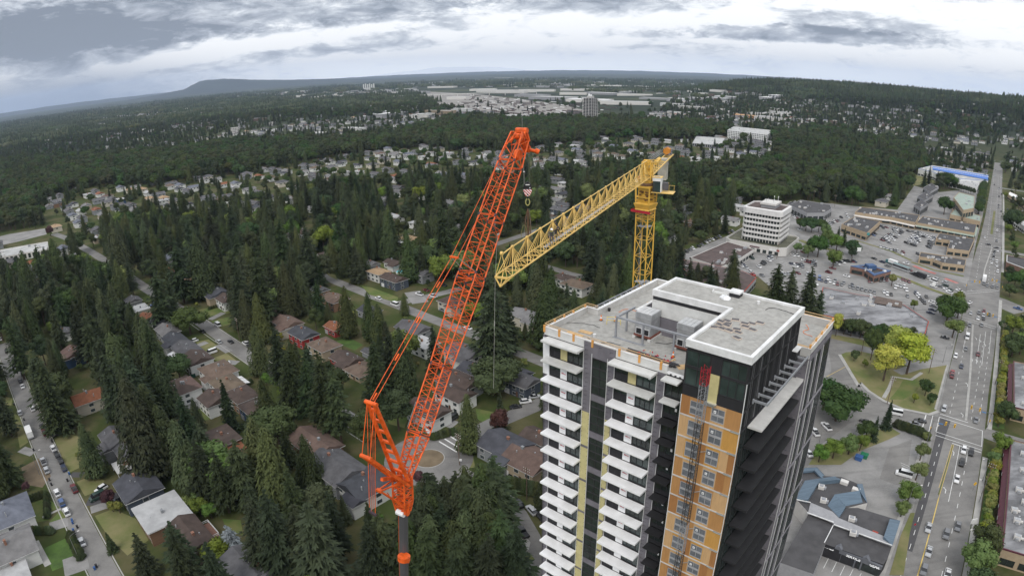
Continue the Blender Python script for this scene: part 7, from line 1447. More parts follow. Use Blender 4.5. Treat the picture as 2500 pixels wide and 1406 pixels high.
def decid_mesh(seed,Rm=5,H_=12,lobes=15,per=150,base=.25,sz=.75,flat=1.):
    r=np.random.RandomState(seed); V=[];F=[]; cz=H_*(base+(1-base)*.52); hz=H_*(1-base)*.5
    for l in range(lobes):
        th=r.rand()*6.283; ph=math.acos(r.uniform(-.55,1)); q=.62*(r.rand()**.35) if l else 0; c=np.array([math.sin(ph)*math.cos(th)*Rm*q,math.sin(ph)*math.sin(th)*Rm*q,cz+math.cos(ph)*hz*q]); rr=Rm*r.uniform(.30,.48); rz_=rr*.8*flat
        for i in range(per):
            d=r.normal(size=3); d/=np.linalg.norm(d); d[2]=abs(d[2]) if r.rand()<.55 else d[2]; k_=r.uniform(.75,1.08); P=c+d*np.array([rr,rr,rz_])*k_; s=sz*r.uniform(.45,1.1); n_=d+r.normal(size=3)*.5; n_/=np.linalg.norm(n_); u=np.cross(n_,r.normal(size=3)); u/=np.linalg.norm(u); v=np.cross(n_,u)
            k=len(V); V.extend([tuple(P-u*s*.5-v*s*.35),tuple(P+u*s*.5-v*s*.3),tuple(P+v*s*.6)]); F.append((k,k+1,k+2))
        n=7  # inner lump
        for i in range(3):
            for q2 in range(n):
                a,b=2*math.pi*q2/n,2*math.pi*(q2+1)/n; t0,t1=math.pi*(i+.2)/3.4,math.pi*(i+1.2)/3.4
                def pt(t,a): return (c[0]+math.sin(t)*math.cos(a)*rr*.78,c[1]+math.sin(t)*math.sin(a)*rr*.78,c[2]+math.cos(t)*rz_*.78)
                k=len(V); V.extend([pt(t0,a),pt(t1,a),pt(t1,b),pt(t0,b)]); F.append((k,k+1,k+2,k+3))
    return V,F
def trunk_mb(H_,r0,r1,limbs=0,seed=0,top=.8):
    c=MB(); rnd=random.Random(seed); n=5; pr=Vector((0,0,-.3)); 
    for i in range(n): q=Vector((rnd.uniform(-.1,.1)*i*.4,rnd.uniform(-.1,.1)*i*.4,H_*top*(i+1)/n)); c.beam(pr,q,r0+(r1-r0)*i/n,n=7,r2=r0+(r1-r0)*(i+1)/n); pr=q
    for k in range(limbs): a=rnd.uniform(0,6.28); z0=H_*rnd.uniform(.25,.55); L_=H_*rnd.uniform(.15,.3); c.beam((0,0,z0),(math.cos(a)*L_,math.sin(a)*L_,z0+L_*.9),r0*.4,n=5,r2=r0*.12)
    return c
class TP:
    def __init__(s,name,cr,lm,H_,tr): 
        s.name=name; s.H=H_; c=MB(); c.v,c.f=list(cr[0]),list(cr[1]); c.m=[0]*len(c.f); s.crown=c.mesh('crown',[lm]); s.trunk=tr.mesh('trunk',[BARK]); j=MB(); j.add(c.v,c.f,0); j.add(tr.v,tr.f,1); s.joined=j.mesh(name,[lm,BARK])
    def put(s,p,h,rz,label,cat,group,name=None,sx=1.):
        e=bpy.data.objects.new(name or s.name,None); COL.objects.link(e); e.location=p; e.rotation_euler=(0,0,rz); k=h/s.H; e.scale=(k*sx,k*sx,k); tag(e,label,cat,group)
        for n_,me in (('trunk',s.trunk),('crown',s.crown)): o=bpy.data.objects.new(n_,me); COL.objects.link(o); o.parent=e
        return e
FIRS=[TP('fir_tree',fir_mesh(i,Rm,26,1,ba,p,dr,lv,nb,gap=g),LF_FIR,26,trunk_mb(26,.42,.12,0,i,.92)) for i,(Rm,ba,p,dr,lv,nb,g) in enumerate([(6.0,.10,.80,.30,30,9,.1),(5.2,.18,.72,.35,28,9,.15),(6.8,.12,.66,.25,28,10,.12),(5.0,.26,.60,.30,25,9,.2),(5.8,.06,.9,.2,32,10,.06)])]
CEDS=[TP('cedar_tree',cedar_mesh(10+i,Rm,24,2400,p,.04),LF_CED,24,trunk_mb(24,.45,.1,0,i,.8)) for i,(Rm,p) in enumerate([(5.2,.55),(4.2,.5),(5.8,.66)])]
DECS=[TP('broadleaf_tree',decid_mesh(20+i,Rm,H_,lo,140,ba),m_,H_,trunk_mb(H_,.35,.15,5,i,.6)) for i,(Rm,H_,lo,ba,m_) in enumerate([(6,15,18,.08,LF_DEC),(5.2,16,17,.06,LF_OLV),(5,11,16,.05,LF_GRN),(6.4,12.5,20,.03,LF_DRK),(4.2,9,14,.1,LF_PUR),(6.2,17,24,.04,LF_LIME),(3.6,8,12,.02,LF_YG)])]
BLUE=TP('blue_spruce',fir_mesh(31,3.4,10,1,.03,.85,.1,24,9,gap=.05),LF_BLU,10,trunk_mb(10,.2,.08,0,3,.8))
SPRUCE=TP('narrow_spruce',fir_mesh(33,3.3,18,1,.02,1.0,.35,34,9,gap=.03),LF_FIR,18,trunk_mb(18,.3,.08,0,3,.9))
TREES=[]   # (proto, position, height, rz, label, category, group, sx)
def occ_tree(p,r): occ_poly([p+Vector((a*r,b*r,0)) for a,b in ((-1,-1),(1,-1),(1,1),(-1,1))],0)
def T(P,p,h,label,cat='tree',group=None,sx=1.,r=3.): TREES.append((P,Vector((p[0],p[1],0)),h,random.uniform(0,6.28),label,cat,group,sx,True)); occ_tree(Vector((p[0],p[1],0)),r)
random.seed(77)
# single trees that the photo shows, right side
T(DECS[3],cE(520,310),15,'big dark round maple right beside the tower',sx=1.35); T(DECS[3],cE(430,230),14,'second dark maple just behind the big one beside the tower',sx=1.2)
for i,(x,y,h,sx) in enumerate(((400,600,7,1.1),(500,575,7.5,1.2),(610,545,8,1.1),(690,520,7,1.0))): T(DECS[2],cE(x,y),h,'spreading bright green tree in the row in front of the blue roofed shop','tree','bright green trees in front of the blue roofed shop',sx=sx)
T(SPRUCE,cE(780,450),10,'dark conifer at the corner of the cracked car park'); T(DECS[3],cE(730,440),8,'dark shrubby tree left of the corner conifer'); T(SPRUCE,cE(870,365),12,'slender dark conifer beside the white van')
for i,(x,y,h,s_) in enumerate(((1115,590,7,'upper light green tree on the sidewalk by the cracked car park'),(1085,730,7.5,'middle light green tree beside the parked white van'),(1020,905,9,'large round light green tree by the sidewalk'),(980,985,6,'low light green tree at the blue mansard corner'),(1155,450,4,'small light green shrub at the intersection'))): T(DECS[2],cE(x,y),h,s_,sx=1.05)
T(DECS[3],cE(1150,135),8,'dark round tree on the grass island',sx=.9); T(DECS[3],cE(1185,200),6,'smaller dark tree below the round one on the island',sx=.8); T(DECS[6],cE(1072,185),4.5,'little yellow green sapling on the dry grass')
T(DECS[3],cF(505,990),6,'small round bush at the left of the island',sx=.8); T(DECS[2],cF(600,1040),4,'tiny bush under the utility pole'); T(DECS[3],cF(650,980),17,'thin dark tree on the island','tree',sx=.6)
T(DECS[5],cF(760,1160),18,'front lime yellow tree on the island',sx=1.25); T(DECS[5],cF(960,1100),21,'tallest lime yellow tree on the island',sx=1.35); T(DECS[5],cF(850,1000),19,'rear lime yellow tree on the island',sx=1.2); T(DECS[5],cF(350,775),13,'lime yellow tree at the tower roof edge',sx=.75)
for i,(x,y) in enumerate(((420,760),(480,775),(560,790),(620,800),(690,830),(740,830),(800,850),(870,850),(940,870),(1000,830))): T(DECS[3 if i%3 else 0],cF(x,y),8.5+i%3,'dark green tree in the row behind the grey roofed store','tree','row of dark trees behind the grey roofed store',sx=1.)
T(DECS[3],cF(1300,660),16,'tall dark tree at the plaza corner',sx=1.2); T(DECS[3],cF(1290,600),13,'lower dark tree behind the tall one',sx=1.2); T(DECS[2],cF(1395,620),13,'light green tree right of the dark plaza trees'); T(DECS[2],cF(1350,790),11,'light green tree beside the arterial below the dark plaza trees',sx=1.2); T(DECS[2],cF(1400,520),10,'light green tree at the corner of the diagonal road')
T(DECS[2],cF(1020,545),6,'small tree on the kerb island of the car park'); T(DECS[6],cF(830,345),8,'yellow green tree in the middle of the car park'); T(DECS[2],cF(320,170),8,'light green tree by the row of parked cars'); T(DECS[0],cF(490,120),10,'dark tree beside the white pylon sign')
for i,(x,y,h) in enumerate(((1830,330,13),(1880,360,12),(1940,360,13),(1960,420,10),(1840,440,9),(1860,770,12),(1930,720,9),(1860,950,13),(1930,930,13),(1965,880,12),(1800,760,8))): T(DECS[(0,3,2)[i%3]],cF(x,y),h,'green tree beside the arterial at the right edge','tree','trees along the right edge beyond the arterial',sx=1.1)
for y in list(np.arange(-68,36,3.3))+list(np.arange(60,166,3.4)): T(DECS[6],R(12.4+random.uniform(-.4,.4)+(y>58)*(y-58)*.006,y),random.uniform(3.6,5),'yellow green street tree in the line %s'%('beyond the intersection' if y>50 else 'before the intersection beside the grass strip'),'tree','line of small trees '+('beyond the intersection' if y>50 else 'before the intersection'),sx=1.25,r=1)
T(DECS[3],R(14.5,64),10,'dark tree north of the side street right of the arterial'); T(DECS[2],R(13.5,47.5-8),9,'pale green tree on the side street corner',sx=1.1); T(DECS[2],R(11.5,30),6,'light green tree heading the hedge line'); T(DECS[0],R(12,-24),13,'large green tree at the lower right edge',sx=1.15); T(DECS[2],R(10.5,-32),12,'large light green tree in the lower right corner',sx=1.1); T(DECS[3],R(13,-42),12,'dark tree at the bottom right corner')
T(DECS[1],cP(1722,700),14,'olive tree left of the low fir behind the roof'); pass
for i,(x,y,h) in enumerate(((910,520,10),(950,535,12),(990,545,13),(1040,545,12),(1070,525,9))): T(DECS[3],cG(x,y),h,'dark tree in the clump behind the white office block','tree','dark clump behind the white office block')
T(FIRS[0],cG(1215,650),15,'dark fir between supermarket and diagonal road'); T(FIRS[1],cG(1175,620),13,'slimmer fir left of the one by the supermarket')
for i,(x,y,h,k_) in enumerate(((1035,720,13,3),(1100,620,9,2),(1130,650,9,2),(1165,690,11,2),(1275,715,10,3),(885,700,7,2),(965,725,8,2),(1145,790,10,2),(1090,570,8,2),(1000,690,9,3))): T(DECS[k_],cG(x,y),h*1.3,'%s tree in the planting right of the white office block'%('dark' if k_==3 else 'light green'),'tree','planting right of the white office block')
T(DECS[3],cG(1910,205),17,'large dark tree before the blue striped store',sx=1.1); T(DECS[3],cG(1930,420),20,'large dark tree left of the pale green roofs',sx=.9)
for i in range(10): T(DECS[0],cG(1985+17*i,235+5*i),9,'tree in the row below the white warehouse','tree','tree row below the white warehouse')
for i in range(22): T(DECS[3],R(-13.5+random.uniform(-1,1),520+i*14),11,'dark tree in the line at the left of the far arterial','tree','dark tree line beside the far arterial')
for i in range(16): T(DECS[i%3],R(15+random.uniform(-1,9),330+i*24),9,'green tree right of the far arterial','tree','trees right of the far arterial')
# left side singles
T(DECS[3],cA(1365,985),15,'big round dark green maple beside the middle street',sx=1.35,r=6); vis_circ(467,782,30,26)
T(BLUE,cB(1660,1270),11,'pale blue spruce near the bottom edge',sx=1.15); vis_circ(573,1325,24,26)
T(DECS[4],cB(775,905),5.5,'dark red maple over the driveway cars',sx=1.3); T(DECS[4],cA(365,285),11,'dark purple round tree by the school car park',sx=1.0); vis_circ(124,563,14,11); T(DECS[4],cB(200,810),4,'small dark red shrub left of the lower street'); T(DECS[4],cD(1225,760),5,'dark red tree below the roundabout'); T(DECS[4],cD(1800,400),10,'purple leaved tree before the conifer by the street',sx=.9)
T(CEDS[2],cB(690,700),21,'lone bushy cedar on the lawn by the lower street',sx=1.1,r=5); T(SPRUCE,cB(1640,380),21,'narrow dark spruce in front of the white gabled house'); T(SPRUCE,cD(1800,370),15,'narrow spruce beside the street with parked cars')
T(SPRUCE,cB(800,1230),7,'small green spruce on the dry lawn',sx=1.4); T(FIRS[0],cB(1060,1400),15,'bushy fir at the bottom beside the brown roof',sx=1.2); T(FIRS[2],cB(1330,1430),20,'pale tipped fir at the bottom edge',sx=1.1); T(DECS[2],cB(1560,1330),9,'rounded green tree left of the blue spruce',sx=1.2)
for i,(x,y,h) in enumerate(((1330,960,6),(1420,980,7),(1500,1000,6),(1390,900,5),(850,960,4.5),(800,950,4),(560,580,3),(1290,500,0))): 
    if h: T(DECS[2 if i<4 else 6],cB(x,y),h,'bright green shrub among the lower left gardens','shrub','bright shrubs in the lower left gardens')
for (x,y,h) in ((1230,230,0),(230,80,7),(150,60,6),(270,150,6)): 
    if h: T(DECS[2],cD(x,y),h,'bright green tree right of the white walled houses','tree','bright trees right of the white walled houses')
T(DECS[3],cD(1750,130),17,'huge dark round tree behind the hanging rope',sx=1.3,r=6); T(CEDS[0],cD(1580,530),22,'tall cedar right of the roundabout',r=3); T(CEDS[1],cC(900,1030),24,'front cedar of the tall pair at centre',r=4); T(CEDS[0],cC(740,1010),26,'left cedar of the tall pair at centre',r=4); T(FIRS[4],cC(800,620),27,'dark fir above the curving street at centre'); T(CEDS[0],cC(1140,850),12,'light topped cedar by the curved street',sx=1.1); T(FIRS[1],cC(1265,600),25,'lone fir with bare trunk beside the grey gabled house',sx=.8); T(CEDS[2],cD(470,790),20,'broad cedar before the wide dark roof',sx=1.15)
for k_,(x,y) in enumerate(((430,1040),(470,1050),(510,1060),(560,1100))): T(DECS[3],cP(x,y-30),1.0,'dark clipped shrub','shrub') if False else None
for a,b,n,h,lab in ((cB(330,830),cB(340,1000),8,2.6,'in the hedge by the kerb of the lower street'),(cB(150,900),cB(320,840),8,2.6,'in the hedge across the garden of the hipped house'),(cB(210,1100),cB(380,1100),7,2.8,'in the hedge between garden and driveway'),(cB(500,1130),cB(580,1290),8,3.2,'in the tall hedge beside the square lawn'),(cD(1850,790),cD(2080,840),14,5.2,'in the tall cedar hedge by the parked cars'),(cD(1320,440),cD(1480,400),10,2.8,'in the curved hedge at the roundabout'),(cA(1490,810),cA(1600,780),7,2,'in the low hedge of the upper row gardens'),(cE(940,350),cE(1130,415),10,3.5,'in the thick hedge by the cracked car park'),(cE(1120,400),cE(1170,450),3,3,'in the hedge end at the intersection'),(cB(1680,90),cB(1780,40),7,2.4,'in the hedge behind the brown roofs')):
    for i in range(n): T(CEDS[1],a+(b-a)*(i+.5)/n,h,'evergreen shrub '+lab,'hedge shrub','evergreen shrubs '+lab,sx=3.0 if h<4 else 1.9,r=1)
def hidden(p,h,hw):
    x0,y0=pix((p.x,p.y,0)); x1,y1=pix((p.x,p.y,h)); hit=0; tot=0
    sc=abs(pix((p.x+hw,p.y,h*.4))[0]-pix((p.x,p.y,h*.4))[0])
    for i in range(8):
        q=.05+i/8.; wd=sc*(1-q)*1.0
        for o in (-.7,0,.7):
            X=x0+(x1-x0)*q+o*wd; Y=y0+(y1-y0)*q; a,b=int(X/8),int(Y/8); tot+=1
            if 0<=a<VW and 0<=b<VH and VIS[b,a]: hit+=1
    return hit/tot
# big firs and cedars read off the photo: foot and tip of each
def T2(x,yt,yb,k,lab,sx=1.15,grp=None):
    p=cP(x,yb); d=ray(x,yt); h=H+d[2]*p.xy.length/math.hypot(d[0],d[1]); h=max(10,min(40,h))
    if hidden(p,h,3)>.22: return
    T({'F':random.choice(FIRS),'C':random.choice(CEDS),'S':SPRUCE}[k],p,h,lab,'tree',grp,sx=sx,r=2.5)
random.seed(5)
for x,yt,yb,k,lab in ((20,990,1185,'F','large fir at the left edge beside the lower street'),(105,790,1040,'F','wide fir right of the lower left street'),(150,850,1055,'F','fir in the tall stand right of the lower left street'),(60,760,925,'F','tall fir at the left edge'),(120,590,745,'F','fir behind the long pale school'),(78,605,725,'C','cedar by the school'),(150,575,700,'C','cedar right of the school'),(215,725,890,'F','fir in the left stand'),(245,760,925,'F','fir in the left stand, front row'),(275,800,965,'F','fir behind the rust roof'),(305,850,1050,'F','fir right of the rust roof'),(345,880,1085,'C','cedar in the broad clump at left'),(372,905,1170,'C','tallest cedar of the broad clump at left'),(330,840,1020,'C','rear cedar of the broad clump'),(425,975,1150,'C','cedar next to the broad clump'),(470,1010,1195,'C','cedar above the blue spruce garden'),(510,1060,1215,'F','fir above the pale blue spruce'),(560,1085,1250,'F','grey green fir near the bottom left'),(610,1060,1240,'F','fir left of the bushy cedar pair'),(650,1010,1195,'C','bushy cedar below the brown roof'),(690,1030,1255,'C','second bushy cedar below the brown roof'),(405,650,805,'F','large lone fir over the middle street'),(360,760,885,'C','cedar above the grey roofed row'),(602,620,812,'F','tall fir at the end of the upper row'),(650,600,800,'F','fir right of the tall one at the upper row'),(640,790,915,'C','cedar beside the middle street'),(695,790,965,'F','fir in the central stand'),(722,850,1010,'F','front fir of the central stand'),(768,860,1030,'F','tall bare stemmed fir at centre'),(805,850,1065,'F','fir left of the orange struts'),(835,900,1085,'F','fir just left of the orange struts'),(655,1195,1406,'F','large fir at the bottom left of centre'),(700,1180,1420,'F','large fir beside its twin at the bottom'),(800,1210,1450,'F','pale fir at the bottom beside the railed deck'),(930,740,852,'C','small cedar at the curved street'),(925,820,985,'F','fir left of the orange jib middle'),(1165,960,1112,'C','cedar above the roundabout'),(1205,680,890,'F','tall fir behind the hanging rope'),(1235,700,860,'F','fir right of the hanging rope'),(845,1000,1150,'F','fir behind the lower orange strut'),(1310,640,765,'C','cedar under the yellow jib tip'),(1345,650,770,'C','second cedar under the yellow jib'),(1445,565,700,'F','fir under the yellow jib'),(1500,590,725,'F','fir left of the yellow mast'),(1530,560,700,'F','fir touching the yellow mast at left'),(1400,705,800,'C','cedar behind the left roof edge'),(1470,690,780,'C','cedar behind the roof frame'),(530,500,650,'F','fir in the upper left woods'),(580,470,640,'F','tall fir in the upper left woods'),(500,560,730,'C','cedar above the upper row'),(300,540,690,'C','cedar left of the upper row'),(480,500,680,'F','fir behind the upper row'),(450,580,740,'F','dark fir left of the upper row'),(700,480,690,'F','fir in the upper central woods'),(760,500,700,'F','tall fir in the upper central woods'),(1085,500,660,'F','fir between the ties and the jib'),(1000,560,690,'C','cedar by the tan roof'),(990,590,800,'F','lone stem fir by the grey gable')):
    T2(x,yt,yb,k,lab)
for x,yt,yb,k,lab,sx in ((1882,640,800,'F','left tall fir of three behind the penthouse roof',1.35),(1917,650,800,'F','middle fir of three behind the penthouse roof',1.2),(1960,645,815,'F','right tall fir of three behind the penthouse roof',1.35),(1990,705,812,'F','low fir at the right of the three tall ones',1.2),(1783,606,715,'F','fir standing in front of the brown roofed shops',1.3),(1745,655,715,'F','fir left of the one before the brown roofed shops',1.3),(1700,640,705,'C','cedar just behind the back corner of the roof',1.2)): T2(x,yt,yb,k,lab,sx)
for x in range(1015,1300,27):
    for j,yb in enumerate((1290,1335,1385,1435)):
        xx=x+random.uniform(-10,10); T2(xx,max(yb-random.uniform(165,215),1180-(x-1015)*.35+random.uniform(-18,25)),yb+random.uniform(-12,12),'CFCCF'[(x//27+j*2)%5],'big dark conifer in the dense clump between boom and tower',1.25,'dense clump of conifers between boom and tower')
for x,yb in ((950,1440),(1000,1450),(760,1420),(925,1460),(1060,1480),(1130,1500),(1200,1500),(1260,1480),(560,1500),(480,1470),(740,1330),(600,1420)): T2(x,yb-200,yb,'F','big dark conifer at the bottom edge',1.15,'big conifers along the bottom edge')
# random fill of the woods and gardens
rnd=random.Random(2024); FILL=[]
def fill():
    # near field on the street grid
    st=8.8
    for s in np.arange(-900,130,st):
        for t in np.arange(-190,760,st):
            ss,tt=s+rnd.uniform(-3.2,3.2),t+rnd.uniform(-3.2,3.2); p=W(ss,tt); d=p.xy.length
            if p.y<30 or d<70 or d>640: continue
            if -6<ss<34 and -8<tt<32: continue
            if (p-Vector((-19,53.8,0))).xy.length<16 and tt<10: continue
            x,y=pix(p)
            if not(-60<x<1790 and 300<y<1600): continue
            if not occ_free(ss,tt,1.6): continue
            zn=zone(x,y)
            if zn in ('belt','woods'): kd='D' if rnd.random()<.85 else 'F'; pr=.95
            elif zn=='town': kd='F' if rnd.random()<.35 else 'D'; pr=.36
            else:
                kd='F' if rnd.random()<(.66 if y>560 else .56) else 'D'; nz=math.sin(ss*.045+1.3)*math.sin(tt*.06+.4); pr=(.86 if y>600 else .74)+.14*nz
                if x<640 and y>900 and y<1500 and x>40: pr*=.8
            if rnd.random()>pr: continue
            if kd=='F': h=rnd.choice((rnd.uniform(13,22),rnd.uniform(20,29),rnd.uniform(24,32)))*(1 if zn!='town' else .7)*(.8 if d<190 else 1); P=rnd.choice(FIRS+CEDS+CEDS); hw=3.5
            else: h=rnd.uniform(9,21) if zn not in('belt','woods') else rnd.uniform(14,20); P=rnd.choice((DECS[0],DECS[1],DECS[3],DECS[0],DECS[2] if zn!='belt' else DECS[1])); hw=h*.35
            f=hidden(p,h,hw)
            if f>.09:
                h2=h*.5
                if kd=='F' and hidden(p,h2,hw*.6)<.05 and rnd.random()<.5: h=h2
                elif hidden(p,5,2)<.01 and rnd.random()<.55: P=rnd.choice((DECS[2],DECS[3],DECS[0],DECS[6])); h=rnd.uniform(2.5,5)
                else: continue
            FILL.append((P,p,h,rnd.uniform(0,6.28)))
fill()
for P,p,h,rz in FILL: TREES.append((P,p,h,rz,None,'tree',None,rnd.uniform(.95,1.25) if P.name!='broadleaf_tree' else rnd.uniform(.9,1.2),False))
def area(x,y):
    if y>1000: b='near the bottom'
    elif y>760: b='in the middle distance'
    elif y>560: b='behind the middle streets'
    else: b='in the far woods'
    a='along the lower street' if x<200 else 'between the two residential streets' if x<640 else 'beside the orange crane' if x<1000 else 'behind the orange jib' if x<1220 else 'between jib and tower' if x<1560 else 'past the yellow mast'
    return a+' '+b
KN={'fir_tree':('dark green fir','fir'),'cedar_tree':('dense olive green cedar','cedar'),'broadleaf_tree':('rounded leafy tree','tree'),'narrow_spruce':('narrow dark spruce','spruce')}
sized=[]
for T_ in TREES: d=max(60,T_[1].xy.length); sized.append((T_[2]/d*(1000 if T_[8] else 1),T_))
sized.sort(key=lambda q:-q[0]); cnt={}; STUFF=[]; PL=[]; 
for k,T_ in sized:
    P=T_[0]; kind='C' if P.name in('fir_tree','cedar_tree','narrow_spruce') else 'D'; cnt[kind]=cnt.get(kind,0)
    lim=290 if kind=='C' else 285
    if T_[8] or cnt[kind]<lim:
        cnt[kind]+=1
        lab,grp=T_[4],T_[6]; nm=None
        if lab is None:
            x,y=pix(T_[1]); kn=KN[P.name]; small=T_[2]<6
            lab='%s %s'%(('low garden '+('shrub' if kind=='D' else 'conifer')) if small else kn[0],area(x,y)); grp=lab+' group'; nm='garden_shrub' if small and kind=='D' else None
        P.put(T_[1],T_[2],T_[3],lab,T_[5] if T_[4] else ('shrub' if nm else KN[P.name][1]),grp,name=nm or ('tree' if T_[4] and P.name=='broadleaf_tree' and False else None),sx=T_[7])
    else:
        if P not in PL: PL.append(P)
        STUFF.append((T_[1].x,T_[1].y,0,T_[3],T_[2]/P.H,PL.index(P)))
# farther woods
FARP=FIRS[:3]+CEDS[:1]+[DECS[0],DECS[1],DECS[3],DECS[3]]
NS=len(PL); PL2=PL+FARP
def farfill(d0,d1,st,dens):
    for x0 in np.arange(-d1,d1,st):
        for y0 in np.arange(40,d1,st):
            X=x0+rnd.uniform(-.45,.45)*st; Y=y0+rnd.uniform(-.45,.45)*st; d=math.hypot(X,Y)
            if d<d0 or d>d1 or abs(X)>Y*1.05: continue
            if d<640:
                x,y=pix((X,Y,0)); 
                if x<1790: continue
                s_,t_=S((X,Y))
                zn=zone(x,y)
                if zn!='woods' and not(zn in('mix','town5') and y<460): continue
            else:
                x,y=pix((X,Y,0)); s_,t_=S((X,Y)); zn=zone(x,y)
            if not(-30<x<2530): continue
            if not occ_free(s_,t_,1.5): continue
            pr={'belt':1,'woods':1,'hill':.95,'town':.36,'town2':.42,'town3':.6,'town4':.62,'town5':.6,'rail':.02,'industry':.22,'shops':.15,'mix':.72}[zn]*dens
            if zn=='mix' and d>900: pr*=.62+.55*math.sin(X*.004+1)*math.sin(Y*.003)
            if rnd.random()>pr: continue
            if VIS[min(VH-1,int(y/8)),min(VW-1,max(0,int(x/8)))]: continue
            con=rnd.random()<{'belt':.12,'woods':.22,'hill':.8,'town':.35,'mix':.5}.get(zn,.55)
            if con: P=FARP[rnd.randrange(4)]; h=rnd.uniform(16,27)*(.75 if zn.startswith('town') else 1)
            else: P=FARP[4+rnd.choice((0,0,1,1,2,3))]; h=rnd.uniform(8,13) if zn.startswith('town') else rnd.uniform(14,23)
            zz=float(land_h(np.array(X),np.array(Y))) if d>1500 else 0.
            STUFF.append((X,Y,zz-.3,rnd.uniform(0,6.28),h/P.H,NS+FARP.index(P)))
farfill(360,1400,10.5,1.0); farfill(1400,2600,14.5,.95)
scatter('distant_trees',[P.joined for P in PL2],STUFF)
# tree clumps for the plain beyond
def clump(seed,lm,con):
    r=np.random.RandomState(seed); c=MB()
    for i in range(16):
        x,y=r.uniform(-26,26,2); h=r.uniform(13,24) if con else r.uniform(10,16); R_=h*(.2 if con else .42); n=6
        if con: vs=[(x+R_*math.cos(6.283*k/n)*r.uniform(.7,1.2),y+R_*math.sin(6.283*k/n)*r.uniform(.7,1.2),1+r.uniform(0,3)) for k in range(n)]+[(x+.5*R_*math.cos(6.283*(k+.5)/n)*r.uniform(.7,1.3),y+.5*R_*math.sin(6.283*(k+.5)/n),h*.55) for k in range(n)]+[(x,y,h)]
        else: vs=[(x+R_*math.cos(6.283*k/n)*r.uniform(.8,1.2),y+R_*math.sin(6.283*k/n)*r.uniform(.8,1.2),h*.3) for k in range(n)]+[(x+.8*R_*math.cos(6.283*(k+.5)/n)*r.uniform(.7,1.2),y+.8*R_*math.sin(6.283*(k+.5)/n),h*.75) for k in range(n)]+[(x,y,h)]
        c.add(vs,[(k,(k+1)%n,n+k) for k in range(n)]+[((k+1)%n,n+(k+1)%n,n+k) for k in range(n)]+[(n+k,n+(k+1)%n,2*n) for k in range(n)])
    return c.mesh('woods',[lm])
CL=[clump(1,LF_FIR,True),clump(2,LF_FIR,True),clump(3,LF_DEC,False),clump(4,LF_OLV,False)]; pts=[]; wh=[]
def fields(X,Y): return math.sin(X*.0011+2.1)*math.sin(Y*.0016+.7)+.6*math.sin(X*.0031+Y*.0023)+.4*math.sin(Y*.006-X*.002)
for d0,d1,st in ((2550,5200,46),(5200,9500,85)):
    for x0 in np.arange(-d1,d1,st):
        for y0 in np.arange(500,d1,st):
            X=x0+rnd.uniform(-.5,.5)*st; Y=y0+rnd.uniform(-.5,.5)*st; d=math.hypot(X,Y)
            if d<d0 or d>d1 or abs(X)>Y*1.05: continue
            x,y=pix((X,Y,0)); zn=zone(x,y)
            if zn=='rail' or (zn=='industry' and rnd.random()<.72): continue
            f=fields(X,Y); 
            if f>.15+.25*(d>5200) and zn!='hill' and rnd.random()<.85:
                continue
            pts.append((X,Y,float(land_h(np.array(X),np.array(Y)))-.5,rnd.uniform(0,6.28),rnd.uniform(.8,1.3)*(1.7 if st>60 else 1.15),rnd.choice((0,1,2,3) if X<900 else (0,1,0,2))))
scatter('distant_woods',CL,pts)
# far town: pale sheds and blocks dotting the plain
bl=[]
for i,(w,d_,h,m_) in enumerate(((60,30,8,WPAL),(30,18,7,WGRY),(16,10,6,WPAL),(90,40,9,WGRY),(18,12,7,ROOFS['brown']),(14,10,6,ROOFS['pale grey']))): c=MB(); c.box(-w/2,-d_/2,0,w/2,d_/2,h,0); c.box(-w/2-.3,-d_/2-.3,h,w/2+.3,d_/2+.3,h+.5,1); bl.append(c.mesh('block',[m_,(RPL,ROOFS['grey'],RPL,WWHT,ROOFS['brown'],ROOFS['grey'])[i]]))
pts=[]
for i in range(6500):
    az=rnd.uniform(-44,44); d=rnd.uniform(1700,8500); X,Y=math.sin(rad(az))*d,math.cos(rad(az))*d; f=fields(X,Y); x,y=pix((X,Y,0)); zn=zone(x,y)
    if zn in('belt','woods','rail'): continue
    if f<.15 and rnd.random()<(.5 if -12<az<24 else .8): continue
    big=-12<az<24 and d>1700 and (f>-.1 or rnd.random()<.5)
    pts.append((X,Y,float(land_h(np.array(X),np.array(Y))),GA+rnd.choice((0,1.57)),rnd.uniform(.7,1.2),rnd.choice((0,1,2,3,4,5)) if big and rnd.random()<.6 else rnd.choice((2,4,5,1))))
scatter('distant_town',bl,pts)
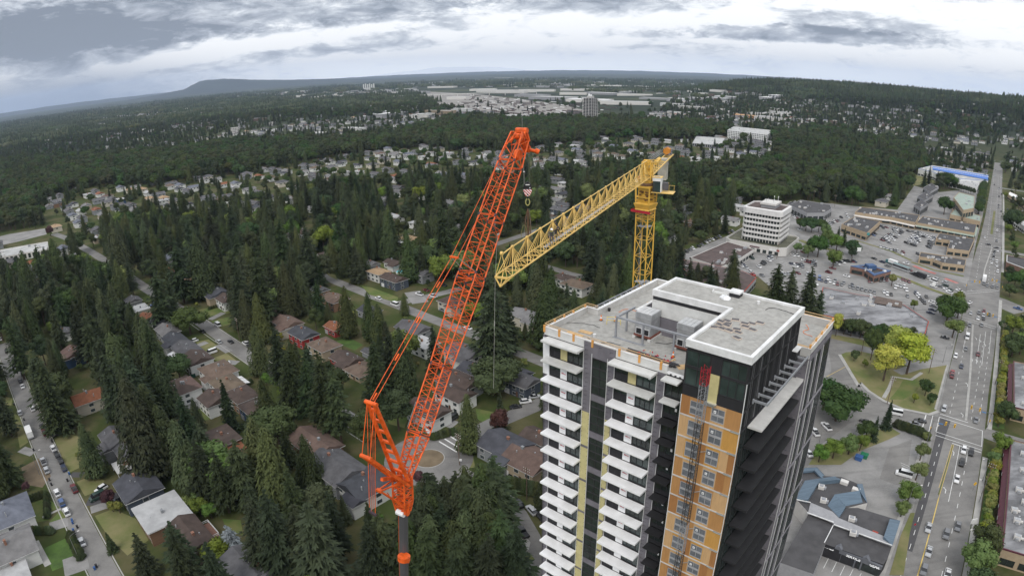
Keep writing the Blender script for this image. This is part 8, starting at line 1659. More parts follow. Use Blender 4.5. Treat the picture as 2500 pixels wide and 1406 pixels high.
# ------------------------------------------------------------------ vehicles
CARC={'white':(.70,.70,.70),'silver':(.42,.43,.44),'grey':(.17,.175,.185),'black':(.018,.018,.020),'dark blue':(.025,.035,.07),'blue':(.05,.10,.24),'red':(.33,.02,.02),'dark red':(.12,.015,.018),'dark green':(.02,.045,.035),'teal':(.05,.16,.17)}
CARM={k:mat('paint_'+k.replace(' ','_'),v,.28,.03,1.,spec=.6) for k,v in CARC.items()}
CGL=mat('car_glass',(.018,.020,.022),.06,.2,1.,spec=.7); TYRE=mat('tyre_rubber',(.02,.02,.02),.9,.1,2.); RIM=mat('wheel_rim',(.35,.35,.36),.4,.1,2.,metal=.4); LAMP=mat('headlight',(.75,.75,.72),.2,.02,1.); TAIL=mat('tail_light',(.35,.01,.01),.3,.05,1.)
def loft(c,st,m=0,cap=True):
    n=8; rings=[]
    for y,zl,zh,w in st:
        b=min(.18,(zh-zl)*.35); rings.append([(-w,y,zl),(w,y,zl),(w*1.02,y,zl+(zh-zl)*.45),(w*.99,y,zh-b),(w-b*1.1,y,zh),(-w+b*1.1,y,zh),(-w*.99,y,zh-b),(-w*1.02,y,zl+(zh-zl)*.45)])
    vs=[p for r in rings for p in r]; fs=[(k*n+i,k*n+(i+1)%n,(k+1)*n+(i+1)%n,(k+1)*n+i) for k in range(len(rings)-1) for i in range(n)]
    if cap: fs+=[tuple(range(n))[::-1],tuple((len(rings)-1)*n+i for i in range(n))]
    return c.add(vs,fs,m)
def cabin(c,st,mg,mr):      # greenhouse: glass sides, painted roof
    a=[(y,z,w) for y,z,w in st]; vs=[]
    for y,z,w in a: vs+=[(-w,y,z),(w,y,z)]
    k=len(a); fs=[(2*i,2*i+1,2*i+3,2*i+2) for i in range(k-1)]
    c.add(vs,[fs[0]],mg); c.add(vs,[fs[-1]],mg)
    for f in fs[1:-1]: c.add(vs,[f],mr)
    zb=min(z for _,z,_ in a)
    for s in (0,1):
        pts=[vs[2*i+s] for i in range(k)]; c.add(pts,[tuple(range(k)) if s==0 else tuple(range(k))[::-1]],mg)
SPEC={'sedan':(4.7,.90,[(-2.33,.35,.62,.72),(-2.2,.22,.80,.86),(-1.2,.2,.88,.9),(1.0,.2,.92,.9),(2.1,.22,.95,.86),(2.33,.35,.78,.74)],[(-1.15,.86,.80),(-.35,1.40,.62),(.75,1.42,.62),(1.75,.92,.78)],.33),
'suv':(4.7,.93,[(-2.33,.4,.75,.75),(-2.2,.3,.98,.9),(-1.2,.28,1.05,.93),(1.2,.28,1.08,.93),(2.2,.3,1.06,.9),(2.33,.4,.9,.82)],[(-1.25,1.02,.84),(-.55,1.64,.68),(1.5,1.68,.68),(2.22,1.06,.82)],.37),
'van':(5.6,1.0,[(-2.8,.4,.9,.8),(-2.65,.3,1.15,.95),(-1.9,.3,1.35,1.0),(2.7,.3,1.35,1.0),(2.8,.35,1.3,.97)],[(-1.95,1.33,.95),(-1.2,2.25,.85),(2.65,2.35,.85),(2.8,1.33,.95)],.36),
'pickup':(5.6,.97,[(-2.75,.45,.85,.8),(-2.6,.35,1.08,.94),(-1.5,.32,1.12,.96),(.8,.32,1.12,.96),(2.6,.35,1.1,.95),(2.75,.45,1.0,.9)],[(-1.45,1.1,.86),(-.75,1.78,.72),(.55,1.80,.72),(.95,1.1,.86)],.4),
'truck':(9.,1.2,[(-4.5,.6,1.4,1.05),(-4.4,.5,2.5,1.2),(-2.6,.5,2.6,1.2),(-2.5,.7,1.1,1.2),(4.4,.7,1.1,1.2),(4.5,.7,1.1,1.2)],[(-4.42,1.5,1.12),(-4.3,2.62,1.1),(-2.9,2.7,1.1),(-2.7,1.6,1.12)],.5)}
def wheel(c,x,y,r,m1=2,m2=3): s=1 if x>0 else -1; c.beam((x-s*.22,y,r),(x,y,r),r,m1,n=12); c.beam((x,y,r),(x+s*.015,y,r),r*.6,m2,n=10)
def car_parts(ty):
    L_,hw,b,g,r=SPEC[ty]; body=MB(); loft(body,b,0); gl=MB(); cabin(gl,g,0,1)
    if ty=='pickup': body.box(-.8,1.05,1.13,.8,2.6,1.135,1)
    box=None
    if ty=='truck': box=MB(); box.box(-1.2,-2.3,1.15,1.2,4.5,3.4,0)
    wy=(b[0][0]*.62,b[-1][0]*.62); return body,gl,[(x*hw*.99,y,r) for x in (-1,1) for y in wy],r,box,L_
_cp={}
def far_car(ty,col):
    if (ty,col) in _cp: return _cp[ty,col]
    body,gl,wh,r,box,L_=car_parts(ty); c=MB(); c.add(body.v,body.f,0); c.m[:]=[0 if m==0 else 1 for m in body.m]; n0=len(c.f); c.add(gl.v,gl.f,1); c.m[n0:]=[1 if m==0 else 0 for m in gl.m]
    for x,y,r_ in wh: wheel(c,x,y,r_)
    if box: n0=len(c.f); c.add(box.v,box.f,4)
    _cp[ty,col]=c.mesh({'sedan':'parked_car','suv':'parked_car','van':'van','pickup':'pickup_truck','truck':'truck'}[ty],[CARM[col],CGL,TYRE,RIM,WWHT if col!='black' else BLK]); return _cp[ty,col]
CATS={'sedan':'car','suv':'car','van':'van','pickup':'pickup truck','truck':'truck'}; NMS={'sedan':'car','suv':'sport_utility_car','van':'van','pickup':'pickup_truck','truck':'truck'}
_near={}
def near_car(ty,col):
    if (ty,col) in _near: return _near[ty,col]
    body,gl,wh,r,box,L_=car_parts(ty); D_={}
    D_['body']=body.mesh('body',[CARM[col],BLK]); D_['cabin']=gl.mesh('cabin',[CGL,CARM[col]]); w=MB(); wheel(w,0.0001,0,r,0,1); D_['wheel']=w.mesh('wheel',[TYRE,RIM]); D_['wheels']=wh
    hb=MB(); hb.box(-.17,-.03,-.07,.17,.03,.07); D_['headlight']=hb.mesh('headlight',[LAMP]); D_['tail_light']=hb.mesh('tail_light',[TAIL]); m=MB(); m.box(-.1,-.06,-.06,.1,.06,.08); D_['mirror']=m.mesh('mirror',[CARM[col]]); D_['box']=box.mesh('cargo_box',[WWHT]) if box else None; D_['st']=SPEC[ty][2]; D_['g']=SPEC[ty][3]; D_['hw']=SPEC[ty][1]
    _near[ty,col]=D_; return D_
VEH=[]
def car(p,hd,ty,col,lab,group=None,flip=False):
    """p ground point, hd heading: R arterial, S/T street grid, X across arterial, D diagonal road or an angle"""
    p=Vector((p[0],p[1],0)); rz={'R':-RA,'S':GA-math.pi/2,'T':GA,'D':rad(-0)}.get(hd,hd) if isinstance(hd,str) else hd
    if flip: rz+=math.pi
    p=p-p.normalized()*.6    # the pixel picked is on the roof side, so step back towards the camera
    d=p.length; VEH.append(p)
    if d<330:
        D_=near_car(ty,col); e=empty(NMS[ty],p,rz,lab,CATS[ty],group)
        def ad(n_,me,loc=(0,0,0),r=0): o=bpy.data.objects.new(n_,me); COL.objects.link(o); o.parent=e; o.location=loc; o.rotation_euler=(0,0,r)
        ad('body',D_['body']); ad('cabin',D_['cabin'])
        for x,y,r in D_['wheels']: ad('wheel',D_['wheel'],(x,y,0),0 if x>0 else math.pi)
        y0=D_['st'][1][0]+.02; y1=D_['st'][-2][0]-.02; zz=D_['st'][1][2]-.2
        for s in (-1,1): ad('headlight',D_['headlight'],(s*(D_['st'][1][3]-.2),y0-.04,zz)); ad('tail_light',D_['tail_light'],(s*(D_['st'][-2][3]-.2),y1+.06,zz)); ad('mirror',D_['mirror'],(s*(D_['hw']+.08),D_['g'][0][0]+.45,D_['g'][0][1]+.05))
        if D_['box']: ad('cargo_box',D_['box'])
    else:
        o=bpy.data.objects.new(NMS[ty],far_car(ty,col)); COL.objects.link(o); o.location=p; o.rotation_euler=(0,0,rz); tag(o,lab,CATS[ty],group)
sd=math.atan2(UB.y,UB.x)
side=rad(-60)  # side street near the intersection
for x,y,ty,co,lb in ((1425,520,'suv','white','white car first at the near stop line of the intersection'),(1478,535,'suv','black','black car beside the white one at the near stop line'),(1412,608,'suv','black','black car queued behind the white car at the intersection'),(1378,722,'sedan','white','white sedan alone in the through lane below the queue'),(1385,1055,'sedan','grey','grey sedan in the right lane near the bottom right'),(1303,1112,'suv','grey','grey car slightly behind its neighbour near the bottom right'),(1178,1065,'sedan','silver','silver sedan driving down the left lanes near the blue mansard'),(1180,1232,'sedan','silver','silver sedan following closest to the yellow line'),(1145,1362,'suv','grey','dark grey car at the bottom edge left of the yellow line'),(1313,1392,'sedan','white','white sedan cut by the bottom edge'),(1285,230,'suv','silver','silver car just beyond the far crosswalk'),(1512,308,'sedan','grey','dark sedan leaving the intersection on the right side'),(1342,-4,'suv','dark red','dark red car above the grass island at the road edge')): car(cE(x,y),'R',ty,co,lb)
for x,y,h_,ty,co,lb in ((942,258,.15,'van','white','white high roof van turning on the side street'),(1120,312,.25,'sedan','black','dark sedan at the side street stop line, upper lane'),(1078,332,.2,'sedan','grey','dark grey sedan at the side street stop line, lower lane'),(730,318,-.2,'sedan','black','black car half hidden by the corner conifer'),(455,354,-.75,'pickup','white','upper white pickup parked below the dark maple'),(372,392,-.8,'pickup','white','lower white pickup parked next to the tower'),(332,540,-.9,'sedan','white','white sedan parked against the tower edge'),(1002,690,.1,'van','white','white van parked on the cracked car park under a tree')): car(cE(x,y),GA-math.pi/2+h_+ (0 if True else 0),ty,co,lb)
L1=[(1510,582,'sedan','silver'),(1580,578,'suv','grey'),(1622,566,'suv','dark red'),(1667,592,'sedan','dark green'),(1573,627,'sedan','white'),(1618,602,'suv','silver'),(1620,628,'sedan','black'),(1500,686,'suv','grey'),(1603,684,'sedan','grey'),(1480,790,'van','white'),(1467,886,'sedan','grey'),(1380,950,'suv','white'),(1430,1036,'sedan','dark blue'),(1350,1096,'pickup','red'),(1572,932,'sedan','dark red'),(1285,1390,'sedan','silver'),(1625,300,'truck','white'),(1622,330,'suv','grey'),(1650,346,'sedan','grey'),(1695,356,'suv','grey'),(1737,362,'sedan','grey'),(1741,226,'suv','white'),(1736,176,'sedan','white'),(1734,142,'suv','white'),(1690,150,'sedan','white'),(1702,120,'sedan','silver'),(1706,95,'suv','black'),(1710,75,'sedan','grey'),(1714,54,'suv','black'),(1742,46,'sedan','white')]
PH=['nearest','second','third','fourth','fifth','sixth','seventh','eighth','ninth','tenth']
for i,(x,y,ty,co) in enumerate(L1): car(cF(x,y),'R',ty,co,'%s %s on the arterial road near the big crossing'%(co,{'suv':'tall car','sedan':'low sedan'}.get(ty,CATS[ty])))
car(cF(1500,492),rad(-62),'sedan','white','white sedan crossing the big junction diagonally'); car(cF(1915,542),rad(35),'pickup','blue','blue pickup waiting at the right edge of the junction')
dgd=(cF(1150,262)-cF(880,165)); dgz=math.atan2(dgd.y,dgd.x)-math.pi/2
for x,y,ty,co in ((680,112,'sedan','black'),(750,142,'suv','dark blue'),(795,177,'suv','grey'),(830,157,'truck','teal'),(868,158,'suv','white'),(955,156,'sedan','white'),(985,212,'sedan','dark red'),(1015,246,'suv','black'),(1072,270,'truck','black'),(1062,236,'sedan','white'),(1135,275,'suv','white'),(1190,310,'van','white'),(1212,290,'suv','silver'),(1190,350,'suv','white'),(1245,352,'sedan','grey'),(1292,345,'suv','dark green'),(1290,322,'suv','silver'),(1300,378,'sedan','white'),(1332,377,'sedan','dark green'),(1325,405,'suv','white'),(1410,388,'sedan','white'),(905,185,'suv','silver'),(935,190,'sedan','black')): car(cF(x,y),dgz,ty,co,'%s %s in the traffic on the diagonal road'%(co,{'suv':'tall car','sedan':'low sedan'}.get(ty,CATS[ty])))
def bus(p,rz,lab,col):
    e=empty('bus',(p.x,p.y,0),rz,lab,'bus'); c=MB(); c.box(-1.27,-6.5,.35,1.27,6.5,3.0,0); c.box(-1.15,-6.3,3.0,1.15,6.3,3.15,1); c.build('body',[CARM[col],CARM['teal']],e); c=MB(); c.box(-1.3,-6.2,1.4,1.3,6.2,2.5); c.box(-1.1,-6.53,1.2,1.1,6.53,2.7); c.build('window_band',CGL,e)
    for x in (-1.2,1.2):
        for y in (-4,4): c=MB(); wheel(c,x,y,.48,0,1); c.build('wheel',[TYRE,RIM],e)
bus(cF(912,205),dgz,'long teal roofed bus in the queue on the diagonal road','silver')
def rows(lst,hd,phrase,cf,group=None):
    for i,q in enumerate(lst):
        x,y=q[:2]; co=q[2] if len(q)>2 else random.choice(('white','silver','grey','black','dark blue','grey','dark red','white')); ty=q[3] if len(q)>3 else random.choice(('sedan','suv','sedan'))
        car(cf(x,y),hd,ty,co,'%s %s %s'%(co,'car' if ty in('sedan','suv') else CATS[ty],phrase),None)
random.seed(3); lotd=GA+.25
rows([(212,288,'blue','van'),(233,300,'dark blue'),(268,310,'dark blue'),(286,286,'white'),(304,309,'white'),(347,304,'grey'),(337,323,'white'),(366,333,'dark red'),(404,336,'grey'),(421,321,'grey')],lotd,'in the left parking row before the blue roofed restaurant',cF)
rows([(473,352,'grey'),(493,338,'dark blue'),(503,363,'grey'),(540,370,'grey'),(576,378,'grey'),(612,388,'grey'),(648,393,'grey'),(683,403,'grey')],lotd,'in the even parking row facing the grey roofed store',cF)
rows([(648,436,'white'),(768,400),(793,420),(640,308,'dark red'),(662,312),(735,302,'black'),(765,300),(790,298),(882,342),(908,350),(940,358),(862,362),(960,385,'white'),(925,290,'dark red'),(950,300),(980,312),(1130,440,'black')],lotd,'parked behind the shrubs of the diagonal road',cF)
rows([(446,264,'white'),(362,163,'white'),(326,196,'dark red'),(292,232,'dark red'),(385,142,'black'),(410,146),(436,136,'black'),(462,138),(490,139),(508,140),(86,131,'white'),(112,143),(150,146,'dark red'),(166,336,'white','pickup'),(20,160),(50,175),(5,180)],lotd+1.2,'parked left of the blue roofed restaurant',cF)
rows([(1180,488,'white'),(1200,495,'white'),(1182,552,'dark blue'),(1166,577,'dark blue'),(1190,520),(1290,792,'black')],lotd+1.3,'parked beside the dark trees at the plaza corner',cF)
rows([(1575,541,'white'),(1550,576,'white'),(1562,588,'white'),(1530,602,'white'),(1590,528,'white'),(1430,566,'blue'),(1442,556,'black'),(1520,606,'grey'),(1572,602,'white'),(1632,538,'black'),(1627,548,'black'),(1545,590,'white'),(1560,560,'silver'),(1585,545,'silver')],GA+.9,'parked in the left rows of the upper plaza',cG)
rows([(1690,600,'white'),(1702,590,'white'),(1722,602,'white'),(1750,590,'white'),(1732,616,'white'),(1740,556,'black'),(1762,561,'white'),(1722,640,'black'),(1706,636,'black'),(1690,611,'silver'),(1780,560,'silver'),(1712,578),(1755,572),(1735,590)],GA+.9,'parked in the middle rows of the upper plaza',cG)
rows([(1832,611),(1842,600,'white'),(1846,621,'grey'),(1852,590),(1832,641,'black'),(1826,655,'black'),(1860,580),(1812,577,'white')],GA+.9,'parked in the right row of the upper plaza',cG)
rows([(1500,516,'black'),(1632,701,'white'),(1641,688,'dark red'),(1500,656,'silver'),(1522,661,'silver'),(1552,671,'silver'),(1580,676,'grey'),(1602,681,'silver'),(1745,701,'black'),(1480,650,'white')],GA+.5,'parked along the front verge of the upper plaza',cG)
rows([(870,441,'white'),(890,446),(905,450,'white'),(930,452),(950,455,'white'),(975,458,'white'),(1060,470),(1080,512,'white'),(1102,496,'white'),(1122,491,'silver'),(1236,415,'white'),(1202,441),(1152,471,'white'),(1250,441,'white'),(845,345),(860,338),(875,333,'white'),(1085,462,'white')],GA+.7,'displayed round the grey car showroom',cG)
rows([(570,730,'dark green'),(620,791,'white'),(690,746,'white'),(706,735,'silver'),(862,710,'white'),(500,786,'white'),(577,845,'red'),(640,851,'grey'),(870,776,'white'),(896,781,'grey'),(940,748,'white'),(965,756,'dark red'),(1000,762,'grey'),(850,770,'dark blue'),(920,790)],GA+.9,'in the car park below the white office block',cG)
rows([(75,692,'dark blue'),(105,684,'black'),(130,673,'grey'),(150,662,'white'),(190,646,'black'),(215,634,'grey'),(245,616,'white'),(265,606,'silver'),(290,596,'white'),(312,590,'black'),(340,580,'grey'),(400,551,'dark red'),(430,541,'grey'),(60,700,'grey')],GA+.9,'parked under the trees left of the brown roofed shops',cG)
rows([(1040,580,'white'),(985,626,'white'),(910,531,'silver'),(1015,600,'grey')],dgz,'on the diagonal road behind the office block',cG)
for i,(x,y,co) in enumerate(((2245,634,'black'),(2303,658,'black'))): car(cG(x,y),GA-math.pi/2,'sedan',co,'black sedan crossing the arterial at the far crosswalk, %s one'%('left','right')[i])
rnd=random.Random(12)
for i in range(26): y=rnd.uniform(395,1150); car(R(rnd.choice((-4.5,-1.5,5.5,8.5))+(y-400)*.005,y),'R',rnd.choice(('sedan','suv')),(co:=rnd.choice(('white','silver','grey','black'))),co+' small car far up the arterial road',group=co+' cars far up the arterial road')
for i in range(34): car(R(rnd.uniform(16,60),rnd.choice((395,402,470,476,508,585,592,600,348,355))+rnd.uniform(-2,2)),'R',rnd.choice(('sedan','suv')),(co:=rnd.choice(('white','silver','grey','black','white'))),co+' car parked in the lots beyond the far arterial',group=co+' cars in the lots beyond the far arterial')
for i in range(40): p=cP(rnd.uniform(1290,1370),rnd.uniform(378,398)) if i%2 else cP(rnd.uniform(1180,1250),rnd.uniform(385,400)); co=rnd.choice(('white','silver','grey','black')); car(p,'S',rnd.choice(('sedan','suv')),co,co+' car in the crowded lot behind the orange crane head',group=co+' cars in the crowded lot')
rows([(145,32,'black'),(160,70,'white'),(232,228,'white'),(142,258,'silver'),(210,408,'silver','truck'),(300,357,'black','suv'),(318,397,'dark red','pickup'),(378,507,'white','suv'),(403,550,'black'),(430,594,'black'),(453,646,'dark blue','suv'),(308,602,'silver','pickup'),(330,662,'silver','suv'),(405,822,'white','suv'),(438,890,'blue'),(472,956,'white'),(526,792,'dark red','pickup'),(579,1166,'silver')],'S','on the lower left residential street',cB)
rows([(6,1022,'white'),(46,1107,'black'),(5,1222,'white'),(102,1230,'white'),(162,1270,'black')],'S','on the upper part of the lower left street',cA)
car(cB(716,792),GA+.25,'suv','white','white car with dark roof on the driveway by the red maple'); car(cB(690,852),GA+.1,'van','dark green','old dark green van under the red maple'); car(cB(830,870),GA+.1,'sedan','black','black car half under the red maple')
rows([(1556,922,'white','van'),(1566,1043,'silver'),(1650,1040,'black'),(1757,1053,'white','suv'),(1790,1076,'black','pickup'),(1450,967,'black')],'S','on the middle street right of the round maple',cA)
rows([(1386,1036,'white','suv'),(1512,1118,'white','van'),(1612,1196,'white'),(1100,777,'blue')],'T','on a driveway below the round maple',cA)
rows([(120,966,'grey'),(6,1052,'white'),(36,1076,'black'),(1590,942,'white'),(1410,816,'grey','suv')],'S','beside the houses of the middle block',cC); rows([(950,732,'white','suv'),(1065,776,'white','van'),(532,490,'white','van'),(380,460,'white'),(406,311,'black'),(1242,702,'white','pickup'),(1340,716,'white','pickup'),(1290,672,'dark red'),(1415,637,'black')],'S','along the curving street at centre',cC)
rows([(1976,176,'white','suv'),(1906,212,'black'),(2040,140,'silver')],GA+math.pi/2+1.0,'on the street above the round cedar hedge',cD); rows([(1845,847,'silver'),(1925,892,'black','suv'),(2020,942,'silver','suv'),(2085,985,'black'),(1952,1092,'black','pickup')],GA-math.pi/2-.35,'parked left of the tower foot',cD)
rows([(1450,302,'black','van'),(1322,372,'white','van')],'T','behind the orange jib near the roundabout',cD); rows([(1880,697,'black'),(1550,472,'black')],'T','right of the roundabout',cD); rows([(366,872,'black'),(516,856,'grey'),(406,952,'silver'),(452,1042,'silver')],'S','in the yard left of the railed deck',cD); car(cD(1720,1385),'S','suv','black','black car at the bottom edge left of the tower')
car(cP(1612,447),.6,'van','white','white van on the road right of the crane cab') if False else None
for x,y,co in ((1676,451,'white'),(1700,463,'white'),(1640,455,'black'),(1610,470,'grey')): car(cP(x,y),rad(-75),'suv',co,'%s car on the road right of the crane cab'%co)
# further rows of parked cars
rnd=random.Random(61)
def line(cf,a,b,n,hd,phrase,skip=.2):
    for i in range(n):
        if rnd.random()<skip: continue
        t=(i+.5)/n; p=cf(a[0]+(b[0]-a[0])*t,a[1]+(b[1]-a[1])*t); co=rnd.choice(('white','white','silver','grey','grey','black','black','dark blue','dark red'))
        if min([(p-v).length for v in VEH])<2.4: continue
        ty=rnd.choice(('sedan','suv')); car(p,hd,ty,co,'%s %s %s'%(co,'tall car' if ty=='suv' else 'low car',phrase))
for a,b,n in (((1490,606),(1600,520),13),((1540,625),(1625,545),10),((1660,625),(1760,548),12),((1700,645),(1790,575),11),((1810,660),(1870,575),10),((1480,505),(1720,545),14)): line(cG,a,b,n,GA+.9,'in the packed middle of the upper plaza')
for a,b,n in (((500,770),(590,860),8),((640,775),(720,700),8),((860,790),(1020,750),12),((880,720),(1000,640),6),((745,850),(905,835),9)): line(cG,a,b,n,GA+.9,'in the lot between office block and restaurant')
for a,b,n in (((20,110),(200,180),12),((60,240),(200,262),7),((730,410),(1010,440),10),((1030,400),(1120,500),6)): line(cF,a,b,n,lotd,'in the lot in front of the stained grey roof',.3)
line(cG,(860,425),(1060,475),14,GA+.7,'outside the car showroom'); line(cG,(1080,500),(1190,460),8,GA+.7,'outside the car showroom'); line(cG,(2185,230),(2175,420),14,'R','beside the pale green roofs')
for a,b in (((1668,452),(1800,585)),): pass
# ------------------------------------------------------------------ street furniture
POLE=mat('grey_pole',(.16,.16,.16),.5,.1,1.); WOODP=mat('utility_pole_wood',(.14,.10,.075),.9,.15,1.5); SIGY=mat('signal_yellow',(.72,.42,.04),.6,.1,1.)
def signal(base,tip,lab):
    d=(tip-base); L_=d.length; e=empty('traffic_signal',base,math.atan2(d.y,d.x),lab,'traffic signal'); c=MB(); c.beam((0,0,0),(0,0,6.2),.14,n=8,r2=.1); c.beam((0,0,6.0),(L_,0,6.5),.09,n=6,r2=.06); c.build('mast',POLE,e)
    for x in (L_*.55,L_*.95): c=MB(); c.box(x-.3,-.22,5.6,x+.3,.22,7.0,0); [c.box(x-.12,-.25,5.75+.42*k,x+.12,-.22,6.0+.42*k,1) for k in range(3)]; [c.box(x-.12,.22,5.75+.42*k,x+.12,.25,6.0+.42*k,1) for k in range(3)]; c.build('signal_head',[SIGY,BLK],e)
    c=MB(); c.box(-.45,-.16,2.6,-.15,.16,3.6); c.build('pedestrian_signal',SIGY,e); c=MB(); c.box(L_*.25,-.03,5.6,L_*.25+1.6,.03,5.95); c.build('street_name_sign',mat('sign_blue',(.10,.25,.50),.6),e)
signal(R(8.6,57),R(.4,57.4),'yellow headed traffic signal on the far right corner of the intersection'); signal(R(-11.6,38),R(-3.5,38.5),'yellow headed traffic signal on the near left corner of the intersection'); signal(R(9.4,176),R(2,176.5),'traffic signal at the right of the big junction'); signal(R(-11.5,236),R(-4,238),'traffic signal at the left of the big junction'); signal(R(10.2,250),R(3,249),'traffic signal beyond the big junction')
def lamp(base,dirz,lab,h=9,arm=2.6,wood=False):
    e=empty('street_lamp',base,dirz,lab,'street lamp'); c=MB(); c.beam((0,0,0),(0,0,h-1),.11,n=7,r2=.07); pr=Vector((0,0,h-1))
    for i in range(5): a=(i+1)/5*math.pi/2; q=Vector((arm*math.sin(a)*(i+1)/5,0,h-1+math.sin(a))); c.beam(pr,q,.05,n=5); pr=q
    c.build('pole',POLE,e); c=MB(); c.box(arm-.1,-.13,h-.12,arm+.6,.13,h+.05); c.build('lamp_head',WPAL,e)
for b,dz,lb in ((cE(388,535),.8,'street lamp beside the parked white sedan near the tower'),(R(-11.7,-12),0,'street lamp left of the arterial by the blue mansard'),(R(-11.8,28),0,'street lamp left of the arterial below the intersection'),(R(9.4,18),math.pi,'street lamp right of the arterial above the yellow sign'),(R(9.3,5),math.pi,'street lamp right of the arterial below its neighbour'),(R(9.0,-22),math.pi,'street lamp right of the arterial near the bottom'),(cF(1270,1005),0,'street lamp on the island by the arterial'),(cB(280,690),GA+1.57,'street lamp at the left side of the lower street'),(cB(560,1290),GA+1.57,'street lamp near the bottom of the lower left street'),(R(-12,130),0,'street lamp left of the arterial by the plaza entrance')): lamp(b,dz,lb)
def upole(base,lab,h=12,n=2):
    e=empty('utility_pole',base,GA,lab,'utility pole'); c=MB(); c.beam((0,0,0),(0,0,h),.16,n=7,r2=.11); c.build('pole',WOODP,e)
    for k in range(n): c=MB(); c.box(-1.3,-.06,h-.8-k*.9,1.3,.06,h-.65-k*.9,0); [c.box(x-.06,-.06,h-.65-k*.9,x+.06,.06,h-.4-k*.9,1) for x in (-1.1,-.4,.4,1.1)]; c.build('crossarm',[WOODP,WPAL],e)
UP=[(cF(568,940),'utility pole at the left of the island'),(cF(1150,1095),'utility pole with double crossarm above the island'),(R(9.8,10),'utility pole right of the arterial at the yellow sign'),(R(10,100),'utility pole right of the arterial beside the hedge line'),(R(10.6,150),'utility pole right of the arterial before the junction'),(cE(885,190),'utility pole at the kerb of the grass island'),(cD(1510,620),'utility pole right of the roundabout'),(cD(1985,870),'utility pole beside the cedar hedge left of the tower'),(cA(1715,1030),'utility pole on the verge above the parked pickup'),(cG(745,735),'tall pole in the office car park'),(cG(1155,365),'tall pole beside the car showroom'),(cG(1005,330),'tall pole behind the car showroom')]
for b,l in UP: upole(b,l)
def wire(a,b,za,zb,sag,lab):
    a=Vector((a.x,a.y,za)); b=Vector((b.x,b.y,zb)); c=MB(); pr=a
    for i in range(12): t=(i+1)/12; q=a+(b-a)*t; q.z-=sag*4*t*(1-t); c.beam(pr-a,q-a,.02,n=3); pr=q
    c.build('overhead_wire',BLK,loc=a,label=lab,cat='wire')
wire(UP[0][0],UP[1][0],11.4,11.4,1.0,'overhead wire between the two poles of the island'); wire(UP[3][0],UP[4][0],11.4,11.4,1,'overhead wire beside the arterial before the junction'); wire(UP[2][0],UP[3][0],11.4,11.4,1.5,'overhead wire along the hedge line beside the arterial'); wire(UP[5][0],UP[0][0],11.4,11.4,1.2,'overhead wire crossing the grass island')
def bin_(p,col,lab,g=None):
    c=MB(); c.box(-.28,-.3,.08,.28,.3,1.0,0); c.box(-.31,-.34,1.0,.31,.34,1.08,0); c.beam((-.25,.28,.1),(.25,.28,.1),.1,1,n=8); c.build('wheeled_bin',[col,BLK],loc=(p[0],p[1],0),rz=GA,label=lab,cat='bin',group=g)
BB_=mat('bin_blue',(.04,.10,.26),.6); BK_=mat('bin_black',(.03,.03,.032),.6)
for i,(x,y,cc) in enumerate(((370,462,BK_),(240,522,BK_),(352,732,BK_),(366,766,BK_),(492,690,BB_),(479,737,BK_),(512,1020,BB_),(516,1036,BB_),(549,1066,BK_),(522,1090,BB_),(528,1106,BK_),(683,1342,BK_),(672,1360,BB_),(102,200,BK_),(172,308,BK_))): bin_(cB(x,y),cc,'%s wheeled bin at the kerb of the lower left street'%('blue' if cc is BB_ else 'black'),'%s bins along the lower left street'%('blue' if cc is BB_ else 'black'))
for (x,y,col,lb) in ((682,585,BB_,'blue steel skip beside the green one in the corner car park'),(720,570,mat('skip_green',(.02,.16,.08),.6),'green steel skip in the corner of the cracked car park')):
    p=cE(x,y); c=MB(); c.add([(-1.1,-.8,0),(1.1,-.8,0),(1.1,.8,0),(-1.1,.8,0),(-1.3,-.9,1.5),(1.3,-.9,1.5),(1.3,.9,1.7),(-1.3,.9,1.7)],[(0,1,5,4),(1,2,6,5),(2,3,7,6),(3,0,4,7),(4,5,6,7)]); c.box(-1.35,-.1,1.45,1.35,.0,1.7); c.build('waste_skip',col,loc=(p.x,p.y,0),rz=GA,label=lb,cat='skip')
def sign(p,h,w,col,lab,diamond=False,name='road_sign',plate=None):
    e=empty(name,p,0,lab,'sign'); c=MB(); c.beam((0,0,0),(0,0,h),.06,n=6); c.build('post',POLE,e); c=MB()
    if diamond: c.add([(-w,-.08,h),(0,-.08,h-w),(w,-.08,h),(0,-.08,h+w),(-w,-.04,h),(0,-.04,h-w),(w,-.04,h),(0,-.04,h+w)],[(0,1,2,3),(7,6,5,4),(0,4,5,1),(1,5,6,2),(2,6,7,3),(3,7,4,0)])
    else: c.box(-w,-.08,h-w*1.3,w,.08,h+w*.4)
    c.build('panel',col,e)
sign(cE(1490,800),2.6,.75,SIGY,'yellow diamond warning sign right of the arterial',True); sign(cE(1066,1085),2.4,.45,RED,'red stop sign at the drive by the blue mansard',True); sign(cE(1478,1070),3.2,1.0,WWHT,'small white sign panel among the hedge line'); sign(cF(540,120),8,1.6,WWHT,'tall white pylon sign beside the diagonal road',name='pylon_sign'); sign(cF(1185,375),4,1.3,WWHT,'white pylon sign at the plaza corner of the diagonal road',name='pylon_sign'); sign(cG(1388,605),6,1.2,mat('sign_teal',(.05,.25,.25),.6),'teal pylon sign at the corner of the supermarket',name='pylon_sign')
sign(cD(1520,630),2.6,.4,WWHT,'small white sign beside the pole right of the roundabout')
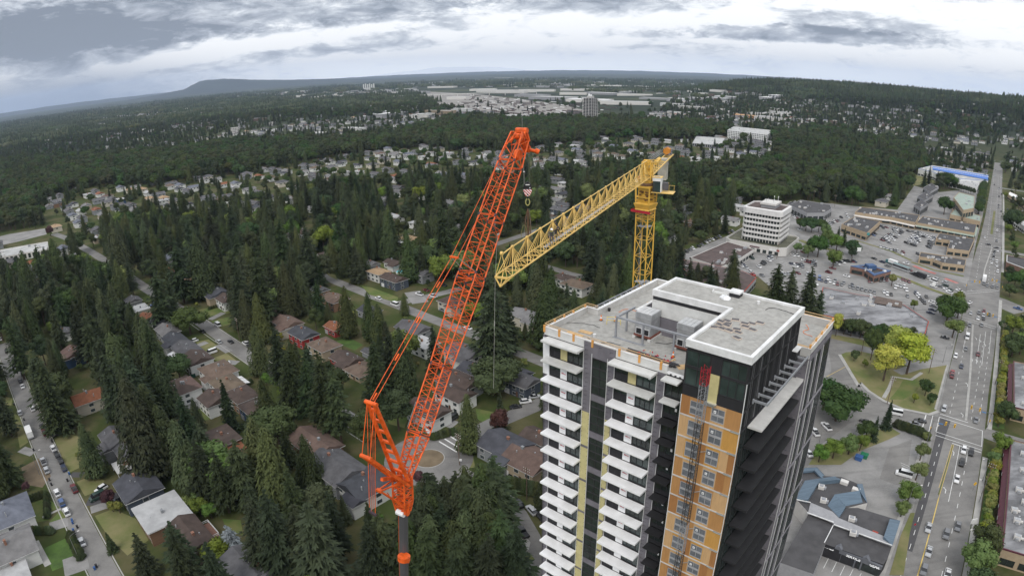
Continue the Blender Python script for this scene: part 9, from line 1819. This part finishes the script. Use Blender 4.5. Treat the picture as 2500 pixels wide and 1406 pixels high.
for a,b in ((cA(1190,1245),cA(1310,1215)),(cA(1340,1310),cA(1400,1290))):
    d=b-a; L_=d.length; c=MB(); c.box(0,-.05,0,L_,.05,1.8); n=int(L_//2); [c.box(L_*i/n-.06,-.09,0,L_*i/n+.06,.09,1.9) for i in range(n+1)]; c.build('garden_fence',mat('fence_dark_green',(.02,.07,.05),.7),loc=a,rz=math.atan2(d.y,d.x),label='dark green garden fence %s the brown hipped house'%('behind' if a==cA(1190,1245) else 'beside'),cat='fence')
c=MB(); p=cD(1210,0); 
# ------------------------------------------------------------------ labels that must differ
def relabel():
    tops=[o for o in bpy.data.objects if o.parent is None and 'label' in o.keys() and 'group' not in o.keys() and o.type in('EMPTY','MESH')]; by={}
    for o in tops: by.setdefault(o['label'],[]).append(o)
    O_=['','second','third','fourth','fifth','sixth','seventh','eighth','ninth','tenth','eleventh','twelfth']
    for l,os_ in by.items():
        if len(os_)<2: continue
        os_.sort(key=lambda o:pix(o.location)[0]); n=len(os_)
        for i,o in enumerate(os_):
            ph='leftmost of its kind' if i==0 else 'rightmost of its kind' if i==n-1 else O_[i]+' from the left' if i<12 else 'farther right'
            w=(l+', '+ph).split(); o['label']=' '.join(w[:16]) if len(w)<=16 else ' '.join(l.split()[:11])+', '+ph
relabel()
for o in bpy.data.objects:
    if o.type=='EMPTY' and o.parent is None and 'label' in o.keys() and len(o['label'].split())>16: o['label']=' '.join(o['label'].split()[:16])
# ------------------------------------------------------------------ the air: one closed box of thin haze
def haze():
    c=MB(); c.box(-29500,-29500,-14,29500,29500,900); m=bpy.data.materials.new('haze'); m.use_nodes=True; nt=m.node_tree; nt.nodes.remove(nt.nodes['Principled BSDF'])
    v=nt.nodes.new('ShaderNodeVolumePrincipled'); v.inputs['Color'].default_value=(.60,.74,.98,1); v.inputs['Density'].default_value=3.6e-5; v.inputs['Anisotropy'].default_value=.1; nt.links.new(v.outputs[0],nt.nodes['Material Output'].inputs['Volume']); c.build('haze',m,kind='stuff')
haze()
